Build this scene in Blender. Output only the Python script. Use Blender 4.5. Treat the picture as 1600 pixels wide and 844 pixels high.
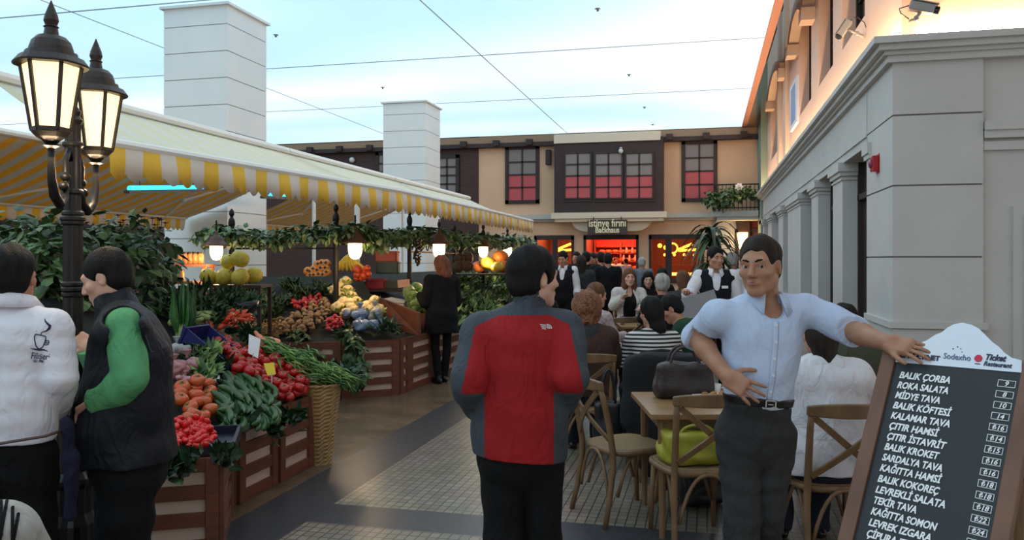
import bpy, math, random
import numpy as np
from mathutils import Vector, Matrix

for _o in list(bpy.data.objects):
    bpy.data.objects.remove(_o)
SC = bpy.context.scene
COL = SC.collection
rnd = random.Random(7)
PI = math.pi

# ------------------------------------------------------------------ camera, world, exposure
FPX, EYE, HOR = 1250.0, 1.65, 406.0
YAW = math.radians(13.7)
CY, SY = math.cos(YAW), math.sin(YAW)
cam = bpy.data.cameras.new('camera')
cam.sensor_width = 36.0
cam.lens = 36.0 * FPX / 1600.0
cam.shift_y = -(422.0 - HOR) / 1600.0
cam.clip_end = 200
cam_o = bpy.data.objects.new('camera', cam)
COL.objects.link(cam_o)
cam_o.location = (0, 0, EYE)
cam_o.rotation_euler = (PI / 2, 0, YAW)
SC.camera = cam_o
SC.view_settings.view_transform = 'Standard'
SC.view_settings.look = 'None'
SC.view_settings.gamma = 1.0
SC.view_settings.use_curve_mapping = False
SC.view_settings.exposure = 0.0
world = bpy.data.worlds.new('world')
SC.world = world
world.use_nodes = True
world.node_tree.nodes['Background'].inputs[0].default_value = (1.0, 0.98, 0.95, 1)
world.node_tree.nodes['Background'].inputs[1].default_value = 0.75
CEIL_STRENGTH = 1.6
SC.cycles.max_bounces = 6
SC.cycles.diffuse_bounces = 3
SC.cycles.sample_clamp_indirect = 4.0

# ------------------------------------------------------------------ pixel of the photograph -> place in the hall
def V(*a): return Vector(a)
def at(u, v, d):
    xc = (u - 800) / FPX * d
    return V(xc * CY - d * SY, xc * SY + d * CY, EYE - (v - HOR) / FPX * d)
def atfloor(u, v): return at(u, v, EYE * FPX / (v - HOR))
def ray(u, v): return at(u, v, 1.0) - V(0, 0, EYE)
def at_y(u, v, y):
    r = ray(u, v); return V(0, 0, EYE) + r * (y / r.y)
def at_x(u, v, x):
    r = ray(u, v); return V(0, 0, EYE) + r * (x / r.x)
def on_plane(u, v, p0, n):
    r = ray(u, v); o = V(0, 0, EYE)
    return o + r * ((p0 - o).dot(n) / r.dot(n))
RGT = V(CY, SY, 0)       # camera right
FWD = V(-SY, CY, 0)      # camera forward

# ------------------------------------------------------------------ materials
def lin(c):
    if isinstance(c, (int, float)): c = (c, c, c)
    return tuple(((x / 255.0) / 12.92 if x / 255.0 <= 0.04045 else ((x / 255.0 + 0.055) / 1.055) ** 2.4) for x in c) + (1.0,)

MATS = {}
def mat(name, col, rough=0.6, metal=0.0, col2=None, vscale=8.0, vstretch=(1, 1, 1), bump=0.0, bscale=60.0,
        bstretch=None, emit=None, estr=0.0, trans=0.0, alpha=1.0, spec=0.5, sheen=0.0, coat=0.0, detail=3.0, subsurf=0.0, fold=0.0, fscale=9.0):
    if name in MATS: return MATS[name]
    m = bpy.data.materials.new(name); m.use_nodes = True
    nt = m.node_tree; b = nt.nodes['Principled BSDF']
    b.inputs['Base Color'].default_value = lin(col)
    b.inputs['Roughness'].default_value = rough
    b.inputs['Metallic'].default_value = metal
    b.inputs['Specular IOR Level'].default_value = spec
    b.inputs['Transmission Weight'].default_value = trans
    b.inputs['Alpha'].default_value = alpha
    b.inputs['Sheen Weight'].default_value = sheen
    b.inputs['Coat Weight'].default_value = coat
    if subsurf:
        b.inputs['Subsurface Weight'].default_value = subsurf
        b.inputs['Subsurface Radius'].default_value = (0.012, 0.005, 0.003)
        b.inputs['Subsurface Scale'].default_value = 1.0
    tc = nt.nodes.new('ShaderNodeTexCoord')
    def mapped(st, sc):
        mp = nt.nodes.new('ShaderNodeMapping')
        mp.inputs['Scale'].default_value = (st[0] * sc, st[1] * sc, st[2] * sc)
        nt.links.new(tc.outputs['Object'], mp.inputs['Vector'])
        n = nt.nodes.new('ShaderNodeTexNoise')
        n.inputs['Scale'].default_value = 1.0
        n.inputs['Detail'].default_value = detail
        nt.links.new(mp.outputs[0], n.inputs['Vector'])
        return n
    if col2 is not None:
        n = mapped(vstretch, vscale)
        rp = nt.nodes.new('ShaderNodeValToRGB')
        rp.color_ramp.elements[0].position = 0.32
        rp.color_ramp.elements[1].position = 0.68
        rp.color_ramp.elements[0].color = lin(col)
        rp.color_ramp.elements[1].color = lin(col2)
        nt.links.new(n.outputs['Fac'], rp.inputs[0])
        nt.links.new(rp.outputs[0], b.inputs['Base Color'])
    if bump:
        n = mapped(bstretch or vstretch, bscale)
        bp = nt.nodes.new('ShaderNodeBump')
        bp.inputs['Strength'].default_value = min(1.0, bump)
        bp.inputs['Distance'].default_value = 0.01
        nt.links.new(n.outputs['Fac'], bp.inputs['Height'])
        nt.links.new(bp.outputs[0], b.inputs['Normal'])
    if fold:                                  # soft creases of cloth
        n = mapped((1.0, 1.0, 0.55), fscale); n.inputs['Distortion'].default_value = 1.6; n.inputs['Detail'].default_value = 2.5
        bp2 = nt.nodes.new('ShaderNodeBump'); bp2.inputs['Strength'].default_value = min(1.0, fold); bp2.inputs['Distance'].default_value = 0.05
        nt.links.new(n.outputs['Fac'], bp2.inputs['Height'])
        if bump: nt.links.new(bp.outputs[0], bp2.inputs['Normal'])
        nt.links.new(bp2.outputs[0], b.inputs['Normal'])
    if emit is not None:
        b.inputs['Emission Color'].default_value = lin(emit)
        b.inputs['Emission Strength'].default_value = estr
    MATS[name] = m
    return m

def stripes_mat(name, c1, c2, axis, period, duty=0.5, rough=0.8, transl=0.0):
    """two woven or dyed colours in straight stripes across object coordinates"""
    m = bpy.data.materials.new(name); m.use_nodes = True
    nt = m.node_tree; b = nt.nodes['Principled BSDF']
    b.inputs['Roughness'].default_value = rough
    tc = nt.nodes.new('ShaderNodeTexCoord'); sp = nt.nodes.new('ShaderNodeSeparateXYZ')
    nt.links.new(tc.outputs['Object'], sp.inputs[0])
    d = nt.nodes.new('ShaderNodeMath'); d.operation = 'DIVIDE'; d.inputs[1].default_value = period
    nt.links.new(sp.outputs['XYZ'.index(axis)], d.inputs[0])
    f = nt.nodes.new('ShaderNodeMath'); f.operation = 'FRACT'; nt.links.new(d.outputs[0], f.inputs[0])
    g = nt.nodes.new('ShaderNodeMath'); g.operation = 'GREATER_THAN'; g.inputs[1].default_value = duty
    nt.links.new(f.outputs[0], g.inputs[0])
    mx = nt.nodes.new('ShaderNodeMix'); mx.data_type = 'RGBA'
    mx.inputs[6].default_value = lin(c1); mx.inputs[7].default_value = lin(c2)
    nt.links.new(g.outputs[0], mx.inputs[0]); nt.links.new(mx.outputs[2], b.inputs['Base Color'])
    if transl:
        tr = nt.nodes.new('ShaderNodeBsdfTranslucent'); nt.links.new(mx.outputs[2], tr.inputs[0])
        ms = nt.nodes.new('ShaderNodeMixShader'); ms.inputs[0].default_value = transl
        nt.links.new(b.outputs[0], ms.inputs[1]); nt.links.new(tr.outputs[0], ms.inputs[2])
        nt.links.new(ms.outputs[0], nt.nodes['Material Output'].inputs[0])
    MATS[name] = m
    return m

# ------------------------------------------------------------------ mesh helpers
def axes(d, up=None):
    d = Vector(d).normalized()
    up = Vector(up) if up is not None else (V(0, 0, 1) if abs(d.z) < 0.95 else V(0, 1, 0))
    s = d.cross(up)
    if s.length < 1e-5: s = d.cross(V(1, 0, 0))
    s.normalize()
    return s, s.cross(d).normalized(), d

class MB:
    def __init__(s): s.v = []; s.f = []; s.m = []; s.cm = 0
    def add(s, vs, fs):
        o = len(s.v)
        s.v += [tuple(p) for p in vs]
        s.f += [tuple(i + o for i in f) for f in fs]
        s.m += [s.cm] * len(fs)
        return s
    def box(s, c, sz, R=None):
        hx, hy, hz = sz[0] / 2, sz[1] / 2, sz[2] / 2
        c = Vector(c)
        pts = [V(x, y, z) for z in (-hz, hz) for y in (-hy, hy) for x in (-hx, hx)]
        if R is not None: pts = [R @ p for p in pts]
        return s.add([c + p for p in pts], [(0, 2, 3, 1), (4, 5, 7, 6), (0, 1, 5, 4), (2, 6, 7, 3), (0, 4, 6, 2), (1, 3, 7, 5)])
    def span(s, x0, x1, y0, y1, z0, z1):
        return s.box(((x0 + x1) / 2, (y0 + y1) / 2, (z0 + z1) / 2), (abs(x1 - x0), abs(y1 - y0), abs(z1 - z0)))
    def bar(s, a, b, w, h, up=None):
        a, b = Vector(a), Vector(b)
        sx, uz, d = axes(b - a, up)
        R = Matrix((sx, d, uz)).transposed()
        return s.box((a + b) / 2, (w, (b - a).length, h), R)
    def tube(s, path, r, n=8, caps=True, flat=1.0, up=None):
        P = [Vector(p) for p in path]
        if len(P) < 2: return s
        rr = r if isinstance(r, (list, tuple)) else [r] * len(P)
        vs = []; prev = None
        for i, p in enumerate(P):
            d = (P[min(i + 1, len(P) - 1)] - P[max(i - 1, 0)])
            if d.length < 1e-9: d = V(0, 0, 1)
            d.normalize()
            if prev is None: a, b, _ = axes(d, up)
            else:
                a = prev - d * prev.dot(d)
                if a.length < 1e-6: a, b, _ = axes(d)
                a.normalize(); b = a.cross(d)
            prev = a
            for k in range(n):
                t = 2 * PI * k / n
                vs.append(p + (a * math.cos(t) + b * math.sin(t) * flat) * rr[i])
        fs = []
        for i in range(len(P) - 1):
            for k in range(n):
                k2 = (k + 1) % n
                fs.append((i * n + k, i * n + k2, (i + 1) * n + k2, (i + 1) * n + k))
        if caps:
            fs.append(tuple(range(n - 1, -1, -1))); fs.append(tuple((len(P) - 1) * n + k for k in range(n)))
        return s.add(vs, fs)
    def lathe(s, prof, n=16, c=(0, 0, 0), R=None, lob=None):
        c = Vector(c); vs = []
        for (r, z) in prof:
            for k in range(n):
                t = 2 * PI * k / n
                q = r * (lob(t) if lob else 1.0)
                p = V(q * math.cos(t), q * math.sin(t), z)
                vs.append(c + (R @ p if R is not None else p))
        fs = []
        for i in range(len(prof) - 1):
            for k in range(n):
                k2 = (k + 1) % n
                fs.append((i * n + k, i * n + k2, (i + 1) * n + k2, (i + 1) * n + k))
        fs.append(tuple(range(n - 1, -1, -1))); fs.append(tuple((len(prof) - 1) * n + k for k in range(n)))
        return s.add(vs, fs)
    def ball(s, c, r, n=12, m=8, R=None):
        if isinstance(r, (int, float)): r = (r, r, r)
        c = Vector(c); vs = []
        for i in range(1, m):
            ph = PI * i / m
            for k in range(n):
                t = 2 * PI * k / n
                p = V(r[0] * math.sin(ph) * math.cos(t), r[1] * math.sin(ph) * math.sin(t), -r[2] * math.cos(ph))
                vs.append(c + (R @ p if R is not None else p))
        lo, hi = V(0, 0, -r[2]), V(0, 0, r[2])
        vs.append(c + (R @ lo if R is not None else lo)); vs.append(c + (R @ hi if R is not None else hi))
        fs = []
        for i in range(m - 2):
            for k in range(n):
                k2 = (k + 1) % n
                fs.append((i * n + k, i * n + k2, (i + 1) * n + k2, (i + 1) * n + k))
        a, b = len(vs) - 2, len(vs) - 1
        for k in range(n):
            k2 = (k + 1) % n
            fs.append((a, k2, k)); fs.append((b, (m - 2) * n + k, (m - 2) * n + k2))
        return s.add(vs, fs)
    def prism(s, poly, t, o=(0, 0, 0), ax=(1, 0, 0), ay=(0, 0, 1), nrm=None):
        """outline in (ax, ay) extruded by t along nrm"""
        o, ax, ay = Vector(o), Vector(ax), Vector(ay)
        nn = Vector(nrm) if nrm is not None else ax.cross(ay).normalized()
        n = len(poly)
        vs = [o + ax * x + ay * y for x, y in poly] + [o + ax * x + ay * y + nn * t for x, y in poly]
        fs = [tuple(range(n - 1, -1, -1)), tuple(range(n, 2 * n))]
        fs += [(i, (i + 1) % n, n + (i + 1) % n, n + i) for i in range(n)]
        return s.add(vs, fs)
    def leaf(s, p, d, up, L, W, droop=0.25):
        d = Vector(d).normalized(); a, u, _ = axes(d, up)
        p = Vector(p)
        m1 = p + d * L * 0.4 + u * L * 0.08; tip = p + d * L - u * L * droop
        e1 = p + d * L * 0.35 + a * W / 2 - u * L * 0.02; e2 = p + d * L * 0.35 - a * W / 2 - u * L * 0.02
        f1 = p + d * L * 0.72 + a * W * 0.34 - u * L * droop * 0.5; f2 = p + d * L * 0.72 - a * W * 0.34 - u * L * droop * 0.5
        m2 = p + d * L * 0.72 - u * L * droop * 0.3
        return s.add([p, e1, m1, e2, f1, m2, f2, tip], [(0, 1, 2), (0, 2, 3), (1, 4, 5, 2), (2, 5, 6, 3), (4, 7, 5), (5, 7, 6)])
    def grid(s, fn, nu, nv):
        vs = [fn(i / nu, j / nv) for j in range(nv + 1) for i in range(nu + 1)]
        fs = [(j * (nu + 1) + i, j * (nu + 1) + i + 1, (j + 1) * (nu + 1) + i + 1, (j + 1) * (nu + 1) + i) for j in range(nv) for i in range(nu)]
        return s.add(vs, fs)
    def build(s, name, m, parent=None, smooth=False, bevel=0.0, loc=None, org=None, solid=0.0, sub=0):
        me = bpy.data.meshes.new(name)
        vs = s.v
        if org is not None: vs = [(p[0] - org[0], p[1] - org[1], p[2] - org[2]) for p in vs]
        me.from_pydata(vs, [], s.f)
        ms = m if isinstance(m, (list, tuple)) else [m]
        for q in ms: me.materials.append(q)
        if len(ms) > 1: me.polygons.foreach_set('material_index', s.m)
        if smooth: me.polygons.foreach_set('use_smooth', [True] * len(me.polygons))
        me.update()
        o = bpy.data.objects.new(name, me); COL.objects.link(o)
        if parent is not None: o.parent = parent
        if loc is not None: o.location = loc
        elif org is not None and parent is None: o.location = org
        if solid:
            md = o.modifiers.new('solid', 'SOLIDIFY'); md.thickness = solid
        if bevel:
            md = o.modifiers.new('bevel', 'BEVEL'); md.width = bevel; md.segments = 2; md.limit_method = 'ANGLE'
        if sub:
            md = o.modifiers.new('sub', 'SUBSURF'); md.levels = sub; md.render_levels = sub
        return o

def tag(o, label=None, cat=None, group=None, kind=None):
    if label: o['label'] = label
    if cat: o['category'] = cat
    if group: o['group'] = group
    if kind: o['kind'] = kind
    return o
def thing(name, label, cat, loc=(0, 0, 0), rotz=0.0, group=None):
    o = bpy.data.objects.new(name, None); COL.objects.link(o)
    o.empty_display_size = 0.1
    o.location = loc; o.rotation_euler = (0, 0, rotz)
    return tag(o, label, cat, group)
def struct(name, mb, m, **k):
    o = mb.build(name, m, **k)
    if o.parent is None: o['kind'] = 'structure'
    return o
def dup(root, loc, rot=None, label=None, group=None, scale=None):
    r = root.copy(); COL.objects.link(r); r.location = loc
    if rot is not None: r.rotation_euler = rot if not isinstance(rot, (int, float)) else (0, 0, rot)
    if label: r['label'] = label
    if group: r['group'] = group
    if scale is not None: r.scale = (scale,) * 3 if isinstance(scale, (int, float)) else scale
    for ch in list(root.children):
        c = ch.copy(); COL.objects.link(c); c.parent = r
        for g in ch.children:
            e = g.copy(); COL.objects.link(e); e.parent = c
    return r
class Series:
    """first use places the prototype itself, later uses copy it"""
    def __init__(s, proto): s.p = proto; s.used = False
    def put(s, loc, rot=None, label=None, group=None, scale=None):
        if s.used: return dup(s.p, loc, rot, label, group, scale)
        s.used = True; o = s.p; o.location = loc
        if rot is not None: o.rotation_euler = rot if not isinstance(rot, (int, float)) else (0, 0, rot)
        if label: o['label'] = label
        if group: o['group'] = group
        if scale is not None: o.scale = (scale,) * 3 if isinstance(scale, (int, float)) else scale
        return o

def text_mb(body, size, o, ax, ay, depth=0.002, align='LEFT', shear=0.0, bold=0.0, width=None, spacing=1.0):
    """letters as real raised mesh on the plane (o, ax, ay); returns an MB"""
    cu = bpy.data.curves.new('lettering', 'FONT'); cu.body = body; cu.size = size; cu.align_x = align
    cu.shear = shear; cu.extrude = depth; cu.offset = bold; cu.resolution_u = 3; cu.space_character = spacing
    ob = bpy.data.objects.new('lettering', cu); COL.objects.link(ob)
    dg = bpy.context.evaluated_depsgraph_get()
    me = bpy.data.meshes.new_from_object(ob.evaluated_get(dg))
    o, ax, ay = Vector(o), Vector(ax).normalized(), Vector(ay).normalized(); n = ax.cross(ay)
    xs = [v.co.x for v in me.vertices] or [0]
    k = 1.0
    if width: k = width / max(1e-6, max(xs) - min(xs))
    mb = MB(); mb.add([o + ax * v.co.x * k + ay * v.co.y + n * v.co.z for v in me.vertices], [tuple(p.vertices) for p in me.polygons])
    bpy.data.objects.remove(ob); bpy.data.meshes.remove(me); bpy.data.curves.remove(cu)
    return mb

# ------------------------------------------------------------------ rounded bodies grown on a grid (for people, clothes, soft things)
def biggest(Vt, Q):
    """keep only the largest connected piece"""
    lab = np.arange(len(Vt))
    while True:
        m = lab[Q].min(1); new = lab.copy()
        for c in range(4): np.minimum.at(new, Q[:, c], m)
        new = new[new]
        if (new == lab).all(): break
        lab = new
    v, c = np.unique(lab[Q[:, 0]], return_counts=True); keep = lab == v[c.argmax()]
    ix = np.cumsum(keep) - 1; Q = Q[keep[Q[:, 0]]]
    return Vt[keep], ix[Q]

class SDF:
    def __init__(s, lo, hi, h):
        s.lo = np.array(lo, np.float32); s.h = np.float32(h)
        s.n = np.maximum(4, np.ceil((np.array(hi) - np.array(lo)) / h).astype(int) + 1)
        s.D = np.full(tuple(s.n), 1.0, np.float32)
    def win(s, lo, hi, mg):
        a = np.clip(np.floor((np.array(lo) - mg - s.lo) / s.h).astype(int), 0, s.n)
        b = np.clip(np.ceil((np.array(hi) + mg - s.lo) / s.h).astype(int) + 1, 0, s.n)
        if np.any(b <= a): return None
        sl = tuple(slice(a[i], b[i]) for i in range(3))
        g = [(s.lo[i] + np.arange(a[i], b[i], dtype=np.float32) * s.h) for i in range(3)]
        return sl, g[0][:, None, None], g[1][None, :, None], g[2][None, None, :]
    def _put(s, fn, lo, hi, k, op='u'):
        w = s.win(lo, hi, k + 3 * float(s.h))
        if w is None: return s
        sl, X, Y, Z = w
        d = fn(X, Y, Z); D = s.D[sl]
        if op == 'u':
            if k > 0:
                hh = np.clip(0.5 + 0.5 * (D - d) / k, 0, 1); s.D[sl] = D + (d - D) * hh - k * hh * (1 - hh)
            else: s.D[sl] = np.minimum(D, d)
        else:
            d = -d
            if k > 0:
                hh = np.clip(0.5 - 0.5 * (D - d) / k, 0, 1); s.D[sl] = D + (d - D) * hh + k * hh * (1 - hh)
            else: s.D[sl] = np.maximum(D, d)
        return s
    def cap(s, a, b, ra, rb=None, k=0.02, op='u'):
        a = np.array(a, float); b = np.array(b, float); rb = ra if rb is None else rb
        ba = b - a; L = max(1e-9, float(ba @ ba)); r = max(ra, rb)
        def fn(X, Y, Z):
            px, py, pz = X - a[0], Y - a[1], Z - a[2]
            t = np.clip((px * ba[0] + py * ba[1] + pz * ba[2]) / L, 0, 1)
            return np.sqrt((px - t * ba[0]) ** 2 + (py - t * ba[1]) ** 2 + (pz - t * ba[2]) ** 2) - (ra + (rb - ra) * t)
        return s._put(fn, np.minimum(a, b) - r, np.maximum(a, b) + r, k, op)
    def chain(s, pts, rs, k=0.01):
        for i in range(len(pts) - 1): s.cap(pts[i], pts[i + 1], rs[i], rs[i + 1], k)
        return s
    def ell(s, c, r, R=None, k=0.02, op='u'):
        c = np.array(c, float); r = np.array(r, float)
        M = np.array(R) if R is not None else np.eye(3)     # columns are the ellipsoid's axes
        e = np.sqrt(((M * r) ** 2).sum(1))
        def fn(X, Y, Z):
            px, py, pz = X - c[0], Y - c[1], Z - c[2]
            q = [(px * M[0, i] + py * M[1, i] + pz * M[2, i]) for i in range(3)]
            k0 = np.sqrt(sum((q[i] / r[i]) ** 2 for i in range(3)))
            k1 = np.sqrt(sum((q[i] / r[i] ** 2) ** 2 for i in range(3))) + 1e-6
            return k0 * (k0 - 1) / k1
        return s._put(fn, c - e, c + e, k, op)
    def rbox(s, c, hs, rad, R=None, k=0.0, op='u'):
        c = np.array(c, float); hs = np.array(hs, float); M = np.array(R) if R is not None else np.eye(3)
        e = (np.abs(M) * (hs + rad)).sum(1)
        def fn(X, Y, Z):
            px, py, pz = X - c[0], Y - c[1], Z - c[2]
            q = [np.abs(px * M[0, i] + py * M[1, i] + pz * M[2, i]) - hs[i] for i in range(3)]
            return np.sqrt(sum(np.maximum(a, 0) ** 2 for a in q)) + np.minimum(np.maximum(q[0], np.maximum(q[1], q[2])), 0) - rad
        return s._put(fn, c - e, c + e, k, op)
    def full(s):
        g = [(s.lo[i] + np.arange(s.n[i], dtype=np.float32) * s.h) for i in range(3)]
        return g[0][:, None, None], g[1][None, :, None], g[2][None, None, :]
    def cut(s, p, n, k=0.0):
        """throw away the side n points to"""
        X, Y, Z = s.full(); n = np.array(n, float); n = n / np.linalg.norm(n)
        d = (X - p[0]) * n[0] + (Y - p[1]) * n[1] + (Z - p[2]) * n[2]
        s.D = np.maximum(s.D, d.astype(np.float32)); return s
    def wrinkle(s, amp, freq, seed=0, st=(1, 1, 1), n=5):
        r = np.random.RandomState(seed); X, Y, Z = s.full(); t = np.zeros_like(s.D)
        for i in range(n):
            w = r.normal(size=3) * freq * np.array(st) * (0.6 + 0.5 * i / n); ph = r.uniform(0, 6.28)
            wx = r.normal(size=3) * freq * 0.35
            t += np.sin(X * w[0] + Y * w[1] + Z * w[2] + ph + 1.3 * np.sin(X * wx[0] + Y * wx[1] + Z * wx[2])).astype(np.float32)
        s.D += t * (amp / n * 1.6); return s
    def mesh(s):
        D = s.D
        D[0] = np.maximum(D[0], 1e-3); D[-1] = np.maximum(D[-1], 1e-3)
        D[:, 0] = np.maximum(D[:, 0], 1e-3); D[:, -1] = np.maximum(D[:, -1], 1e-3)
        D[:, :, 0] = np.maximum(D[:, :, 0], 1e-3); D[:, :, -1] = np.maximum(D[:, :, -1], 1e-3)
        S = D < 0
        c = np.zeros(tuple(s.n - 1), np.int8)
        cor = [(i, j, k) for i in (0, 1) for j in (0, 1) for k in (0, 1)]
        nx, ny, nz = s.n
        for i, j, k in cor: c += S[i:nx - 1 + i, j:ny - 1 + j, k:nz - 1 + k]
        act = (c > 0) & (c < 8)
        I = np.argwhere(act); idx = np.full(act.shape, -1, np.int32); idx[act] = np.arange(len(I))
        acc = np.zeros((len(I), 3)); cnt = np.zeros(len(I))
        for a in cor:
            for ax in range(3):
                if a[ax]: continue
                b = list(a); b[ax] = 1
                d0 = D[I[:, 0] + a[0], I[:, 1] + a[1], I[:, 2] + a[2]].astype(float); d1 = D[I[:, 0] + b[0], I[:, 1] + b[1], I[:, 2] + b[2]].astype(float)
                mk = (d0 < 0) != (d1 < 0)
                t = np.where(mk, d0 / np.where(mk, d0 - d1, 1), 0)
                p = np.tile(np.array(a, float), (len(I), 1)); p[:, ax] = t
                acc[mk] += p[mk]; cnt[mk] += 1
        Vt = (I + acc / np.maximum(cnt, 1)[:, None]) * float(s.h) + s.lo
        Q = []
        for ax in range(3):
            o = [(1, 2), (2, 0), (0, 1)][ax]
            sl0 = [slice(1, -1)] * 3; sl1 = [slice(1, -1)] * 3
            sl0[ax] = slice(0, -1); sl1[ax] = slice(1, None)
            e = S[tuple(sl0)] != S[tuple(sl1)]
            E = np.argwhere(e); off = np.ones(3, int); off[ax] = 0; E = E + off
            ins = S[E[:, 0], E[:, 1], E[:, 2]]
            def cell(da, db):
                q = E.copy(); q[:, o[0]] += da; q[:, o[1]] += db
                return idx[q[:, 0], q[:, 1], q[:, 2]]
            q = np.stack([cell(-1, -1), cell(0, -1), cell(0, 0), cell(-1, 0)], 1)
            q[~ins] = q[~ins][:, ::-1]
            Q.append(q)
        Q = np.concatenate(Q); Q = Q[(Q >= 0).all(1)]
        return Vt, Q
    def build(s, name, m, parent=None, org=(0, 0, 0), paint=None, loc=None, whole=False):
        Vt, Q = s.mesh()
        if whole: Vt, Q = biggest(Vt, Q)
        me = bpy.data.meshes.new(name)
        me.vertices.add(len(Vt)); me.vertices.foreach_set('co', (Vt - np.array(org)).astype(np.float32).ravel())
        me.loops.add(len(Q) * 4); me.loops.foreach_set('vertex_index', Q.astype(np.int32).ravel())
        me.polygons.add(len(Q)); me.polygons.foreach_set('loop_start', np.arange(0, len(Q) * 4, 4, dtype=np.int32))
        me.polygons.foreach_set('loop_total', np.full(len(Q), 4, np.int32))
        ms = m if isinstance(m, (list, tuple)) else [m]
        for q in ms: me.materials.append(q)
        if paint is not None:
            me.polygons.foreach_set('material_index', paint(Vt[Q].mean(1)).astype(np.int32))
        me.polygons.foreach_set('use_smooth', np.ones(len(Q), bool))
        me.update(calc_edges=True)
        o = bpy.data.objects.new(name, me); COL.objects.link(o)
        if parent is not None: o.parent = parent
        if loc is not None: o.location = loc
        return o

# ------------------------------------------------------------------ the setting
ZC, YB, XW = 6.6, 31.0, 1.9
WHITE = mat('white_stone', (200, 198, 194), 0.7, col2=(192, 190, 187), vscale=1.5, bump=0.15, bscale=90)
WHITE2 = mat('pillar_paint', (236, 236, 232), 0.6, col2=(229, 230, 227), vscale=1.0)
GROOVE = mat('joint_mortar', (120, 118, 116), 0.9)  # darker grey core seen in the joints between the stone courses
PEACH = mat('peach_plaster', (226, 186, 152), 0.8, col2=(218, 176, 142), vscale=0.7, bump=0.1, bscale=40)
PEACH_UP = mat('salmon_plaster', (240, 204, 182), 0.8, col2=(234, 196, 174), vscale=0.8)
CREAM_TRIM = mat('cream_trim', (216, 202, 180), 0.7)
GREY_TRIM = mat('grey_cornice_paint', (186, 182, 172), 0.7)
DKWOOD = mat('dark_stained_timber', (54, 36, 33), 0.6, col2=(44, 29, 27), vscale=4, vstretch=(6, 6, 0.6), bump=0.15)
SIDING = mat('brown_timber_siding', (74, 46, 38), 0.65, col2=(58, 36, 30), vscale=2, vstretch=(1, 1, 8), bump=0.2, bscale=10, bstretch=(0.3, 0.3, 9))
DGLASS = mat('dark_window_glass', (28, 28, 26), 0.12, spec=0.6)
GREYPANE = mat('grey_net_curtain_pane', (132, 122, 118), 0.35)
BLACKM = mat('black_metal', (20, 19, 19), 0.45, metal=0.4)
GREENPL = mat('sage_green_plaster', (132, 150, 136), 0.8)

# --- ceiling of backlit stretched film with a printed pale sky
def sky_film():
    m = bpy.data.materials.new('backlit_sky_film'); m.use_nodes = True
    nt = m.node_tree; b = nt.nodes['Principled BSDF']; b.inputs['Base Color'].default_value = (0.8, 0.85, 0.9, 1); b.inputs['Roughness'].default_value = 0.5
    tc = nt.nodes.new('ShaderNodeTexCoord')
    def nz(sx, sy, det, off):
        mp = nt.nodes.new('ShaderNodeMapping'); mp.inputs['Scale'].default_value = (sx, sy, 1); mp.inputs['Location'].default_value = (off, off * 0.7, 0)
        n = nt.nodes.new('ShaderNodeTexNoise'); n.inputs['Scale'].default_value = 1; n.inputs['Detail'].default_value = det
        nt.links.new(tc.outputs['Object'], mp.inputs[0]); nt.links.new(mp.outputs[0], n.inputs['Vector']); return n
    a = nz(0.045, 0.17, 1.5, 1.3)
    r = nt.nodes.new('ShaderNodeValToRGB'); e = r.color_ramp.elements
    e[0].position = 0.34; e[0].color = lin((136, 182, 212)); e[1].position = 0.80; e[1].color = lin((208, 219, 227))
    x = e.new(0.48); x.color = lin((158, 194, 214))
    nt.links.new(a.outputs['Fac'], r.inputs[0]); nt.links.new(r.outputs[0], b.inputs['Emission Color'])
    b.inputs['Emission Strength'].default_value = CEIL_STRENGTH
    return m
SKYF = sky_film()
mb = MB(); mb.add([(-36, -12, ZC), (1.25, -12, ZC), (1.25, YB - 0.1, ZC), (-36, YB - 0.1, ZC)], [(0, 3, 2, 1)])
struct('ceiling', mb, SKYF)
PROFILE = mat('film_seam_profile', (196, 208, 216), 0.5)
k = 1
def trim(mb, m, label=None, **kw):
    global k
    o = struct('trim_%d' % k, mb, m, **kw); k += 1; return o
for X in (-5.3, -12.3, -19.3, -26.3): trim(MB().span(X - 0.012, X + 0.012, -12, YB - 0.1, ZC - 0.015, ZC - 0.003), PROFILE)
for Y in (8.0, 13.4, 18.6, 24.0): trim(MB().span(-36, 1.25, Y - 0.02, Y + 0.02, ZC - 0.016, ZC - 0.003), PROFILE)
PINKTRIM = mat('salmon_eave', (224, 160, 136), 0.7)
trim(MB().span(1.25, 1.42, -2, YB, ZC - 0.03, ZC + 0.3), PINKTRIM)
_a, _b = at(-80, 128, 27), at(266, 206, 37)
trim(MB().bar(_a, _b, 0.3, 0.42), PINKTRIM)
# hidden hall roof above the floating ceiling
struct('roof', MB().span(-36, 9, -12, YB + 6, 8.6, 8.8), DKWOOD)

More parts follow.
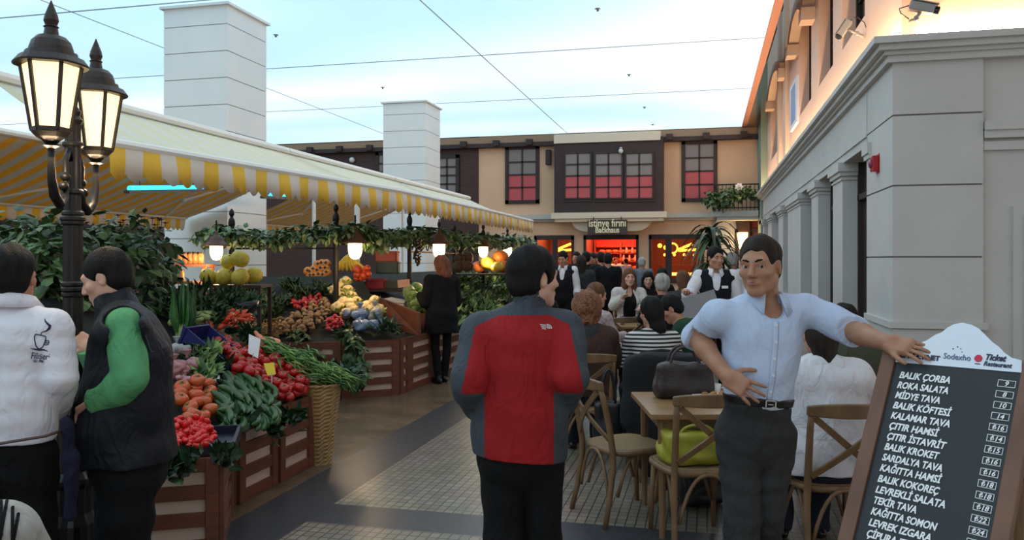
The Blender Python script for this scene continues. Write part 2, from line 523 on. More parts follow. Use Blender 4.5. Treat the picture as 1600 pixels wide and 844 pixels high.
# --- floor
def floor_tiles():
    m = bpy.data.materials.new('small_stone_setts'); m.use_nodes = True
    nt = m.node_tree; b = nt.nodes['Principled BSDF']
    tc = nt.nodes.new('ShaderNodeTexCoord')
    br = nt.nodes.new('ShaderNodeTexBrick'); br.offset = 0.0
    br.inputs['Scale'].default_value = 1.0; br.inputs['Mortar Size'].default_value = 0.0045; br.inputs['Mortar Smooth'].default_value = 0.2
    br.inputs['Brick Width'].default_value = 0.062; br.inputs['Row Height'].default_value = 0.075
    br.inputs['Color1'].default_value = lin((132, 122, 109)); br.inputs['Color2'].default_value = lin((156, 144, 128)); br.inputs['Mortar'].default_value = lin((76, 70, 62))
    nt.links.new(tc.outputs['Object'], br.inputs['Vector'])
    n = nt.nodes.new('ShaderNodeTexNoise'); n.inputs['Scale'].default_value = 1.6; n.inputs['Detail'].default_value = 4
    nt.links.new(tc.outputs['Object'], n.inputs['Vector'])
    mx = nt.nodes.new('ShaderNodeMix'); mx.data_type = 'RGBA'; mx.blend_type = 'MULTIPLY'; mx.inputs[0].default_value = 0.35
    nt.links.new(br.outputs['Color'], mx.inputs[6]); nt.links.new(n.outputs['Color'], mx.inputs[7]); nt.links.new(mx.outputs[2], b.inputs['Base Color'])
    rr = nt.nodes.new('ShaderNodeMapRange'); rr.inputs[3].default_value = 0.22; rr.inputs[4].default_value = 0.42
    nt.links.new(n.outputs['Fac'], rr.inputs[0]); nt.links.new(rr.outputs[0], b.inputs['Roughness'])
    bp = nt.nodes.new('ShaderNodeBump'); bp.inputs['Strength'].default_value = 0.35; bp.inputs['Distance'].default_value = 0.004; bp.invert = True
    nt.links.new(br.outputs['Fac'], bp.inputs['Height']); nt.links.new(bp.outputs[0], b.inputs['Normal'])
    return m
SETTS = floor_tiles()
DKSTONE = mat('dark_grey_granite', (64, 64, 68), 0.36, col2=(54, 54, 58), vscale=25, bump=0.05)
MARBLE = mat('brown_beige_marble', (122, 103, 83), 0.26, col2=(92, 76, 60), vscale=1.1, vstretch=(1.6, 2.2, 1), detail=6)
BL, BR = -2.91, -2.45
mb = MB()
mb.cm = 0; mb.add([(BR, -6, 0), (7, -6, 0), (7, 4.59, 0), (BR, 4.59, 0)], [(0, 1, 2, 3)])
mb.add([(BR, 4.97, 0), (7, 4.97, 0), (7, 36, 0), (BR, 36, 0)], [(0, 1, 2, 3)])
mb.cm = 1; mb.add([(BL, -6, 0), (BR, -6, 0), (BR, 36, 0), (BL, 36, 0)], [(0, 1, 2, 3)])
mb.add([(BR, 4.59, 0), (7, 4.59, 0), (7, 4.97, 0), (BR, 4.97, 0)], [(0, 1, 2, 3)])
mb.cm = 2; mb.add([(-36, -6, 0), (BL, -6, 0), (BL, 36, 0), (-36, 36, 0)], [(0, 1, 2, 3)])
struct('floor', mb, [SETTS, DKSTONE, MARBLE])

# --- white square pillars of the market hall, coursed
def pillar(n, x1, y0, s, zt):
    mb = MB(); x0 = x1 - s
    mb.cm = 1; mb.span(x0 + 0.012, x1 - 0.012, y0 + 0.012, y0 + s - 0.012, 0, zt)
    mb.cm = 0; z = 0.0
    while z < zt - 0.05:
        mb.span(x0, x1, y0, y0 + s, z + 0.007, min(z + 0.515, zt) - 0.007); z += 0.515
    mb.span(x0 - 0.06, x1 + 0.06, y0 - 0.06, y0 + s + 0.06, zt - 0.06, zt - 0.005)
    struct('pillar_%d' % n, mb, [WHITE2, GROOVE])
pillar(1, -8.93, 13.6, 1.40, ZC)
pillar(2, -8.46, 23.4, 1.40, ZC)

# --- right hand building: coursed corner, pilasters with dark shop windows, cornice, lit upper storey
YC = 9.14
def dY(d, X=XW): return (d + 0.2368 * X) / 0.9716
mb = MB()
mb.cm = 1; mb.span(XW + 0.015, 2.75, YC + 0.015, 10.55, 0, 3.75)
mb.cm = 0
zs = [0.0, 0.18, 0.93, 1.68, 2.43, 3.17, 3.78]
for a, b in zip(zs, zs[1:]): mb.span(XW, 2.76, YC, 10.55, a + 0.009, b - 0.009)
mb.span(2.74, 8, YC + 0.07, 10.55, 0, 3.78)
for z, p in ((2.78, 0.05), (2.90, 0.09), (2.98, 0.12)): mb.span(2.77, 8, YC + 0.07 - p, YC + 0.1, z, z + 0.09)
mb.span(3.05, 8, YC + 0.045, YC + 0.1, 0.2, 2.2); mb.span(3.15, 8, YC + 0.03, YC + 0.1, 0.3, 2.1)
mb.span(XW - 0.03, 2.8, YC - 0.03, 10.56, 0.93, 1.0)
mb.span(XW, 2.6, 10.5, YB, 3.04, 3.8)              # frieze over the windows
mb.span(XW - 0.02, 2.0, 10.5, YB, 3.15, 3.18)
mb.span(2.3, 2.6, 10.5, YB, 0, 3.1)
mb.span(XW + 0.0, 2.4, 10.5, YB, 0, 0.35)
struct('wall_right', mb, [WHITE, GROOVE])
cols = [(11.55, 12.43), (14.08, 15.0), (16.7, 19.35), (20.6, 21.9), (24.2, 25.6), (27.5, 29.0)]
for d0, d1 in cols:
    y0, y1 = dY(d0), dY(d1); mb = MB()
    mb.span(XW, 2.3, y0, y1, 0.3, 2.86)
    mb.span(XW - 0.04, 2.3, y0 - 0.04, y1 + 0.04, 2.86, 2.92); mb.span(XW - 0.02, 2.3, y0 - 0.02, y1 + 0.02, 2.80, 2.83)
    mb.span(XW - 0.07, 2.3, y0 - 0.07, y1 + 0.07, 2.92, 3.05)
    trim(mb, WHITE)
mb = MB().span(XW - 0.05, 2.3, 10.25, 10.6, 2.92, 3.05); mb.span(XW - 0.03, 2.3, 10.25, 10.58, 2.86, 2.92); trim(mb, WHITE)
edges = [10.55] + [dY(x) for c in cols for x in c] + [YB]
GREENGL = mat('green_tinted_glass', (66, 70, 58), 0.15, spec=0.6)
for i in range(0, len(edges), 2):
    y0, y1 = edges[i], edges[i + 1]
    fr = MB(); fr.span(2.10, 2.2, y0, y0 + 0.09, 0.35, 3.04); fr.span(2.10, 2.2, y1 - 0.09, y1, 0.35, 3.04); fr.span(2.10, 2.2, y0, y1, 2.5, 2.58); fr.span(2.10, 2.2, (y0 + y1) / 2 - 0.03, (y0 + y1) / 2 + 0.03, 0.35, 2.5)
    w = struct('window_%d' % (i // 2 + 1), fr, DKWOOD)
    MB().span(2.17, 2.19, y0, y1, 0.35, 3.04).build('pane', GREENGL, w)
# cornice, three steps, turning the corner
mb = MB()
for x, z0, z1 in ((1.84, 3.72, 3.79), (1.80, 3.79, 3.83), (1.74, 3.83, 3.87), (1.68, 3.89, 3.96)):
    mb.span(x, 2.1, 9.5, YB, z0, z1); mb.span(x, 8, x + YC - XW, 9.5, z0, z1)
mb.span(1.74, 2.1, 9.5, YB, 3.87, 3.89); mb.span(1.74, 8, YC - 0.16, 9.5, 3.87, 3.89)
trim(mb, WHITE)
XU = 2.05
wins = [(10.7, 12.5), (13.4, 15.1), (16.2, 18.2), (23.2, 26.4)]
wy = [(dY(a, XU), dY(b, XU)) for a, b in wins]
ZS, ZT = 4.92, 7.3
mb = MB(); y = YC + 0.16
for a, b in wy:
    mb.span(XU, XU + 0.35, y, a, 3.9, 8.6); mb.span(XU, XU + 0.35, a, b, 3.9, ZS); mb.span(XU, XU + 0.35, a, b, ZT, 8.6); y = b
mb.span(XU, XU + 0.35, y, YB, 3.9, 8.6); mb.span(XU, 8, YC + 0.16, YC + 0.5, 3.9, 8.6)
mb.span(XU + 0.35, 3.4, YC + 0.4, YB, 3.9, 4.1)
for xx in (3.3, 4.9): mb.span(xx, xx + 0.05, YC + 0.13, YC + 0.17, 3.96, 8.6)
mb.span(XU - 0.03, XU + 0.02, YC + 0.13, YC + 0.5, 3.96, 8.6)
struct('wall_right_upper', mb, PEACH_UP)
HOOD = mat('cream_stucco_hood', (214, 190, 170), 0.75)
for i, (a, b) in enumerate(wy):
    fr = MB(); fr.span(XU + 0.2, XU + 0.3, a, b, ZS, ZS + 0.1)
    for q in (a, (a + b) / 2 - 0.04, b - 0.08): fr.span(XU + 0.2, XU + 0.3, q, q + 0.08, ZS, ZT)
    for z in (5.6, 6.3): fr.span(XU + 0.22, XU + 0.29, a, b, z, z + 0.04)
    w = struct('window_%d' % (20 + i), fr, DKWOOD)
    MB().span(XU + 0.25, XU + 0.27, a, b, ZS, ZT).build('pane', DGLASS, w)
for a, b in ((wy[2][0] - 0.5, wy[2][1] + 0.5), (wy[3][0] - 2.6, wy[3][1] - 1.2)):
    mb = MB()
    pts = []
    for t in range(13):
        q = t / 12; pts.append((a + (b - a) * q, 6.5 + 0.45 * math.sin(PI * q)))
    poly = pts + [(p[0], p[1] + 0.26) for p in reversed(pts)]
    mb.prism(poly, 0.22, o=(XU, 0, 0), ax=(0, 1, 0), ay=(0, 0, 1), nrm=(-1, 0, 0))
    mb.span(XU - 0.26, XU, a - 0.1, a + 0.35, 6.35, 6.6); mb.span(XU - 0.26, XU, b - 0.35, b + 0.1, 6.35, 6.6)
    trim(mb, HOOD)
mb = MB()
for yy in (dY(20.5, XU), dY(22.4, XU)): mb.span(XU - 0.1, XU, yy, yy + 0.5, 4.0, 8.6)
trim(mb, HOOD)
trim(MB().span(XU - 0.22, XU, 29.2, YB, 0.0, 8.6), GREENPL)
# warm fluorescent tubes lying on the cornice (they light the upper wall)
COVE = mat('cove_tube_glow', (255, 230, 190), 0.5, emit=(255, 208, 158), estr=110.0)
def cove(a, b, lab):
    t = thing('cove_light', lab, 'cove light', (0, 0, 0))
    A, B = Vector(a), Vector(b); n = max(1, int((B - A).length / 1.25))
    for i in range(n):
        p, q = A.lerp(B, (i + 0.02) / n), A.lerp(B, (i + 0.98) / n)
        MB().tube([p, q], 0.02, 6).build('tube', COVE, t)
    MB().bar(A - V(0, 0, 0.045), B - V(0, 0, 0.045), 0.06, 0.04).build('batten', GREY_TRIM, t)
cove((1.93, 9.3, 4.03), (1.93, 30.8, 4.03), 'warm glowing cove lights along the cornice of the long white wall')
cove((2.1, 9.12, 4.03), (7.8, 9.12, 4.03), 'warm glowing cove light on the cornice facing the camera, top right')

# --- back wall with bakery fronts
YF = YB
def rect_y(u0, v0, u1, v1, y=YF):
    a, b = at_y(u0, v0, y), at_y(u1, v1, y)
    return min(a.x, b.x), max(a.x, b.x), min(a.z, b.z), max(a.z, b.z)
def spanr(mb, r, y0, y1): return mb.span(r[0], r[1], y0, y1, r[2], r[3])
xl, xr = at_y(748, 300, YF).x, XU
ds = [rect_y(835, 371, 897, 460), rect_y(912, 369, 998, 470), rect_y(1014, 370, 1100, 450)]
ztop = ds[1][3]
mb = MB(); x = xl
for i, r in enumerate(ds):
    z0 = 0 if i == 1 else 0.85
    mb.span(x, r[0], YF, YF + 0.3, 0, ztop)
    if z0: mb.span(r[0], r[1], YF, YF + 0.3, 0, z0)
    x = r[1]
mb.span(x, xr, YF, YF + 0.3, 0, ztop)
mb.span(xl, xr, YF, YF + 0.3, ztop, 8.6)
struct('wall_back', mb, PEACH)
struct('wall_back_timber', MB().span(-36, xl, YF - 0.05, YF + 0.3, 0, 8.6), SIDING)
struct('wall_left', MB().span(-36.3, -36, -12, YB, 0, 8.6), SIDING)
mb = MB(); mb.span(-36, xr, YF - 0.25, YF, at_y(900, 221, YF).z, ZC - 0.06)
trim(mb, mat('beige_fascia', (150, 124, 100), 0.8))
mb = MB(); z1 = at_y(900, 221, YF).z; mb.span(-36, xr, YF - 0.3, YF, z1 - 0.16, z1)
for i in range(26): mb.span(1.2 - i * 1.35, 1.45 - i * 1.35, YF - 0.42, YF, z1 - 0.12, z1 + 0.1)
trim(mb, DKWOOD)
zc0, zc1 = at_y(1000, 345, YF).z, at_y(1000, 334, YF).z
mb = MB(); mb.span(xl, xr, YF - 0.16, YF, zc0, zc0 + 0.09); mb.span(xl, xr, YF - 0.28, YF, zc0 + 0.09, zc1)
trim(mb, GREY_TRIM)
xp0, xp1 = at_y(1118, 380, YF).x, at_y(1162, 380, YF).x
trim(MB().span(xp0, xp1, YF - 0.12, YF, 0, zc0), WHITE)
REDREC = mat('dark_red_recess_paint', (110, 34, 30), 0.7)
trim(MB().span(xp1, XU, YF - 0.06, YF, 0, zc0 - 0.02), REDREC)

def casement(n, u0, v0, u1, v1, red=True, cols_=2, rows=4, y=YF, fw=0.14):
    r = rect_y(u0, v0, u1, v1, y); mb = MB(); d = y - 0.09
    mb.span(r[0], r[0] + fw, d, y, r[2], r[3]); mb.span(r[1] - fw, r[1], d, y, r[2], r[3])
    mb.span(r[0], r[1], d, y, r[2], r[2] + fw); mb.span(r[0], r[1], d, y, r[3] - fw, r[3])
    ix0, ix1, iz0, iz1 = r[0] + fw, r[1] - fw, r[2] + fw, r[3] - fw
    for c in range(1, cols_):
        q = ix0 + (ix1 - ix0) * c / cols_; mb.span(q - 0.03, q + 0.03, d + 0.02, y, iz0, iz1)
    for c in range(1, rows):
        q = iz0 + (iz1 - iz0) * c / rows; mb.span(ix0, ix1, d + 0.02, y, q - 0.03, q + 0.03)
    w = struct('window_%d' % n, mb, DKWOOD)
    zm = iz0 + (iz1 - iz0) * (0.5 if red else 0.0)
    MB().span(ix0, ix1, y - 0.03, y - 0.02, zm, iz1).build('pane', GREYPANE, w)
    if red: MB().span(ix0, ix1, y - 0.03, y - 0.02, iz0, zm).build('pane', REDPANE, w)
    return w
REDPANE = mat('red_lit_pane', (170, 74, 76), 0.4, emit=(200, 70, 76), estr=0.10)
casement(30, 790, 229, 843, 318)
casement(31, 1065, 221, 1121, 315)
casement(32, 680, 243, 718, 306, red=False, y=YF - 0.05)
casement(33, 588, 238, 612, 300, red=False, y=YF - 0.05)
casement(34, 470, 262, 500, 330, red=False, y=YF - 0.05)
# projecting timber bay with three windows
YBAY = YF - 0.75
r = rect_y(866, 219, 1036, 332, YBAY); mb = MB()
mb.span(r[0], r[1], YBAY, YF, r[2], r[3])
bay = struct('window_40', mb, DKWOOD)
for j, (a, b) in enumerate(((881, 925), (928, 974), (976, 1022))):
    q = rect_y(a, 240, b, 310, YBAY); f = MB(); y = YBAY
    f.span(q[0], q[0] + 0.07, y - 0.06, y, q[2], q[3]); f.span(q[1] - 0.07, q[1], y - 0.06, y, q[2], q[3])
    for c in range(5):
        z = q[2] + (q[3] - q[2]) * c / 4; f.span(q[0], q[1], y - 0.05, y, z - 0.03, z + 0.03)
    xm = (q[0] + q[1]) / 2; f.span(xm - 0.03, xm + 0.03, y - 0.05, y, q[2], q[3])
    f.span(q[0], q[1], y - 0.05, y, q[2] - 0.6, q[2] - 0.53); f.span(q[0], q[1], y - 0.05, y, q[2] - 0.12, q[2] - 0.06)
    fo = f.build('frame', DKWOOD, bay)
    zm = (q[2] + q[3]) / 2
    MB().span(q[0], q[1], y - 0.02, y - 0.01, zm, q[3]).build('pane', GREYPANE, bay)
    MB().span(q[0], q[1], y - 0.02, y - 0.01, q[2], zm).build('pane', REDPANE, bay)
q = rect_y(866, 210, 1032, 219, YBAY)
trim(MB().span(q[0], q[1], YBAY - 0.08, YF, q[2], q[3] - 0.02), CREAM_TRIM)
mb = MB(); q = rect_y(862, 333, 1042, 345, YBAY)
mb.span(q[0], q[1], YBAY - 0.12, YF, q[2] + 0.12, q[3]); mb.span(q[0] + 0.12, q[1] - 0.12, YBAY - 0.02, YF, q[2], q[2] + 0.12)
q2 = rect_y(892, 345, 1018, 361, YF - 0.5); w = (q2[1] - q2[0]) / 2; xm = (q2[0] + q2[1]) / 2
poly = [(-w, q2[3])] + [(-w + 0.6 * (1 - math.cos(t * PI / 2 / 6)) + 0.02, q2[3] - (q2[3] - q2[2]) * math.sin(t * PI / 2 / 6)) for t in range(1, 7)]
poly = poly + [(-x, z) for x, z in reversed(poly)]
mb.prism(poly, 0.5, o=(xm, YF, 0), ax=(1, 0, 0), ay=(0, 0, 1), nrm=(0, -1, 0))
trim(mb, CREAM_TRIM)
# shop rooms behind the fronts
SHOPRED = mat('shop_red_wall', (196, 60, 40), 0.6, col2=(150, 44, 30), vscale=1.2)
SHOPBR = mat('shop_brown_wall', (96, 50, 34), 0.7)
bx0, bx1 = ds[0][0] - 0.3, ds[2][1] + 0.5
for i, r in enumerate(ds):
    a, b = r[0] - 0.15, r[1] + 0.15
    mb = MB(); mb.span(a, b, YF + 4.0, YF + 4.2, 0, 3.1); mb.span(a - 0.1, a, YF + 0.3, YF + 4.2, 0, 3.1); mb.span(b, b + 0.1, YF + 0.3, YF + 4.2, 0, 3.1); mb.span(a, b, YF + 0.3, YF + 4.2, 3.0, 3.1)
    struct('wall_shop_%d' % (i + 1), mb, SHOPRED if i == 1 else SHOPBR)
    f = MB(); z0 = 0 if i == 1 else 0.85
    f.span(r[0], r[0] + 0.10, YF - 0.06, YF + 0.1, z0, ztop); f.span(r[1] - 0.10, r[1], YF - 0.06, YF + 0.1, z0, ztop); f.span(r[0], r[1], YF - 0.06, YF + 0.1, ztop - 0.14, ztop + 0.04)
    if z0: f.span(r[0], r[1], YF - 0.1, YF + 0.12, z0 - 0.08, z0 + 0.05)
    if i == 2: f.span(r[0] + 0.62, r[0] + 0.86, YF - 0.04, YF + 0.1, z0, ztop)
    if i == 0: f.span(r[1] - 0.85, r[1] - 0.65, YF - 0.04, YF + 0.1, z0, ztop)
    struct('door_1' if i == 1 else 'window_%d' % (50 + i), f, DKWOOD)
    la = bpy.data.lights.new('shop_lamp', 'AREA'); la.energy = (150, 330, 120)[i]; la.color = ((1, 0.36, 0.14), (1, 0.22, 0.12), (1, 0.36, 0.14))[i]
    la.shape = 'RECTANGLE'; la.size = 1.6; la.size_y = 2.0
    lo = bpy.data.objects.new('shop_lamp', la); COL.objects.link(lo); lo.location = ((r[0] + r[1]) / 2, YF + 2.0, 2.95)

# ------------------------------------------------------------------ market stalls
CRATEW = mat('brown_crate_wood', (116, 66, 46), 0.55, col2=(98, 54, 38), vscale=3, vstretch=(2, 2, 9), bump=0.2, bscale=14, bstretch=(1, 1, 10))
LINING = mat('cream_crate_lining', (208, 182, 166), 0.7)
DKFELT = mat('dark_stand_cloth', (28, 30, 26), 0.9)
def slat_face(br, cr, p, q, z0, z1, strips, pw=0.07, t=0.022):
    """slatted panel standing between plan points p and q, outside on the right of p->q"""
    p, q = Vector((p[0], p[1], 0)), Vector((q[0], q[1], 0)); d = (q - p).normalized(); n = V(d.y, -d.x, 0); L = (q - p).length
    def b(mb, a0, a1, h0, h1, o0, o1):
        c = p + d * (a0 + a1) / 2 + n * (o0 + o1) / 2 + V(0, 0, (h0 + h1) / 2)
        mb.box(c, (a1 - a0, o1 - o0, h1 - h0), Matrix((d, n, V(0, 0, 1))).transposed())
    b(cr, 0.01, L - 0.01, z0 + 0.01, z1 - 0.01, -0.012, 0)
    b(br, 0, pw, z0, z1, 0, t + 0.006); b(br, L - pw, L, z0, z1, 0, t + 0.006)
    H = z1 - z0; sh = H * 0.40 / strips; bh = (H - sh * strips) / (strips + 1); z = z0
    for i in range(strips + 1):
        b(br, pw, L - pw, z, z + bh, 0, t); z += bh + sh

def crate(loc, rot, w, dp, h, label, strips=3):
    """slatted crate; front faces local -y, origin at the front left floor corner"""
    t = thing('slatted_crate', label, 'crate', loc, rot, 'brown slatted crates of the near stall')
    br, cr = MB(), MB()
    slat_face(br, cr, (0, 0), (w, 0), 0, h, strips); slat_face(br, cr, (w, 0), (w, dp), 0, h, strips)
    slat_face(br, cr, (0, dp), (0, 0), 0, h, strips)
    br.build('slats', CRATEW, t, bevel=0.003); cr.build('lining', LINING, t)
    MB().span(0.01, w - 0.01, 0.01, dp, 0.02, h - 0.02).build('filling_board', DKFELT, t)
    return t
crate((-2.74, 4.02, 0), PI / 2 + math.radians(28), 0.001 + 0.70, 0.60, 0.55, 'x', 3) if False else None
_c1 = V(-2.68, 4.0, 0); _a = math.radians(28.6)
crate(_c1 - V(math.cos(_a), math.sin(_a), 0) * 0.72, _a, 0.72, 0.70, 0.54, 'nearest slatted crate, under the tray of tiny tomatoes beside the dark vest')
crate((-3.08, 4.80, 0), PI / 2, 0.49, 0.62, 0.56, 'middle brown slatted crate under the cucumbers')
crate((-3.08, 5.33, 0), PI / 2, 0.51, 0.62, 0.57, 'brown slatted crate beside the tall wicker basket')
# sloping display bed behind the crates
BZ, BS = 0.60, 0.50
def bed_z(x): return BZ + BS * (-3.1 - x)
BEDN = V(BS, 0, 1).normalized(); BEDP = V(-3.1, 5, BZ)
mb = MB()
mb.prism([(-3.15, 0.0), (-3.15, bed_z(-3.15) - 0.06), (-4.75, bed_z(-4.75) - 0.06), (-4.75, 0)], 3.3, o=(0, 6.0, 0), ax=(1, 0, 0), ay=(0, 0, 1), nrm=(0, -1, 0))
st = thing('display_stand', 'sloping dark display stand carrying the near vegetables', 'display stand')
mb.build('bed', DKFELT, st)
mb = MB()
for i, (x0, z1) in enumerate(((-4.75, 1.42), (-5.15, 1.62), (-5.6, 1.84))): mb.span(x0 - 0.42, x0, 2.4, 6.2, 0, z1 - 0.12)
mb.build('step', CRATEW, st)

# octagonal counter further back
Q0, Q1, Q2, Q3 = atfloor(250, 628), atfloor(533, 624), atfloor(623, 617), atfloor(673, 597)
Q3 = V(-3.62, Q3.y, 0); Q2 = V(-3.66, Q2.y, 0); Q4 = V(-3.62, 12.3, 0); Q5 = V(-3.62, 14.4, 0); Q6 = V(-3.62, 16.6, 0)
CZ, CS = 0.68, 0.45
ct = thing('market_counter', 'brown slatted polygonal counter behind the open walkway, with vine over its front', 'counter')
segs = [(Q0, Q0.lerp(Q1, 0.45)), (Q0.lerp(Q1, 0.45), Q0.lerp(Q1, 0.76)), (Q0.lerp(Q1, 0.76), Q1), (Q1, Q2), (Q2, Q2.lerp(Q3, 0.28)), (Q2.lerp(Q3, 0.28), Q3), (Q3, Q4), (Q4, Q5), (Q5, Q6)]
for a, b in segs:
    br, cr = MB(), MB(); slat_face(br, cr, a, b, 0.0, CZ, 4, pw=0.09)
    p = br.build('slatted_panel', CRATEW, ct); cr.build('lining', LINING, p)
back = [V(-6.4, 16.6, 0), V(-6.9, 9.4, 0), Q0 + FWD * 1.0]
poly = [Q0, Q1, Q2, Q3, Q6]
core = MB()
inn = [Q0 + FWD * 1.9 , Q1 + V(-0.55, 1.75, 0), V(-5.35, Q2.y + 1.4, 0), V(-5.4, Q3.y + 0.9, 0), V(-5.4, 16.6, 0)]
n = len(poly)
vs = [(p.x, p.y, CZ - 0.03) for p in poly] + [(p.x, p.y, CZ + CS * 1.75 - 0.05) for p in inn] + [(p.x, p.y, 0) for p in inn]
core.add(vs, [(i, i + 1, n + i + 1, n + i) for i in range(n - 1)] + [(n + i, n + i + 1, 2 * n + i + 1, 2 * n + i) for i in range(n - 1)])
core.build('deck', DKFELT, ct)
DF_P, DF_N = V(Q1.x, Q1.y, CZ), (V(0, 0, 1) - FWD * CS).normalized()
DS_P, DS_N = V(-3.62, 12, CZ), V(CS, 0, 1).normalized()
def deck(u, v):
    a = on_plane(u, v, DF_P, DF_N); b = on_plane(u, v, DS_P, DS_N)
    return b if u > 640 else a
def bed(u, v): return on_plane(u, v, BEDP, BEDN)

# divider board, foam box, shelf behind
p = [at(655, 524, 10.0), at(654, 489, 10.0), at(600, 468, 10.9), at(545, 450, 11.7), at(545, 500, 11.7)]
mb = MB(); off = FWD * 0.035 + RGT * 0.02
mb.add(p + [q + off for q in p], [(4, 3, 2, 1, 0), (5, 6, 7, 8, 9)] + [(i, (i + 1) % 5, 5 + (i + 1) % 5, 5 + i) for i in range(5)])
tag(mb.build('divider_board', CRATEW), 'sloping brown board standing between the cauliflowers and the cabbages', 'board')
FOAM = mat('white_foam', (206, 196, 186), 0.8)
c = at(608, 482, 11.2); Rb = Matrix.Rotation(0.25, 3, 'Z')
t = thing('foam_box', 'pale foam box behind the sloping brown board', 'box', c - V(0, 0, 0.12), 0.2)
MB().span(-0.24, 0.24, -0.17, 0.17, 0, 0.2).build('box_body', FOAM, t, bevel=0.015)
MB().prism([(-0.25, 0.2), (0.25, 0.2), (0.25, 0.225), (0.0, 0.27), (-0.25, 0.225)], 0.36, o=(0, 0.18, 0), ax=(1, 0, 0), ay=(0, 0, 1), nrm=(0, -1, 0)).build('lid', FOAM, t, bevel=0.01)
MB().span(-0.3, 0.3, -0.25, 0.25, -0.5, 0.0).build('stand', CRATEW, t)

# ------------------------------------------------------------------ awnings
TOPFAB = mat('awning_cloth_top', (236, 234, 214), 0.8)
WHITEMET = mat('white_metal', (222, 222, 218), 0.4)
YSTRIPE = stripes_mat('yellow_grey_striped_awning', (222, 172, 66), (196, 184, 170), 'Y', 0.30, 0.5, 0.85, 0.45)
YSTRIPE2 = stripes_mat('yellow_striped_valance', (238, 196, 74), (226, 216, 206), 'Y', 0.30, 0.5, 0.85, 0.25)
BRONZE = mat('bronze_fascia', (164, 118, 92), 0.6)
def awning(y0, y1, xf, zf, xr, zr, label, fm=YSTRIPE, arms=2, twist=0.0, ext=0.0, posts=()):
    """cloth runs from the roller bar (xr, zr) down to the front bar (xf, zf); scalloped valance hangs in front"""
    t = thing('awning', label, 'awning', (0, 0, 0), 0, 'yellow striped awnings over the stalls')
    sg = 1 if xf > xr else -1
    mb = MB(); n = 10
    mb.grid(lambda a, b: (xr + (xf + twist * b - xr) * a, y0 + (y1 - y0) * b, zr + (zf - zr) * a - 0.05 * math.sin(PI * a)), n, 6)
    mb.build('cloth', fm, t, smooth=True, solid=0.004)
    m2 = MB(); per = 0.15; N = max(2, int(abs(y1 - y0) / per)); K = 6
    vs = []; fs = []
    for i in range(N * K + 1):
        y = y0 + (y1 - y0) * i / (N * K); w = abs(math.sin(PI * i / K)); xx = xf + twist * i / (N * K)
        wob = 0.012 * math.sin(y * 9)
        vs += [(xx + sg * 0.02, y, zf), (xx + sg * (0.03 + wob), y, zf - 0.12), (xx + sg * (0.03 + wob * 1.7), y, zf - 0.19 - 0.05 * w)]
    for i in range(N * K): fs += [(3 * i, 3 * i + 3, 3 * i + 4, 3 * i + 1), (3 * i + 1, 3 * i + 4, 3 * i + 5, 3 * i + 2)]
    m2.add(vs, fs); m2.build('valance', YSTRIPE2, t, smooth=True, solid=0.003)
    MB().tube([(xf, y0, zf + 0.01), (xf + twist, y1, zf + 0.01)], 0.035, 8).build('front_bar', WHITEMET, t)
    MB().tube([(xr, y0 - ext, zr + 0.03), (xr, y1, zr + 0.03)], 0.042, 8).build('roller', WHITEMET, t)
    if posts:
        for y in posts: MB().tube([(xr, y, 0), (xr, y, zr)], 0.04, 8).build('support_post', WHITEMET, t)
    for i in range(arms):
        y = y0 + (y1 - y0) * (0.12 + 0.76 * i / max(1, arms - 1))
        e = (y1 - y0) * 0.12 * (1 if i == 0 else -1)
        a = MB(); mid = ((xr + xf) / 2, y + e, (zr + zf) / 2 - 0.09)
        a.tube([(xr, y, zr - 0.05), mid], 0.022, 6); a.tube([mid, (xf, y, zf - 0.0)], 0.02, 6); a.ball(mid, 0.035, 8, 6)
        a.build('arm', WHITEMET, t)
    return t
def awning_front(y0, y1, xa, xb, lab, top=True):
    t = awning(y0, y1, xa, 2.42, -4.80, 2.90, lab, fm=FRONTCLOTH, twist=xb - xa)
    return t
FRONTCLOTH = stripes_mat('pale_yellow_striped_cloth', (240, 236, 208), (240, 238, 226), 'Y', 0.30, 0.5, 0.85, 0.35)
awning_front(4.51, 8.51, -3.87, -3.40, 'yellow and white striped awning nearest the street lamp')
awning_front(8.53, 11.79, -3.40, -3.39, 'second yellow scalloped awning along the aisle, behind the nearest one')
awning_front(11.81, 15.93, -3.39, -3.46, 'farthest yellow scalloped awning, its tip in front of the peach wall')
FARX, FARZ = -9.75, 2.45
awning(3.0, 8.25, FARX, FARZ, -8.0, 3.12, 'orange lit striped awning seen from below behind the street lamp')
awning(8.25, 13.5, FARX, FARZ, -8.0, 3.12, 'orange lit striped awning seen from below, left of the big white pillar', posts=(8.70,))
awning(15.1, 20.5, FARX, FARZ, -8.0, 3.12, 'striped awning seen from below, right of the big white pillar', ext=1.7, posts=(15.3, 20.35))
def post(u, v0, d, label):
    b = at(u, v0, d); t = thing('awning_post', label, 'post', (b.x, b.y, 0))
    MB().tube([(0, 0, 0), (0, 0, b.z)], 0.055, 10).build('shaft', WHITEMET, t)
    MB().span(-0.1, 0.1, -0.1, 0.1, 0, 0.02).build('base_plate', WHITEMET, t)
post(558, 312, 15.5, 'white round awning post just left of the smaller white pillar')
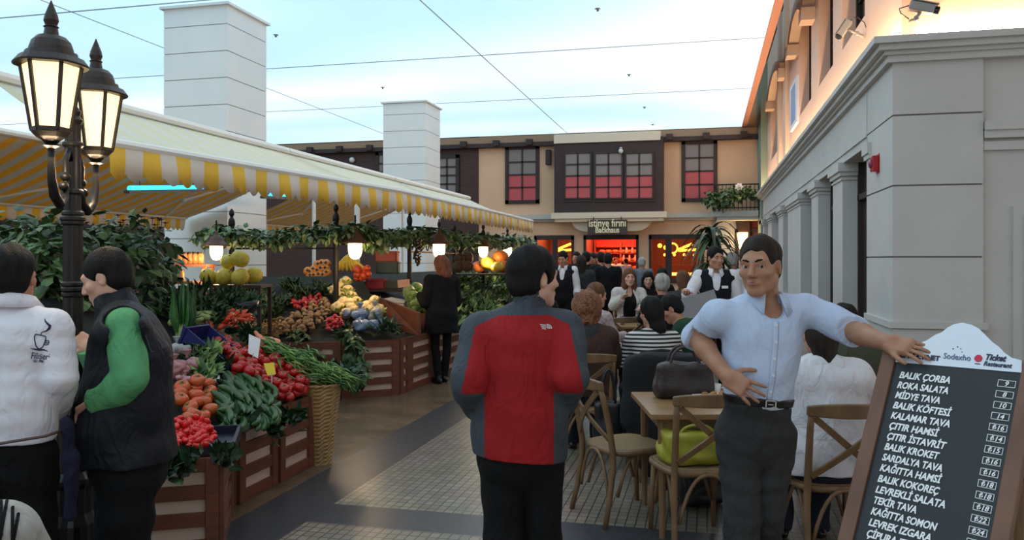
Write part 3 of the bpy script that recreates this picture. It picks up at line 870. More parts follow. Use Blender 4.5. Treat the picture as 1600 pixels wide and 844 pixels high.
# bluish tubes below the awnings
TEAL = mat('teal_tube_glow', (90, 220, 240), 0.4, emit=(50, 200, 235), estr=1.5)
def tube_lamp(a, b, lab):
    t = thing('tube_lamp', lab, 'lamp'); d = (b - a)
    MB().bar(a, b, 0.10, 0.05).build('housing', mat('grey_housing', (90, 92, 90), 0.5), t)
    MB().tube([a + d * 0.03 - V(0, 0, -0.05), b - d * 0.03 - V(0, 0, -0.05)], 0.045, 8).build('tube', TEAL, t)
    for q in (0.15, 0.85): MB().tube([a + d * q, a + d * q + V(0, 0, 0.40)], 0.006, 5).build('hanger', BLACKM, t)
tube_lamp(at(198, 300, 11.8), at(318, 298, 13.5), 'teal glowing tube lamp under the awning right of the street lamp')
tube_lamp(at(410, 308, 14.95), at(452, 310, 15.9), 'short teal tube lamp just right of the big white pillar')

# ------------------------------------------------------------------ iron trellis, vines and hanging lamps
LEAFS = [mat('ivy_leaf_%s' % n, c, 0.5, col2=c2, vscale=9) for n, c, c2 in (('dark', (44, 66, 38), (58, 84, 48)), ('mid', (72, 102, 58), (90, 122, 72)), ('pale', (104, 126, 88), (130, 146, 110)))]
STEM = mat('vine_stem', (58, 48, 34), 0.8)
def leaf_run(path, n, rad, L, hang=0.5, seed=1, kinds=(5, 4, 2)):
    r = random.Random(seed); mb = MB(); P = [Vector(p) for p in path]
    bag = sum([[i] * k for i, k in enumerate(kinds)], [])
    for i in range(n):
        f = r.random() * (len(P) - 1); a = int(f); p = P[a].lerp(P[min(a + 1, len(P) - 1)], f - a)
        o = V(r.gauss(0, 1), r.gauss(0, 1), r.gauss(0, 1)); o *= rad * r.random() ** 0.5 / max(0.3, o.length)
        o.z *= 0.8
        d = V(r.uniform(-1, 1), r.uniform(-1, 1), r.uniform(-1, 0.5) - hang * 0.4) + o * 2
        mb.cm = r.choice(bag); l = L * r.uniform(0.6, 1.25)
        mb.leaf(p + o, d, V(r.uniform(-.4, .4), r.uniform(-.4, .4), 1), l, l * r.uniform(0.55, 0.8), 0.25)
    return mb
def garland(path, n, rad, L, label, hang=0.5, seed=1, cat='garland', name='vine_garland', kinds=(5, 4, 2)):
    t = thing(name, label, cat, path[0])
    leaf_run(path, n, rad, L, hang, seed, kinds).build('foliage', LEAFS, t, org=path[0])
    MB().tube(path, 0.012, 6).build('stem', STEM, t, org=path[0])
    return t
def finial_post(x, y, zt, t, r=0.035):
    MB().lathe([(r * 1.5, 0), (r * 1.5, 0.1), (r, 0.14), (r, zt - 0.32), (r * 1.5, zt - 0.31), (r * 1.5, zt - 0.28), (r * 0.9, zt - 0.26), (r * 1.25, zt - 0.2), (r * 1.1, zt - 0.15), (r * 0.5, zt - 0.11), (r * 1.0, zt - 0.07), (r * 0.8, zt - 0.03), (0.004, zt)], 10, (x, y, 0)).build('post', BLACKM, t)
def rail_between(a, b, t, z):
    a, b = V(a[0], a[1], z), V(b[0], b[1], z); m = MB()
    m.bar(a, b, 0.025, 0.025); m.bar(a - V(0, 0, 0.22), b - V(0, 0, 0.22), 0.025, 0.025)
    L = (b - a).length; d = (b - a) / L; n = max(2, int(L / 0.22))
    for i in range(n):
        c = a + d * (L * (i + 0.5) / n) - V(0, 0, 0.11)
        pts = []
        for k_ in range(15):
            q = k_ / 14 * 1.6 * PI * (1 if i % 2 else -1); rr = 0.095 * (1 - 0.55 * k_ / 14)
            pts.append(c + d * (rr * math.cos(q)) + V(0, 0, rr * math.sin(q)))
        m.tube(pts, 0.009, 5)
    m.build('scroll_rail', BLACKM, t)
T = thing('iron_trellis', 'black iron trellis with scrolled rail and spiked posts over the octagonal counter', 'trellis')
tp = [at(362, 326, 10.4), at(525, 318, 10.2), at(640, 325, 11.9), at(710, 352, 14.8), at(755, 350, 15.6), at(793, 356, 17.4)]
tpz = [p.z for p in tp]
for p in tp: finial_post(p.x, p.y, p.z, T)
for a, b in ((0, 1), (1, 2), (2, 3), (3, 4), (4, 5)): rail_between(tp[a], tp[b], T, min(tpz[a], tpz[b]) - 0.30)
e = at(686, 345, 12.6); rail_between(tp[2], e, T, tp[2].z - 0.28); finial_post(e.x, e.y, e.z, T, 0.028)
T2 = thing('iron_trellis', 'black iron trellis with scrolled rail behind the leaves at the far left', 'trellis')
tq = [at(-40, 352, 8.3), at(8, 352, 8.3), at(75, 345, 8.4), at(178, 345, 8.7)]
for p in tq: finial_post(p.x, p.y, p.z, T2)
for a, b in ((0, 1), (1, 2), (2, 3)): rail_between(tq[a], tq[b], T2, 1.98)
g1 = [at(318, 372, 10.0), at(345, 362, 10.0), at(400, 372, 10.0), at(455, 366, 10.0), at(510, 362, 10.0), at(556, 362, 10.1)]
garland(g1, 900, 0.15, 0.11, 'green vine garland hanging between the two left lamps', seed=3)
g2 = [at(556, 362, 10.1), at(590, 372, 10.6), at(640, 366, 11.9), at(690, 370, 12.9)]
garland(g2, 1000, 0.17, 0.12, 'pale green vine garland in front of the smaller white pillar', seed=4, kinds=(3, 5, 4))
g3 = [at(690, 368, 12.9), at(722, 376, 14.2), at(757, 374, 15.6), at(800, 376, 17.2), at(828, 378, 18)]
garland(g3, 900, 0.17, 0.13, 'pale green vine garland beyond the third lamp, reaching the dark haired man', seed=5, kinds=(3, 5, 4))
# clusters of dark grapes or bulbs hanging from it
GRAPE = mat('dark_grape', (46, 34, 40), 0.3)
def bunch(u, v, d, s, lab):
    p = at(u, v, d); t = thing('grape_bunch', lab, 'grapes', p); r = random.Random(u); mb = MB()
    for i in range(60):
        z = -r.random(); w = (1 + z * 0.85) * 0.5
        mb.ball((r.gauss(0, .4) * w * s, r.gauss(0, .4) * w * s, z * s), 0.055 * s, 7, 5)
    mb.build('grapes', GRAPE, t, smooth=True); MB().tube([(0, 0, -0.1 * s), (0, 0, 0.12 * s)], 0.006, 5).build('stem', STEM, t)
bunch(653, 372, 11.8, 0.40, 'dark grape bunch hanging left of the third lamp')
bunch(720, 368, 14.2, 0.35, 'dark grape bunch hanging between the third and fourth lamps')
# lamps with bell shades
GLOBE = mat('lamp_glass_glow', (255, 235, 205), 0.3, emit=(255, 214, 150), estr=9.0)
SHADE = mat('brown_enamel_shade', (74, 40, 30), 0.45)
t = thing('hanging_lamp', 'x', 'lamp')
MB().lathe([(0.012, -0.115), (0.045, -0.105), (0.07, -0.075), (0.085, -0.02), (0.088, 0.06), (0.085, 0.10)], 16).build('globe', GLOBE, t, smooth=True)
MB().lathe([(0.19, 0.085), (0.185, 0.10), (0.13, 0.13), (0.10, 0.17), (0.085, 0.21), (0.04, 0.23), (0.025, 0.26), (0.02, 0.3)], 18).build('shade', SHADE, t, smooth=True)
MB().tube([(0, 0, 0.28), (0, 0, 0.44)], 0.012, 6).build('stem', BLACKM, t)
LAMP = Series(t)
for u, v, d, s, lab in ((338, 394, 9.6, 0.86, 'glowing bell shaded lamp above the yellow melons'), (555, 391, 10.05, 1.0, 'glowing bell shaded lamp above the yellow bananas'),
                     (686, 391, 12.0, 1.05, 'glowing bell shaded lamp above the woman in the black coat'), (755, 393, 15.0, 1.0, 'fourth glowing lamp, left of the last lamp near the dark haired man'),
                     (793, 393, 17.0, 1.05, 'farthest glowing lamp above the pumpkins, close to the dark haired man')):
    p = at(u, v, d); LAMP.put(p, 0, lab, 'bell shaded lamps under the vine', s)
    la = bpy.data.lights.new('lamp_light', 'POINT'); la.energy = 14; la.color = (1, 0.66, 0.36); la.shadow_soft_size = 0.09
    lo = bpy.data.objects.new('lamp_light', la); COL.objects.link(lo); lo.location = p - V(0, 0, 0.22) + V(0.1, -0.12, 0)

# ------------------------------------------------------------------ fruit and vegetables
def proj(p):
    q = Vector(p) - V(0, 0, EYE); d = q.dot(FWD); return 800 + FPX * q.dot(RGT) / d, HOR - FPX * q.z / d
def inpoly(u, v, P):
    c = False; j = len(P) - 1
    for i in range(len(P)):
        if (P[i][1] > v) != (P[j][1] > v) and u < (P[j][0] - P[i][0]) * (v - P[i][1]) / (P[j][1] - P[i][1]) + P[i][0]: c = not c
        j = i
    return c
def fill(P, plane, sp, seed=0, jit=0.25):
    """points spread evenly over the part of a sloping bed that lies inside the outline P"""
    r = random.Random(seed); C = [plane(u, v) for u, v in P]
    x0, x1 = min(c.x for c in C), max(c.x for c in C); y0, y1 = min(c.y for c in C), max(c.y for c in C)
    c0 = C[0]; out = []; row = 0; y = y0
    a, b = plane(*P[0]), plane(P[0][0] + 9, P[0][1]); c = plane(P[0][0], P[0][1] + 9)
    nn = (b - a).cross(c - a).normalized()
    if nn.z < 0: nn = -nn
    while y <= y1:
        x = x0 + (row % 2) * sp / 2
        while x <= x1:
            q = V(x + r.uniform(-jit, jit) * sp, y + r.uniform(-jit, jit) * sp, 0)
            q.z = c0.z - ((q.x - c0.x) * nn.x + (q.y - c0.y) * nn.y) / nn.z
            u, v = proj(q)
            if inpoly(u, v, P): out.append(q)
            x += sp
        y += sp * 0.87; row += 1
    return out, nn
def rrot(r, tilt=0.5): return (r.uniform(-tilt, tilt), r.uniform(-tilt, tilt), r.uniform(0, 2 * PI))
TOMR = mat('ripe_tomato_skin', (176, 26, 22), 0.22, col2=(160, 20, 18), vscale=20)
TOMO = mat('orange_tomato_skin', (196, 70, 34), 0.25, col2=(170, 90, 44), vscale=14)
GRN = mat('stalk_green', (66, 96, 44), 0.5)
CUKE = mat('cucumber_skin', (34, 66, 34), 0.35, col2=(52, 88, 44), vscale=18, bump=0.3, bscale=120)
def tomato(m, label, R=0.042):
    t = thing('tomato', label, 'tomato'); mb = MB()
    prof = [(0.001, -0.8), (0.45, -0.78), (0.85, -0.5), (1.0, -0.05), (0.93, 0.38), (0.66, 0.68), (0.32, 0.74), (0.1, 0.62)]
    mb.lathe([(a * R, b * R * 0.92) for a, b in prof], 14, lob=lambda q: 1 + 0.035 * math.cos(5 * q)); mb.build('flesh', m, t, smooth=True)
    c = MB()
    for k_ in range(5):
        q = k_ * 2 * PI / 5; c.leaf((0, 0, R * 0.64), (math.cos(q), math.sin(q), 0.15), (0, 0, 1), R * 0.55, R * 0.16, 0.1)
    c.tube([(0, 0, R * 0.6), (0.1 * R, 0, R * 0.85)], R * 0.06, 5); c.build('calyx', GRN, t)
    return Series(t)
S = tomato(TOMR, 'x')
r = random.Random(1)
def pile(series, P, plane, sp, lift, label, group, seed=0, tilt=0.6, top=0.0, topl=0.05, sc=(0.9, 1.12)):
    pts, nn = fill(P, plane, sp, seed); rr_ = random.Random(seed + 50); n = 0
    for q in pts:
        series.put(q + nn * lift, rrot(rr_, tilt), label, group, rr_.uniform(*sc)); n += 1
    if top:
        for q in pts:
            if rr_.random() < top:
                series.put(q + nn * (lift + topl) + V(rr_.uniform(-1, 1), rr_.uniform(-1, 1), 0) * sp * 0.4, rrot(rr_, tilt), label, group, rr_.uniform(*sc)); n += 1
    return n
TP = [(404, 606), (436, 634), (478, 624), (472, 602), (440, 576), (408, 548), (368, 554), (350, 572), (368, 600)]
pile(S, TP, bed, 0.072, 0.045, 'ripe red tomato heaped behind the cucumbers, left of the yellow price card', 'heap of red tomatoes', 2, top=0.5, topl=0.05)
pile(S, [(325, 536), (342, 532), (372, 552), (352, 566)], bed, 0.075, 0.06, 'red tomato lying inside the tilted blue crate', 'tomatoes in the blue crate', 3)
S2 = tomato(TOMO, 'x', 0.05)
pile(S2, [(276, 606), (322, 606), (334, 640), (326, 664), (274, 668)], bed, 0.096, 0.04, 'large orange red tomato between the cucumbers and the dark vest', 'large orange tomatoes', 4, top=0.25, topl=0.06)
# tray of tiny plum tomatoes on the nearest crate
tray_c = V(-3.02, 4.14, 0.545)
def traypl(u, v): return on_plane(u, v, V(-3, 4, 0.60), (V(0, 0, 1) - FWD * 0.25).normalized())
BLUEP = mat('blue_plastic', (34, 36, 92), 0.4)
NAVYP = mat('dark_blue_tray_plastic', (20, 22, 44), 0.4)
t = thing('shallow_tray', 'dark blue shallow tray full of tiny plum tomatoes, on the nearest crate', 'tray', (-3.0, 4.12, 0.54), _a)
m = MB(); m.span(-0.33, 0.30, -0.22, 0.26, 0, 0.02); m.span(-0.34, -0.32, -0.22, 0.26, 0, 0.07); m.span(0.29, 0.31, -0.22, 0.26, 0, 0.07); m.span(-0.34, 0.31, -0.24, -0.22, 0, 0.07); m.span(-0.34, 0.31, 0.25, 0.27, 0, 0.07)
m.build('tray_body', NAVYP, t)
t = thing('plum_tomato', 'x', 'tomato'); MB().ball((0, 0, 0), (0.017, 0.017, 0.027), 9, 7).build('flesh', mat('plum_tomato_skin', (206, 34, 34), 0.25), t, smooth=True)
MB().ball((0, 0, 0.027), (0.004, 0.004, 0.003), 6, 4).build('stalk_scar', GRN, t)
S3 = Series(t)
pile(S3, [(236, 664), (320, 664), (337, 682), (326, 704), (236, 712)], traypl, 0.034, 0.02, 'tiny red plum tomato heaped in the tray on the nearest crate', 'tiny plum tomatoes in the tray', 5, tilt=1.5, top=0.35, topl=0.03)
# cucumbers
def cucumber(R=0.021, L=0.2, bend=0.03):
    t = thing('cucumber', 'x', 'cucumber'); n = 9
    pts = [(L * (i / n - 0.5), bend * (1 - (2 * i / n - 1) ** 2), 0) for i in range(n + 1)]
    rs = [R * (1 - abs(2 * i / n - 1) ** 4) ** 0.5 * 0.95 + 0.003 for i in range(n + 1)]
    MB().tube(pts, rs, 9).build('skin', CUKE, t, smooth=True)
    MB().tube([(L * 0.5, 0, 0), (L * 0.5 + 0.012, 0, 0)], 0.004, 5).build('stalk', GRN, t)
    return Series(t)
S4 = cucumber()
CP = [(338, 602), (388, 588), (408, 612), (430, 642), (428, 662), (346, 676), (330, 645)]
for layer, (sp, lf, prob) in enumerate(((0.062, 0.02, 1), (0.075, 0.055, 0.85), (0.10, 0.09, 0.5))):
    pts, nn = fill(CP, bed, sp, 8 + layer); rr_ = random.Random(30 + layer)
    for q in pts:
        if rr_.random() > prob: continue
        yw = math.radians(-38) + rr_.gauss(0, 0.45)
        R_ = Matrix.Rotation(0, 3, 'Z')
        d = V(math.cos(yw), math.sin(yw), 0); d = (d - nn * d.dot(nn)).normalized(); e = nn.cross(d)
        S4.put(q + nn * lf, Matrix((d, e, nn)).transposed().to_euler(), 'dark green cucumber heaped on the middle crate beside the tomatoes', 'heap of cucumbers', rr_.uniform(0.85, 1.1))
# pale courgettes
t = thing('courgette', 'x', 'courgette'); MB().tube([(-.09, 0, 0), (-.08, 0, 0), (0, 0.006, 0), (.07, 0, 0), (.085, 0, 0)], [0.005, 0.024, 0.028, 0.022, 0.01], 9).build('skin', mat('pale_courgette_skin', (150, 168, 96), 0.4), t, smooth=True)
MB().tube([(.08, 0, 0), (.105, 0, 0)], 0.009, 6).build('stalk', GRN, t)
S5 = Series(t)
for i, (u, v, y) in enumerate(((283, 516, 0.3), (298, 511, 0.9), (311, 507, 0.2), (321, 502, 1.0))):
    S5.put(bed(u, v) + V(0, 0, 0.06), (0, 0, y), ('pale green courgette nearest the dark vest', 'second pale green courgette from the dark vest', 'third pale green courgette, left of the orange pepper', 'topmost pale green courgette beside the orange pepper')[i], None, 1.15)
# greens
def greens(name, label, mats_, n, L, W, spread, seed, up=0.6, stalk=True):
    r_ = random.Random(seed); t = thing(name, label, 'greens'); mb = MB()
    for i in range(n):
        q = r_.uniform(0, 2 * PI); e = r_.random() ** 0.6
        d = V(math.cos(q) * e * spread, math.sin(q) * e * spread, up + r_.uniform(0, 0.5))
        mb.cm = r_.randrange(len(mats_)); l = L * r_.uniform(0.6, 1.1)
        o = V(r_.gauss(0, .25), r_.gauss(0, .25), 0) * L * spread
        mb.leaf(o + V(0, 0, 0.01), d, V(r_.uniform(-.5, .5), r_.uniform(-.5, .5), 1), l, W * r_.uniform(0.7, 1.2), 0.3)
    mb.build('leaves', mats_, t)
    if stalk:
        s = MB()
        for i in range(5): s.tube([(r_.uniform(-.02, .02), r_.uniform(-.02, .02), -0.02), (r_.uniform(-.05, .05), r_.uniform(-.05, .05), L * 0.4)], 0.006, 5)
        s.build('stalks', GRN, t)
    return t
GD = [mat('herb_dark', (34, 54, 29), 0.55), mat('herb_mid', (50, 78, 38), 0.55)]
GM = [mat('lettuce_mid', (70, 104, 46), 0.5), mat('herb_mid', (44, 70, 34)), mat('lettuce_pale', (112, 140, 70), 0.5)]
GB = [mat('chard_leaf', (40, 74, 42), 0.45, col2=(56, 92, 54), vscale=10), mat('chard_leaf_dark', (28, 52, 32), 0.45)]
SG = [Series(greens('bunch_of_greens', 'x', GD, 46, 0.2, 0.05, 0.9, 1)), Series(greens('bunch_of_greens', 'x', GM, 40, 0.2, 0.07, 0.9, 2)), Series(greens('bunch_of_greens', 'x', GB, 26, 0.22, 0.10, 1.0, 3))]
def scatter(which, P, plane, sp, label, group, seed, lift=0.0, sc=(0.8, 1.2), tilt=0.5):
    pts, nn = fill(P, plane, sp, seed, 0.35); r_ = random.Random(seed)
    for q in pts: SG[r_.choice(which)].put(q + nn * lift, rrot(r_, tilt), label, group, r_.uniform(*sc))
scatter([2], [(240, 704), (300, 708), (336, 690), (348, 700), (338, 722), (250, 728)], traypl, 0.12, 'dark chard leaves tucked round the tray on the nearest crate', 'chard leaves round the tray', 5, -0.05, (0.5, 0.7), 1.0)
scatter([2], [(318, 660), (345, 668), (430, 662), (480, 628), (492, 640), (440, 668), (345, 690)], bed, 0.16, 'dark leaves hanging over the front of the crates below the cucumbers and tomatoes', 'leaves over the crate fronts', 6, -0.04, (0.6, 0.95), 1.2)
scatter([0, 1], [(285, 548), (318, 540), (352, 575), (340, 604), (296, 600)], bed, 0.15, 'green herbs between the tilted blue crate and the pink bags', 'herbs beside the blue crate', 7, 0.0, (0.6, 0.9))
scatter([2, 0], [(362, 522), (398, 520), (398, 548), (372, 548)], bed, 0.14, 'small leaved herbs between the blue crate and the white price card', 'herbs behind the tomatoes', 8, 0.0, (0.6, 0.8))
scatter([0], [(245, 500), (300, 520), (340, 505), (400, 500), (400, 470), (345, 455), (250, 470)], bed, 0.2, 'dark herbs on the upper part of the near stand', 'dark herbs on the near stand', 9, 0.0, (0.65, 0.95))
scatter([0], [(330, 462), (410, 446), (480, 440), (540, 452), (500, 470), (440, 500), (400, 505), (395, 470), (330, 470)], deck, 0.22, 'dark herbs across the top of the octagonal counter', 'dark herbs on the counter', 10, 0.0, (0.6, 0.95))
scatter([0], [(430, 528), (530, 524), (640, 524), (655, 508), (600, 512), (560, 516), (500, 520)], deck, 0.2, 'dark leaves along the front edge of the octagonal counter', 'leaves on the counter edge', 11, -0.02, (0.6, 1.0), 1.0)
scatter([0, 1, 1], [(690, 524), (678, 500), (700, 440), (735, 430), (800, 430), (815, 445), (790, 480), (760, 505)], deck, 0.22, 'loose greens heaped on the counter between the black coat and the red jacket', 'greens on the aisle side of the counter', 12, 0.02, (0.9, 1.3))
scatter([0], [(640, 440), (690, 438), (735, 425), (800, 425), (800, 432), (720, 446), (660, 446)], deck, 0.30, 'dark greens along the far side of the counter', 'dark greens at the back of the counter', 13, 0.05, (1.0, 1.5))
for i, (u, v, s) in enumerate(((722, 502, 1.1), (757, 452, 0.9), (775, 470, 1.0))):
    pass
# upright leek bundle
t = thing('leek_bundle', 'tall bright green bundle of long leaves standing right of the dark vest', 'greens', bed(285, 520) - V(0, 0, 0.02))
r_ = random.Random(5); mb = MB()
for i in range(70):
    q = r_.uniform(0, 6.28); e = r_.random(); mb.cm = i % 2
    mb.leaf((0.05 * e * math.cos(q), 0.05 * e * math.sin(q), 0), (0.22 * e * math.cos(q), 0.22 * e * math.sin(q), 1), (math.cos(q), math.sin(q), 0.3), r_.uniform(0.3, 0.46), 0.03, 0.06)
mb.build('leaves', [mat('leek_green', (58, 106, 50), 0.5), mat('leek_green_dark', (40, 78, 40), 0.5)], t)
MB().lathe([(0.05, -0.02), (0.055, 0.05), (0.05, 0.1)], 10).build('tie', mat('pale_leek_base', (150, 170, 110), 0.5), t)
# blue crate tilted on the bed
c = bed(335, 556); d = (V(-1, 0, BS)).normalized(); e = V(0, 1, 0)
R_ = Matrix((d, e, d.cross(e))).transposed() if d.cross(e).z > 0 else Matrix((d, -e, d.cross(-e))).transposed()
t = thing('blue_crate', 'tilted blue plastic crate holding a few tomatoes above the heap', 'crate', c + V(0, 0, 0.01)); t.rotation_euler = R_.to_euler()
m = MB(); m.span(-0.22, 0.2, -0.14, 0.14, 0, 0.015)
for s_ in (-0.14, 0.14): m.prism([(-0.22, 0), (0.24, 0), (0.26, 0.13), (-0.24, 0.05)], 0.012, o=(0, s_, 0), ax=(1, 0, 0), ay=(0, 0, 1))
m.span(0.22, 0.235, -0.15, 0.15, 0, 0.13); m.build('crate_body', BLUEP, t)
# soft bags
def bag(u, v, plane, s, m, label, seed, name='plastic_bag', knot=True, lift=0.06):
    p = plane(u, v) + V(0, 0, lift); t = thing(name, label, 'bag', p, seed)
    g = SDF((-1.5 * s, -1.5 * s, -1.2 * s), (1.5 * s, 1.5 * s, 1.9 * s), s / 11); rr_ = np.random.RandomState(seed)
    for i in range(9):
        o = rr_.normal(size=3) * 0.42 * s; o[2] *= 0.5; g.ell(o, (0.42 * s, 0.42 * s, 0.38 * s), k=0.2 * s)
    g.wrinkle(0.05 * s, 9 / s, seed); g.build('bag_body', m, t)
    if knot:
        k2 = MB(); k2.lathe([(0.12 * s, 0.5 * s), (0.1 * s, 0.75 * s), (0.3 * s, 1.1 * s), (0.34 * s, 1.2 * s)], 9, lob=lambda q: 1 + 0.25 * math.sin(4 * q)); k2.build('gathered_top', m, t, smooth=True)
PINKB = mat('pink_veiled_plastic', (178, 136, 140), 0.3, col2=(150, 90, 96), vscale=9)
WHITEB = mat('clear_white_plastic', (170, 176, 180), 0.25, col2=(130, 120, 122), vscale=9)
BLUEB = mat('pale_blue_plastic', (140, 162, 196), 0.28, col2=(92, 108, 140), vscale=8)
for i, (u, v, m, lab) in enumerate(((276, 560, WHITEB, 'whitish plastic bag right beside the dark vest, topmost of the bags'), (272, 590, PINKB, 'pink plastic bag beside the dark vest, below the whitish one'), (292, 582, PINKB, 'pink plastic bag left of the green herbs'), (290, 607, PINKB, 'small pink bag just above the large orange tomatoes'))):
    bag(u, v, bed, 0.085 if i < 3 else 0.05, m, lab, i + 1)
for i, (u, v, s, m, lab) in enumerate(((563, 500, 0.13, BLUEB, 'pale blue plastic bag just below the cauliflowers'), (585, 497, 0.13, WHITEB, 'clear bag right of the pale blue ones, against the cauliflowers'), (566, 516, 0.12, BLUEB, 'lower pale blue plastic bag at the counter edge'), (590, 514, 0.11, BLUEB, 'rightmost pale blue plastic bag at the counter edge'))):
    bag(u, v, deck, s, m, lab, 20 + i)
CARR = mat('orange_carrot_bag', (196, 92, 44), 0.35, col2=(176, 76, 36), vscale=14)
p = bed(418, 556) + V(0, 0, 0.05); t = thing('carrot_bag', 'orange bag of carrots with pink gathered top behind the green beans', 'bag', p)
g = SDF((-.3, -.3, -.2), (.3, .3, .3), 0.01); a1, a2 = at(438, 566, 6.6) - p, at(418, 544, 6.7) - p
g.cap(a1, a2, 0.075, 0.085, 0.02); g.wrinkle(0.008, 60, 3); g.build('bag_body', CARR, t)
g = SDF((-.35, -.35, -.2), (.3, .35, .35), 0.01); g.cap(at(410, 533, 6.7) - p, at(428, 538, 6.68) - p, 0.042, 0.055, 0.02); g.cap(at(399, 520, 6.7) - p, at(410, 533, 6.7) - p, 0.016, 0.035, 0.02); g.wrinkle(0.006, 70, 4); g.build('gathered_top', mat('pink_plastic', (226, 138, 112), 0.3), t)
# green beans spilling to the basket
WICK = mat('pale_wicker', (168, 136, 88), 0.6, col2=(146, 114, 70), vscale=40)
bk = atfloor(497, 722)
t = thing('wicker_basket', 'tall tapering pale wicker basket standing beside the crates on the floor', 'basket', bk)
H_ = 0.64; mb = MB(); NR, NS = 40, 44; vs = []; fs = []
for i in range(NR + 1):
    z = H_ * i / NR; rb = 0.112 + 0.075 * (i / NR) ** 1.3
    for k_ in range(NS):
        q = 2 * PI * k_ / NS; rr_ = rb + 0.006 * math.cos(NS / 4 * q + (PI if i % 2 else 0)) + 0.003 * math.cos(i * PI)
        vs.append((rr_ * math.cos(q), rr_ * math.sin(q), z))
for i in range(NR):
    for k_ in range(NS): fs.append((i * NS + k_, i * NS + (k_ + 1) % NS, (i + 1) * NS + (k_ + 1) % NS, (i + 1) * NS + k_))
mb.add(vs, fs); mb.add([(0.1 * math.cos(k_ * PI / 8), 0.1 * math.sin(k_ * PI / 8), 0.01) for k_ in range(16)], [tuple(range(16))])
mb.build('woven_body', WICK, t)
rim = MB()
for ph in (0, PI): rim.tube([((0.188 + 0.006 * math.cos(9 * q + ph)) * math.cos(q), (0.188 + 0.006 * math.cos(9 * q + ph)) * math.sin(q), H_ + 0.006 * math.sin(9 * q + ph)) for q in [2 * PI * j / 72 for j in range(73)]], 0.008, 5)
rim.build('braided_rim', WICK, t, smooth=True)
BEANM = [mat('bean_green', (92, 132, 60), 0.5), mat('bean_green_pale', (124, 158, 84), 0.5), mat('bean_green_dark', (62, 98, 46), 0.5)]
r_ = random.Random(11); mb = MB(); A = [at(416, 540, 6.6), at(448, 553, 6.55), at(486, 574, 6.5), at(516, 586, 6.5), at(545, 600, 6.55)]
for i in range(420):
    f = r_.random() * 3.99; j = int(f); p = A[j].lerp(A[j + 1], f - j); w = 0.035 + 0.05 * math.sin(PI * f / 4)
    p = p + V(r_.gauss(0, w), r_.gauss(0, w), r_.uniform(-0.05, 0.05)); dd = (A[j + 1] - A[j]).normalized() + V(r_.gauss(0, .45), r_.gauss(0, .45), r_.gauss(0, .22))
    dd.normalize(); l = r_.uniform(0.05, 0.09); mb.cm = r_.randrange(3)
    mb.tube([p - dd * l, p + V(0, 0, 0.012), p + dd * l], [0.003, 0.0075, 0.003], 5)
tag(mb.build('green_beans', BEANM, smooth=True), 'heap of long green beans spilling from the stand over the wicker basket', 'beans', kind='stuff')
scatter([2], [(505, 585), (552, 585), (560, 600), (520, 608)], lambda u, v: on_plane(u, v, V(0, 0, 0.60), V(0, 0, 1)), 0.14, 'dark leaves drooping over the right rim of the wicker basket', 'leaves on the basket', 14, 0.0, (0.6, 0.8), 0.9)
# round things on the counter
def lump(name, cat, m, R, seed, n=14, hs=9, part='flesh', leaf=None, flat=0.85):
    t = thing(name, 'x', cat); g = SDF((-1.4 * R,) * 3, (1.4 * R,) * 3, R / hs); rr_ = np.random.RandomState(seed)
    g.ell((0, 0, -0.1 * R), (0.72 * R, 0.72 * R, 0.6 * R), k=0.1 * R)
    for i in range(n):
        z = rr_.uniform(-0.1, 1); q = rr_.uniform(0, 6.28); s = math.sqrt(max(0, 1 - z * z))
        g.ell((0.7 * R * s * math.cos(q), 0.7 * R * s * math.sin(q), 0.7 * R * z * flat), (0.27 * R,) * 3, k=0.09 * R)
    g.build(part, m, t)
    if leaf:
        mb = MB()
        for i in range(9):
            q = i * 0.7; mb.leaf((0.5 * R * math.cos(q), 0.5 * R * math.sin(q), -0.55 * R), (math.cos(q), math.sin(q), 0.7), (0, 0, 1), R * 0.95, R * 0.6, 0.1)
        mb.build('leaves', leaf, t)
    return Series(t)
CAUL = lump('cauliflower', 'cauliflower', mat('cauliflower_curd', (214, 196, 150), 0.8, col2=(198, 176, 128), vscale=60, bump=0.4, bscale=200), 0.085, 4, 40, 10, 'curd', [mat('cauliflower_leaf', (150, 166, 84), 0.5)])
r_ = random.Random(3)
for i, (u, v, l) in enumerate(((520, 461, 0.02), (528, 463, 0.08), (540, 456, 0.10), (544, 463, 0.05), (532, 471, 0.05), (543, 471, 0.1), (549, 474, 0.05), (537, 483, 0.04), (528, 488, 0.02), (547, 486, 0.06), (557, 482, 0.05), (550, 491, 0.03), (573, 488, 0.03), (585, 484, 0.08), (591, 492, 0.03), (541, 495, 0.0), (580, 494, 0.02))):
    CAUL.put(deck(u, v + 3) + V(0, 0, 0.06 + l), rrot(r_, 0.6), 'creamy cauliflower in the heap left of the sloping brown board', 'heap of cauliflowers', r_.uniform(0.85, 1.15))
CAB = thing('cabbage', 'x', 'cabbage'); g = SDF((-.16,) * 3, (.16,) * 3, 0.011); g.ell((0, 0, 0), (0.105, 0.105, 0.095)); g.wrinkle(0.004, 40, 2); g.build('heart', mat('cabbage_green', (150, 172, 104), 0.45, col2=(124, 150, 78), vscale=14), CAB)
mb = MB()
for i in range(7):
    q = i * 0.93; mb.leaf((0.05 * math.cos(q), 0.05 * math.sin(q), -0.09), (math.cos(q), math.sin(q), 0.9), (0, 0, 1), 0.15, 0.13, -0.15)
mb.build('outer_leaves', mat('cabbage_leaf', (112, 144, 72), 0.45, col2=(134, 160, 92), vscale=12), CAB)
CAB = Series(CAB)
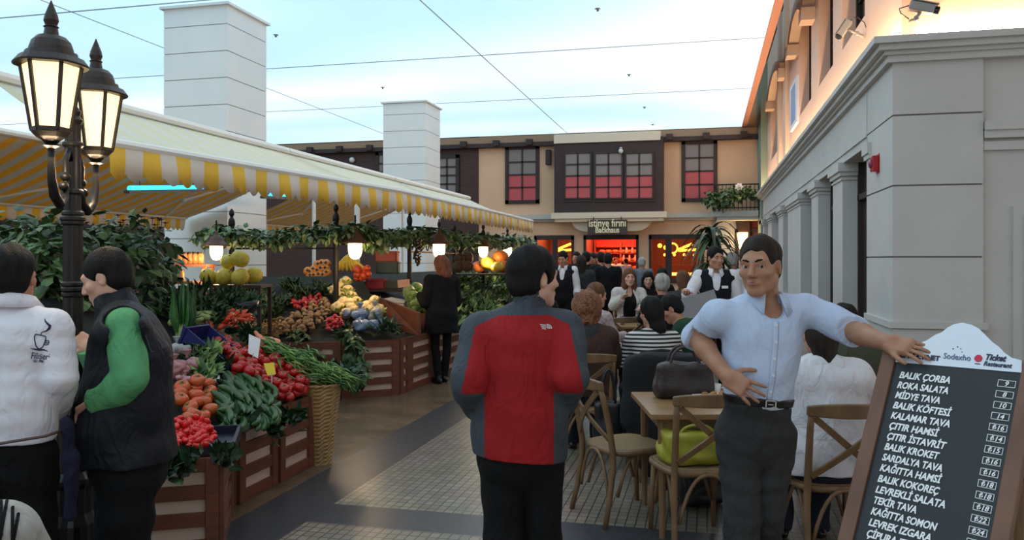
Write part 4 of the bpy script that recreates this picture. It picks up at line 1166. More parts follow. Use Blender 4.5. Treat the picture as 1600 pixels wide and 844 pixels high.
for i, (u, v, d) in enumerate(((639, 456, 11.3), (651, 450, 11.5), (645, 464, 11.1), (662, 462, 11.3), (657, 472, 11.0), (669, 468, 11.2), (668, 478, 11.0), (650, 478, 10.95), (672, 455, 11.5))):
    CAB.put(at(u, v, d), rrot(r_, 0.5), 'pale green cabbage heaped left of the woman in the black coat', 'heap of cabbages', r_.uniform(0.85, 1.05))
hold = MB(); hp = at(655, 489, 11.1); hold.box((hp.x, hp.y, (hp.z + 0.5) / 2), (0.55, 0.5, hp.z - 0.5 + 0.02), Matrix.Rotation(0.2, 3, 'Z'))
tag(hold.build('cabbage_bin', CRATEW, bevel=0.01), 'brown bin under the heap of cabbages', 'bin')
t = thing('mushroom', 'x', 'mushroom'); MB().lathe([(0.001, 0.03), (0.03, 0.022), (0.044, 0.0), (0.04, -0.008), (0.012, -0.006)][::-1], 10).build('cap', mat('mushroom_cap', (150, 122, 92), 0.7, col2=(118, 92, 66), vscale=16), t, smooth=True)
MB().tube([(0, 0, -0.04), (0, 0, 0)], 0.013, 7).build('stalk', mat('mushroom_stalk', (190, 170, 140), 0.7), t)
MU = Series(t)
pile(MU, [(430, 512), (470, 490), (498, 472), (520, 478), (512, 500), (480, 524), (436, 526)], deck, 0.085, 0.045, 'tan mushroom heaped on the counter behind the hanging vine', 'heap of tan mushrooms', 15, tilt=1.2, top=0.3, topl=0.04)
t = thing('radish', 'x', 'radish'); MB().ball((0, 0, 0), (0.03, 0.03, 0.034), 10, 7).build('root', mat('red_radish_skin', (170, 34, 44), 0.35), t, smooth=True); MB().tube([(0, 0, -0.03), (0.005, 0, -0.07)], [0.006, 0.001], 5).build('root_tip', mat('radish_tip', (220, 200, 190), 0.5), t); RAD = Series(t)
pile(RAD, [(508, 506), (535, 502), (540, 518), (512, 520)], deck, 0.07, 0.05, 'red radish in the bunch at the front edge of the counter', 'red radishes at the counter edge', 16, tilt=1.5, top=0.4)
pile(RAD, [(548, 508), (560, 506), (560, 516), (550, 518)], deck, 0.07, 0.05, 'red radish in the small bunch left of the blue bags', 'red radishes by the blue bags', 17, tilt=1.5)
pile(RAD, [(455, 476), (500, 464), (508, 478), (470, 490)], deck, 0.075, 0.05, 'dark red beet in the row behind the mushrooms', 'dark red beets behind the mushrooms', 18, tilt=1.5, top=0.2)
t = thing('red_pepper', 'x', 'pepper'); MB().tube([(-.05, 0, 0), (-.04, 0, 0.004), (0, 0.005, 0.006), (.05, 0, 0), (.075, -.004, -.005)], [0.006, 0.02, 0.02, 0.012, 0.002], 8).build('skin', mat('red_orange_pepper_skin', (196, 58, 26), 0.28), t, smooth=True); MB().tube([(-.05, 0, 0), (-.075, 0, .008)], 0.005, 5).build('stalk', GRN, t); PEP = Series(t)
pile(PEP, [(340, 520), (350, 502), (375, 496), (392, 502), (386, 518), (362, 526)], bed, 0.07, 0.05, 'red orange pepper in the heap behind the blue crate', 'red orange peppers', 19, tilt=0.6, top=0.5, topl=0.04)
pile(PEP, [(364, 476), (380, 468), (394, 474), (392, 480)], lambda u, v: bed(u, v) + V(0, 0, 0.1), 0.06, 0.05, 'orange pepper in the black bowl above the pepper heap', 'orange peppers in the black bowl', 20, tilt=0.6, top=0.6, topl=0.04)
p = bed(379, 492); t = thing('black_bowl', 'black bowl of orange peppers on the near stand', 'bowl', p)
MB().lathe([(0.09, 0.0), (0.13, 0.06), (0.15, 0.13), (0.14, 0.13), (0.12, 0.06), (0.05, 0.03)], 18).build('bowl_body', mat('black_glaze', (16, 17, 22), 0.3), t, smooth=True)
# dry straw coloured roots
r_ = random.Random(21); mb = MB(); pts, nn = fill([(398, 512), (440, 505), (448, 520), (412, 534)], deck, 0.04, 3)
for q in pts:
    for _ in range(4):
        d_ = V(r_.gauss(0, 1), r_.gauss(0, 1), 0.5).normalized(); mb.tube([q, q + d_ * 0.1, q + d_ * 0.15 + V(0, 0, -0.03)], [0.006, 0.005, 0.002], 4)
tag(mb.build('dried_roots', mat('straw_root', (166, 140, 98), 0.8, col2=(130, 104, 68), vscale=12), smooth=True), 'heap of straw coloured dried roots left of the mushrooms', 'roots', kind='stuff')
# melons on their shelf
MEL = mat('yellow_melon_rind', (204, 186, 70), 0.5, col2=(176, 158, 54), vscale=20, bump=0.3, bscale=80)
t = thing('melon', 'x', 'melon'); MB().lathe([(0.001, -0.108), (0.05, -0.1), (0.085, -0.065), (0.098, 0), (0.088, 0.06), (0.055, 0.1), (0.012, 0.114)], 20, lob=lambda q: 1 + 0.015 * math.cos(10 * q)).build('rind', MEL, t, smooth=True)
MB().tube([(0, 0, 0.105), (0.006, 0, 0.135)], 0.007, 6).build('stalk', GRN, t); ME = Series(t)
dm = 9.1
for i, (u, v, dd, lab) in enumerate(((326, 433, 0, 'leftmost yellow melon of the lower row'), (350, 433, 0, 'middle yellow melon of the lower row'), (374.5, 433, 0, 'right yellow melon of the lower row'), (356, 409, .08, 'smaller yellow melon in the upper row, under the glowing lamp'), (375, 405, .05, 'largest yellow melon, topmost of the heap'), (396, 430, .2, 'dim yellow green melon at the right end of the lower row'))):
    ME.put(at(u, v, dm + dd), (0.9 if i != 4 else 0.2, 0.3 * i, i), lab, 'yellow melons', 0.95 if i not in (3,) else 0.85)
def shelf(u0, u1, v, d, dep, label, m=CRATEW, legs=True, back=0.0):
    a, b = at(u0, v, d), at(u1, v, d); t = thing('wooden_shelf', label, 'shelf', a); L = (b - a).length
    t.rotation_euler = (0, 0, math.atan2(b.y - a.y, b.x - a.x))
    MB().span(0, L, 0, dep, -0.03, 0).build('board', m, t)
    if legs:
        f = MB()
        for x in (0.03, L - 0.03):
            for y in (0.03, dep - 0.03): f.span(x - 0.02, x + 0.02, y - 0.02, y + 0.02, -a.z, -0.03)
        f.build('frame', m, t)
    if back: MB().span(0, L, dep - 0.02, dep, 0, back).build('back_panel', m, t)
    return t
shelf(312, 408, 446, 9.0, 0.45, 'dark wooden shelf under the yellow melons', DKWOOD)
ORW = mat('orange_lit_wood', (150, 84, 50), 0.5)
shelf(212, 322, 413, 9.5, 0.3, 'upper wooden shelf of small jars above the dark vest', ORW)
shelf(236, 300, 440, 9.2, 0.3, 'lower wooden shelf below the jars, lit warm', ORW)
JG = mat('amber_jar_glass', (200, 150, 90), 0.15, col2=(170, 110, 60), vscale=3); JL = mat('dark_jar_lid', (50, 44, 40), 0.4)
t = thing('jar', 'x', 'jar'); MB().lathe([(0.032, 0), (0.036, 0.01), (0.036, 0.1), (0.028, 0.115), (0.028, 0.125)], 12).build('glass', JG, t, smooth=True); MB().lathe([(0.031, 0.125), (0.031, 0.145)], 12).build('lid', JL, t); JA = Series(t)
for i in range(13): JA.put(at(219 + i * 7.9, 412.5, 9.6), 0, 'small amber jar in the row on the upper shelf', 'jars on the upper shelf')
for i in range(4): JA.put(at(244 + i * 13, 439.5, 9.3), 0, 'amber jar on the lower shelf beside the leeks', 'jars on the lower shelf')
la = bpy.data.lights.new('shelf_lamp_light', 'POINT'); la.energy = 5; la.color = (1, 0.6, 0.3); la.shadow_soft_size = 0.05
lo = bpy.data.objects.new('shelf_lamp_light', la); COL.objects.link(lo); lo.location = at(300, 402, 9.35)
# upper tier at the back of the counter
shelf(404, 575, 440, 11.9, 0.6, 'dark shelf at the back of the counter under the orange persimmons', DKWOOD)
shelf(690, 800, 428, 14.8, 0.6, 'dark shelf under the pumpkins and coconuts', DKWOOD)
t = thing('persimmon', 'x', 'persimmon'); MB().lathe([(0.001, -0.05), (0.045, -0.045), (0.068, -0.01), (0.062, 0.03), (0.03, 0.046), (0.004, 0.044)], 14).build('skin', mat('persimmon_orange', (214, 128, 40), 0.35), t, smooth=True); MB().lathe([(0.024, 0.044), (0.02, 0.056), (0.003, 0.058)], 8, lob=lambda q: 1 + .35 * math.cos(4 * q)).build('calyx', mat('dark_calyx', (58, 40, 24), 0.7), t); PER = Series(t)
for i, (x, y) in enumerate(((398, 495), (425, 475), (455, 440), (485, 432), (515, 432), (510, 468), (480, 470), (450, 485), (430, 520), (400, 522), (465, 515), (495, 518), (520, 500), (380, 488))):
    PER.put(at(400 + x / 4.69, 320 + y / 4.69, 11.9 + 0.0008 * (520 - y)), (1.2, 0, YAW + rnd.uniform(-.2, .2)), 'orange persimmon with dark centre in the cluster left of the bananas', 'orange persimmons')
t = thing('banana_bunch', 'yellow banana bunch lit by the second hanging lamp', 'bananas', at(548, 396, 11.0)); BAN = mat('banana_skin', (214, 180, 64), 0.45, col2=(176, 160, 60), vscale=12)
for i in range(9):
    q = -0.9 + i * 0.24; s_ = math.sin(q); pts = [(0.02 * s_, -0.01 * (i % 3), 0), (0.08 * s_, -0.05 - .02 * (i % 2), -0.06), (0.17 * s_, -0.06, -0.14), (0.27 * s_, -0.02, -0.22), (0.31 * s_, 0.0, -0.25)]
    MB().tube(pts, [0.008, 0.022, 0.025, 0.02, 0.006], 7).build('banana', BAN, t, smooth=True)
MB().tube([(0, 0, -0.02), (0, 0.0, 0.14)], 0.016, 7).build('stalk', GRN, t)
PUM = mat('pumpkin_orange', (206, 118, 50), 0.45, col2=(188, 100, 42), vscale=8); PUY = mat('yellow_squash', (208, 178, 70), 0.45)
def pump(m): 
    t = thing('pumpkin', 'x', 'pumpkin'); MB().lathe([(0.01, -0.11), (0.09, -0.115), (0.15, -0.06), (0.165, 0.0), (0.15, 0.06), (0.09, 0.11), (0.015, 0.095)], 30, lob=lambda q: 1 - 0.06 * abs(math.cos(5 * q))).build('rind', m, t, smooth=True); MB().tube([(0, 0, 0.09), (0.01, 0, 0.14)], [0.018, 0.012], 6).build('stalk', GRN, t); return Series(t)
P1, P2 = pump(PUM), pump(PUY)
for u, v, d, S_, lab, sc in ((782, 402, 15.3, P1, 'orange pumpkin beside the farthest lamp, upper of two', 1.0), (762, 411, 15.2, P2, 'yellow squash below the fourth lamp', .95), (777, 417, 14.9, P2, 'paler yellow squash in front of the pumpkins', .8), (788, 417, 15.0, P1, 'orange pumpkin nearest the dark haired man, lower right', .85), (748, 417, 15.4, P1, 'dim orange pumpkin left of the yellow squash', .8)):
    S_.put(at(u, v, d), (0.3, 0.2, u), lab, None, sc)
t = thing('coconut', 'x', 'coconut'); MB().ball((0, 0, 0), (0.1, 0.1, 0.115), 14, 9).build('husk', mat('coconut_husk', (96, 70, 52), 0.9, col2=(78, 54, 40), vscale=30, bump=0.6, bscale=90, bstretch=(1, 1, 0.2)), t, smooth=True); MB().ball((0, 0, 0.112), (0.018, 0.018, 0.012), 8, 5).build('eye_patch', mat('dark_husk', (40, 28, 22), 0.9), t); CO = Series(t)
for u, v, d, lab in ((718, 404, 14.6, 'upper left brown coconut between the third and fourth lamps'), (731, 402, 14.7, 'upper right brown coconut between the lamps'), (716, 417, 14.4, 'lower left brown coconut above the greens'), (730, 416, 14.4, 'lower right brown coconut above the greens')):
    CO.put(at(u, v, d), (u, v, 1), lab, None, 1.0)
# stacked plastic boxes right of the bananas
def pbox(u, v, d, w, h, col, lab):
    p = at(u, v, d); t = thing('plastic_box', lab, 'box', p, 0.25); m_ = mat('box_plastic_%d' % col[0], col, 0.45)
    b = MB(); b.span(-w, w, -w * .8, w * .8, 0, 0.02); b.span(-w, w, -w * .8, -w * .8 + .02, 0, h); b.span(-w, w, w * .8 - .02, w * .8, 0, h); b.span(-w, -w + .02, -w * .8, w * .8, 0, h); b.span(w - .02, w, -w * .8, w * .8, 0, h); b.build('box_body', m_, t)
    b = MB(); b.span(-w - .01, w + .01, -w * .8 - .01, w * .8 + .01, h - .03, h - 0.01); b.build('rim', m_, t)
pbox(607, 428, 12.0, 0.16, 0.18, (34, 62, 58), 'dark green plastic box under the orange one right of the bananas')
pbox(605, 410, 12.0, 0.16, 0.17, (176, 66, 44), 'orange red plastic box stacked on the dark green box')
pbox(588, 452, 11.9, 0.14, 0.16, (150, 30, 34), 'red plastic box behind the sloping brown board')
pbox(612, 452, 12.0, 0.16, 0.14, (34, 40, 84), 'dark blue plastic box left of the cabbages')
shelf(572, 640, 453, 11.7, 0.6, 'dark shelf carrying the coloured plastic boxes', DKWOOD)
t = thing('red_pepper_string', 'red fruit cluster hanging by the yellow bananas', 'fruit', at(563, 418, 10.9)); mb = MB(); r_ = random.Random(2)
for i in range(26): mb.ball((r_.gauss(0, .05), r_.gauss(0, .05), -r_.random() * .16), 0.045, 8, 6)
mb.build('fruit', mat('red_orange_fruit', (190, 70, 36), 0.35), t, smooth=True); MB().tube([(0, 0, 0), (0, 0, 0.2)], 0.005, 5).build('string', STEM, t)
# price cards
CARD = mat('white_card', (226, 228, 232), 0.7); YCARD = mat('yellow_card', (226, 200, 54), 0.7); PCARD = mat('pinkish_card', (222, 168, 150), 0.7)
def card(pix, d, m, label, stick=True):
    P = [at(u, v, d + dd) for u, v, dd in pix]; c = sum(P, V(0, 0, 0)) / len(P)
    t = thing('price_card', label, 'price card', c); n = (P[1] - P[0]).cross(P[2] - P[0]).normalized() * 0.003; q = [p - c for p in P]; k_ = len(q)
    MB().add([p - n for p in q] + [p + n for p in q], [tuple(range(k_ - 1, -1, -1)), tuple(range(k_, 2 * k_))] + [(i, (i + 1) % k_, k_ + (i + 1) % k_, k_ + i) for i in range(k_)]).build('card', m, t)
    if stick:
        b = (q[0] + q[1]) / 2; MB().tube([b + V(0, 0, 0.02), b - V(0, 0, 0.13)], 0.004, 5).build('stick', FOAM, t)
card(((388, 552, 0), (403, 560, 0), (407, 530, .03), (389, 522, .03)), 6.2, CARD, 'large white price card standing between the tomatoes and the carrot bag')
card(((418, 587, 0), (431, 585, 0), (428, 567, .02), (412, 568, .02)), 5.95, YCARD, 'yellow price card stuck in the tomato heap')
card(((303, 609, 0), (346, 614, 0.02), (333, 606, .12), (319, 597, .14)), 5.55, CARD, 'white folded price card lying on the cucumbers', False)
card(((333, 596, 0), (344, 601, 0), (343, 587, .1), (333, 588, .1)), 5.75, CARD, 'small white card behind the folded price card', False)
card(((478, 470, 0), (490, 476, 0), (493, 468, .03), (487, 461, .03)), 10.6, CARD, 'white price card tilted above the dark red beets')
card(((470, 512, 0), (482, 516, 0), (488, 507, .05), (474, 504, .05)), 9.9, CARD, 'white price card lying among the mushrooms')
card(((322, 472, 0), (340, 468, 0), (340, 461, 0), (321, 463, 0)), 7.5, PCARD, 'pinkish price card below the yellow melons')
card(((622, 450, 0), (640, 448, 0), (640, 436, 0), (621, 438, 0)), 11.2, PCARD, 'pinkish price card above the cabbages')
card(((344, 517, 0), (352, 522, 0), (357, 512, .02), (345, 513, .02)), 6.9, PCARD, 'small pinkish price card at the edge of the pepper heap')
# vine over the counter front and corner, big leafy plants at the left
garland([at(465, 520, 9.55), at(480, 545, 9.5), at(497, 556, 9.45)], 160, 0.10, 0.11, 'short dark vine hanging over the left panels of the counter', 1.0, 31, kinds=(5, 3, 0))
garland([at(545, 520, 9.4), at(556, 545, 9.3), at(560, 580, 9.2), at(552, 600, 9.2)], 240, 0.10, 0.12, 'longer leafy vine trailing down the counter beside the wicker basket', 1.0, 32, kinds=(4, 4, 0))
def bigplant(path, n, rad, L, label, seed, kinds=(4, 4, 1)):
    P = [Vector(p) for p in path]; return garland(P, n, rad, L, label, 0.7, seed, 'plant', 'leafy_plant', kinds)
bigplant([at(20, 560, 6.6), at(25, 470, 6.5), at(10, 405, 6.6), at(40, 385, 6.6)], 760, 0.42, 0.125, 'big leaved green plant behind the white shirted man', 41)
bigplant([at(95, 540, 6.2), at(90, 450, 6.1), at(80, 400, 6.2), at(95, 375, 6.3)], 720, 0.34, 0.125, 'big leaved green plant right behind the street lamp post, left side', 42, (3, 5, 2))
bigplant([at(175, 520, 6.6), at(180, 430, 6.7), at(170, 390, 6.8), at(215, 380, 7.0)], 800, 0.40, 0.115, 'dark leafy plant behind the man in the dark vest', 43, (5, 3, 1))
bigplant([at(255, 500, 7.2), at(255, 440, 7.4), at(240, 380, 7.8)], 260, 0.22, 0.12, 'slender dark plant between the dark vest and the jars', 44, (6, 2, 0))
MAUVE = mat('mauve_flower', (104, 66, 84), 0.7)
t = thing('flower_box', 'row of mauve flowers on stems above the dark leafy plant', 'flowers', at(218, 362, 8.2)); mb = MB(); st_ = MB(); r_ = random.Random(8)
for i in range(26):
    x, y, z = r_.uniform(-.28, .28), r_.uniform(-.1, .1), r_.uniform(0, .16)
    for k_ in range(6): mb.leaf((x, y, z), (math.cos(k_ * 1.05), math.sin(k_ * 1.05), .5), (0, 0, 1), 0.05, 0.03, 0.1)
    st_.tube([(x, y, z), (x * .9, y, -.15)], 0.004, 4)
mb.build('blossoms', MAUVE, t); st_.build('stems', GRN, t); MB().span(-.32, .32, -.1, .1, -.26, -.12).build('trough', DKWOOD, t)
for x in (-.3, .3): MB().span(x - .02, x + .02, -.02, .02, -t.location.z, -.25).build('leg', DKWOOD, t)

# ------------------------------------------------------------------ street lamp with two lit lanterns
IRON = mat('cast_iron_black', (24, 22, 22), 0.42, metal=0.3, bump=0.1, bscale=30)
IRONBR = mat('bronzed_iron', (52, 42, 38), 0.45, metal=0.35)
LGLASS = mat('frosted_lantern_glass', (250, 236, 200), 0.45, emit=(255, 226, 160), estr=1.7)
BULB = mat('lantern_bulb_glow', (255, 240, 210), 0.4, emit=(255, 226, 170), estr=10.0)
pb = at(114, 600, 3.75); t = thing('street_lamp', 'black iron street lamp post with two lit lanterns, behind the man in white', 'street lamp', (pb.x, pb.y, 0), YAW)
zp = at(114, 195, 3.75).z
def zz(v): return EYE - (v - HOR) / FPX * 3.75
fl = lambda q: 1 - 0.10 * abs(math.sin(6 * q))
MB().lathe([(0.15, 0), (0.15, 0.08), (0.12, 0.10), (0.11, 0.14), (0.11, zz(815)), (0.085, zz(800)), (0.085, zz(760)), (0.10, zz(752)), (0.10, zz(745)), (0.075, zz(735)), (0.065, zz(660)), (0.085, zz(645)), (0.07, zz(635))], 24, lob=fl).build('base', IRON, t, smooth=False)
MB().lathe([(0.047, zz(640)), (0.043, zz(460)), (0.042, zz(350)), (0.036, zz(340)), (0.034, zp)], 24, lob=fl).build('shaft', IRON, t)
m = MB()
for v, rr_ in ((460, 0.05), (452, 0.052), (444, 0.05), (348, 0.05), (342, 0.055), (334, 0.048), (300, 0.045), (226, 0.045)):
    z = zz(v); MB().lathe([(rr_ * .85, z - 0.014), (rr_, z - 0.006), (rr_, z + 0.006), (rr_ * .85, z + 0.014)], 18).build('collar', IRON, t)
MB().lathe([(0.035, zp), (0.045, zp + 0.02), (0.03, zp + 0.04), (0.036, zp + 0.06), (0.02, zp + 0.085), (0.003, zp + 0.1)], 14).build('cap', IRON, t)
def lantern(off, zb, s, rot):
    """hexagonal lantern; off = local place of its foot, zb = height of the foot"""
    o = V(*off); n = 6; W, wt, Hh = 0.095 * s, 0.150 * s, 0.36 * s
    def ring(r_, z): return [o + V(r_ * math.cos(rot + k_ * PI / 3), r_ * math.sin(rot + k_ * PI / 3), zb + z) for k_ in range(n)]
    fr = MB()
    z0, z1 = 0.10 * s, 0.10 * s + Hh
    b, tp_ = ring(W, z0), ring(wt, z1)
    for k_ in range(n):
        fr.bar(b[k_], tp_[k_], 0.016 * s, 0.016 * s); fr.bar(b[k_], b[(k_ + 1) % n], 0.018 * s, 0.02 * s); fr.bar(tp_[k_], tp_[(k_ + 1) % n], 0.02 * s, 0.022 * s)
    f = fr.build('lantern_frame', IRONBR, t)
    g = MB(); b2, t2 = ring(W * .95, z0), ring(wt * .96, z1)
    for k_ in range(n): g.add([b2[k_], b2[(k_ + 1) % n], t2[(k_ + 1) % n], t2[k_]], [(0, 1, 2, 3)])
    g.build('glass', LGLASS, f)
    hexl = lambda q: math.cos(PI / 6) / math.cos(((q - rot) % (PI / 3)) - PI / 6)
    MB().lathe([(0.02 * s, 0), (0.05 * s, 0.012 * s), (0.03 * s, 0.025 * s), (0.05 * s, 0.045 * s), (W * .8, 0.06 * s), (W * 1.06, 0.085 * s), (W * 1.06, 0.105 * s)], 24, o + V(0, 0, zb), lob=hexl).build('lantern_foot', IRON, f)
    MB().lathe([(wt * 1.26, z1 - 0.015 * s), (wt * 1.28, z1 - 0.005 * s), (wt * 1.1, z1 + 0.03 * s), (wt * 0.92, z1 + 0.035 * s), (wt * 0.88, z1 + 0.06 * s), (wt * 0.76, z1 + 0.065 * s), (wt * 0.74, z1 + 0.085 * s), (wt * .66, z1 + 0.12 * s), (wt * .5, z1 + 0.145 * s), (wt * .26, z1 + 0.158 * s), (wt * .22, z1 + 0.195 * s), (wt * .27, z1 + 0.2 * s), (wt * .2, z1 + 0.21 * s), (wt * .26, z1 + 0.235 * s), (wt * .22, z1 + 0.265 * s), (wt * .08, z1 + 0.32 * s), (0.002, z1 + 0.345 * s)], 30, o + V(0, 0, zb), lob=lambda q: hexl(q) * 0.5 + 0.5).build('lantern_roof', IRONBR, f)
    bb = MB(); bb.lathe([(0.004, -0.07 * s), (0.028 * s, -0.05 * s), (0.036 * s, 0.0), (0.028 * s, 0.05 * s), (0.012 * s, 0.085 * s)], 12, o + V(0, 0, zb + z0 + Hh * 0.62)); bb.build('bulb', BULB, f, smooth=True)
    w = t.matrix_basis
    la = bpy.data.lights.new('lantern_light', 'POINT'); la.energy = 9; la.color = (1, 0.72, 0.42); la.shadow_soft_size = 0.06
    lo = bpy.data.objects.new('lantern_light', la); COL.objects.link(lo)
    lo.location = Matrix.Rotation(YAW, 4, 'Z') @ (o + V(0, 0, zb - 0.03)) + V(pb.x, pb.y, 0)
l1, l2 = at(80, 232, 3.48), at(150, 258, 3.98)
def loc_of(p): return Matrix.Rotation(-YAW, 3, 'Z') @ (p - V(pb.x, pb.y, 0))
for p, s, rot in ((l1, 0.80, 0.32), (l2, 0.78, 0.32)):
    q = loc_of(p); lantern((q.x, q.y, 0), q.z, s, rot)
    a = MB(); d = V(q.x, q.y, 0); zb = q.z
    path = [d + V(0, 0, zb + 0.02), d + V(0, 0, zb - 0.06), d * 0.98 + V(0, 0, zb - 0.13), d * 0.86 + V(0, 0, zb - 0.20), d * 0.62 + V(0, 0, zb - 0.235), d * 0.40 + V(0, 0, zb - 0.20), d * 0.33 + V(0, 0, zb - 0.12), d * 0.36 + V(0, 0, zb - 0.03), d * 0.22 + V(0, 0, zb + 0.02), d * 0.1 + V(0, 0, zb - 0.02)]
    a.tube(path, [0.016, 0.014, 0.018, 0.022, 0.022, 0.018, 0.014, 0.014, 0.013, 0.013], 8)
    for f_ in (0.62, 0.45, 0.36): a.ball(d * f_ + V(0, 0, zb - 0.235 + (0.62 - f_) * 0.5), 0.022, 8, 6)
    a.build('lantern_arm', IRON, t, smooth=True)

# ------------------------------------------------------------------ menu board
WALN = mat('menu_frame_wood', (124, 86, 64), 0.5, col2=(106, 70, 52), vscale=5, vstretch=(2, 2, 0.5))
CHALK = mat('black_menu_board', (34, 37, 40), 0.5)
LETT = mat('white_lettering', (252, 252, 252), 0.6)
HEADW = mat('pale_header_board', (228, 236, 246), 0.5)
BLUEINK = mat('dark_blue_ink', (24, 26, 62), 0.5); GREYINK = mat('grey_blue_ink', (70, 86, 120), 0.5); REDINK = mat('crimson_dot', (206, 34, 72), 0.5); BLKINK = mat('black_ink', (20, 20, 24), 0.5)
TL = at(1400, 564, 3.08)
ah = (RGT * 0.62 - FWD * 0.785).normalized()                      # along a line of text
lean = (RGT * 0.785 + FWD * 0.62)
dn = (-lean * 0.50 - V(0, 0, 1)).normalized()
BN = ah.cross(-dn).normalized()                                     # out of the face
if BN.dot(V(0, 0, EYE) - TL) < 0: BN = -BN
def bpix(u, v):
    q = on_plane(u, v, TL, BN) - TL
    return q.dot(ah), -q.dot(-dn)
def bpos(x, y, h=0.0): return TL + ah * x + dn * y + BN * h
BW = bpix(1597, 583)[0]
Lfull = TL.z / -dn.z
root_p = bpos(BW / 2, Lfull); root_p.z = 0
t = thing('menu_board', 'leaning black fish menu board with white header and brown frame at the lower right', 'menu board', root_p)
def slab(mb, x0, x1, y0, y1, h0, h1):
    c = bpos((x0 + x1) / 2, (y0 + y1) / 2, (h0 + h1) / 2); return mb.box(c, (x1 - x0, y1 - y0, h1 - h0), Matrix((ah, -dn, BN)).transposed())
BB = Lfull - 0.22
slab(MB(), 0, BW, -0.01, BB, -0.012, 0).build('board_panel', CHALK, t, org=root_p)
PWD = 0.055
for x0 in (-PWD, BW):
    m = MB(); slab(m, x0, x0 + PWD, -0.045, Lfull - 0.012, -0.02, 0.012)
    c = bpos(x0 + PWD / 2, -0.045, -0.004); m.tube([c - BN * 0.016, c + BN * 0.016], PWD / 2, 18)
    m.build('frame_post', WALN, t, org=root_p, bevel=0.004)
slab(MB(), 0, BW, BB, BB + 0.05, -0.02, 0.01).build('bottom_rail', WALN, t, org=root_p)
# crest outline taken as board coordinates
cr = [(1398, 566), (1398, 548), (1425, 541), (1448, 533), (1462, 524), (1472, 520), (1482, 512), (1492, 507), (1505, 505), (1518, 508), (1530, 514), (1540, 524), (1546, 530), (1552, 536), (1562, 543), (1570, 552), (1582, 560), (1597, 564), (1597, 583)]
pts = [bpix(u, v) for u, v in cr]
m = MB(); n = len(pts)
m.add([bpos(x, y, 0.004) for x, y in pts] + [bpos(x, y, -0.014) for x, y in pts], [tuple(range(n)), tuple(range(2 * n - 1, n - 1, -1))] + [(i, n + i, n + (i + 1) % n, (i + 1) % n) for i in range(n)])
m.build('header', HEADW, t, org=root_p)
def letter(body, u, v, h, m_, name='lettering', width_u=None, shear=0.0, bold=0.0, lift=0.001):
    lift += 0.0012
    x, y = bpix(u, v); w = None
    if width_u: w = bpix(width_u, v + (width_u - u) * 0.13)[0] - x
    mb = text_mb(body, h, bpos(x, y, lift), ah, -dn, 0.0008, 'LEFT', shear, bold, w); return mb.build(name, m_, t, org=root_p)
rows = ['BALIK ÇORBA', 'ROKA SALATA', 'MİDYE TAVA', 'BALIK KÖFTESİ', 'KALAMAR TAVA', 'ÇITIR HAMSİ', 'ÇITIR İSTAVRİT', 'BALIK KROKET', 'SARDALYA TAVA', 'KAĞITTA HAMSİ', 'BALIK KOKOREÇ', 'LEVREKLİ SALATA', 'TEKİR TAVA', 'KAĞITTA SOMON', 'LEVREK IZGARA', 'ÇİPURA IZGARA']
prices = ['9', '8', '10', '14', '₺16', '₺14', '₺15', '₺16', '₺16', '₺18', '₺18', '₺18', '₺22', '₺24', '₺24', '₺26']
# first and last lines of the photograph fix the spacing on the board
x0, y0 = bpix(1405, 589); x1, y1 = bpix(1357, 819); dy = (y1 - y0) / 14; dx = (x1 - x0) / 14
px0, py0 = bpix(1573, 600); px1, py1 = bpix(1528, 831); 
wids = (85, 85, 75, 96, 97, 82, 97, 90, 98, 100, 100, 112, 70, 106, 100, 100)
for i, s_ in enumerate(rows):
    wd = (wids[i] / 97.0) * BW * 0.485
    mb = text_mb(s_, 0.036, bpos(x0 + dx * i, y0 + dy * i + 0.004, 0.0022), ah, -dn, 0.0008, 'LEFT', 0.22, 0.0011, wd)
    mb.build('menu_line', LETT, t, org=root_p)
    cx, cy = px0 + (px1 - px0) * i / 13, py0 + (py1 - py0) * i / 13
    b = MB(); hw, hh, th = 0.028, 0.0125, 0.0016
    for (a0, a1, c0, c1) in ((-hw, hw, -hh, -hh + th), (-hw, hw, hh - th, hh), (-hw, -hw + th, -hh, hh), (hw - th, hw, -hh, hh)): slab(b, cx + a0, cx + a1, cy + c0, cy + c1, 0, 0.0016)
    q = b.build('price_box', LETT, t, org=root_p)
    mb = text_mb(prices[i], 0.024, bpos(cx, cy + 0.0085, 0.0022), ah, -dn, 0.0008, 'CENTER', 0.2, 0.0004); o = mb.build('price', LETT, q, org=root_p)
letter('MULTINET', 1419, 560, 0.026, BLUEINK, 'logo_lettering', 1468, 0.0, 0.0012, 0.0045)
xq, yq = bpix(1412, 556); slab(MB(), xq - 0.012, xq + 0.010, yq - 0.013, yq + 0.010, 0.004, 0.0055).build('logo_mark', GREYINK, t, org=root_p)
letter('Sodexho', 1474, 561, 0.032, GREYINK, 'logo_lettering', 1516, 0.0, 0.0, 0.0045)
for u, v, r_ in ((1490, 546, .0028), (1497, 543, .0026), (1502, 546, .0022), (1504, 551, .0018)):
    x, y = bpix(u, v); MB().tube([bpos(x, y, 0.004), bpos(x, y, 0.0056)], r_, 8).build('logo_star', GREYINK, t, org=root_p)
letter('Ticket', 1539, 563, 0.032, BLUEINK, 'logo_lettering', 1571, 0.22, 0.001, 0.0045)
letter('Restaurant', 1537, 572, 0.024, BLUEINK, 'logo_lettering', 1581, 0.22, 0.0006, 0.0045)
x, y = bpix(1529.5, 561); MB().tube([bpos(x, y, 0.004), bpos(x, y, 0.006)], 0.0135, 24).build('logo_dot', REDINK, t, org=root_p)
x, y = bpix(1528, 569.5); slab(MB(), x - 0.009, x + 0.009, y - 0.0015, y + 0.0015, 0.004, 0.0055).build('logo_mark', BLUEINK, t, org=root_p)
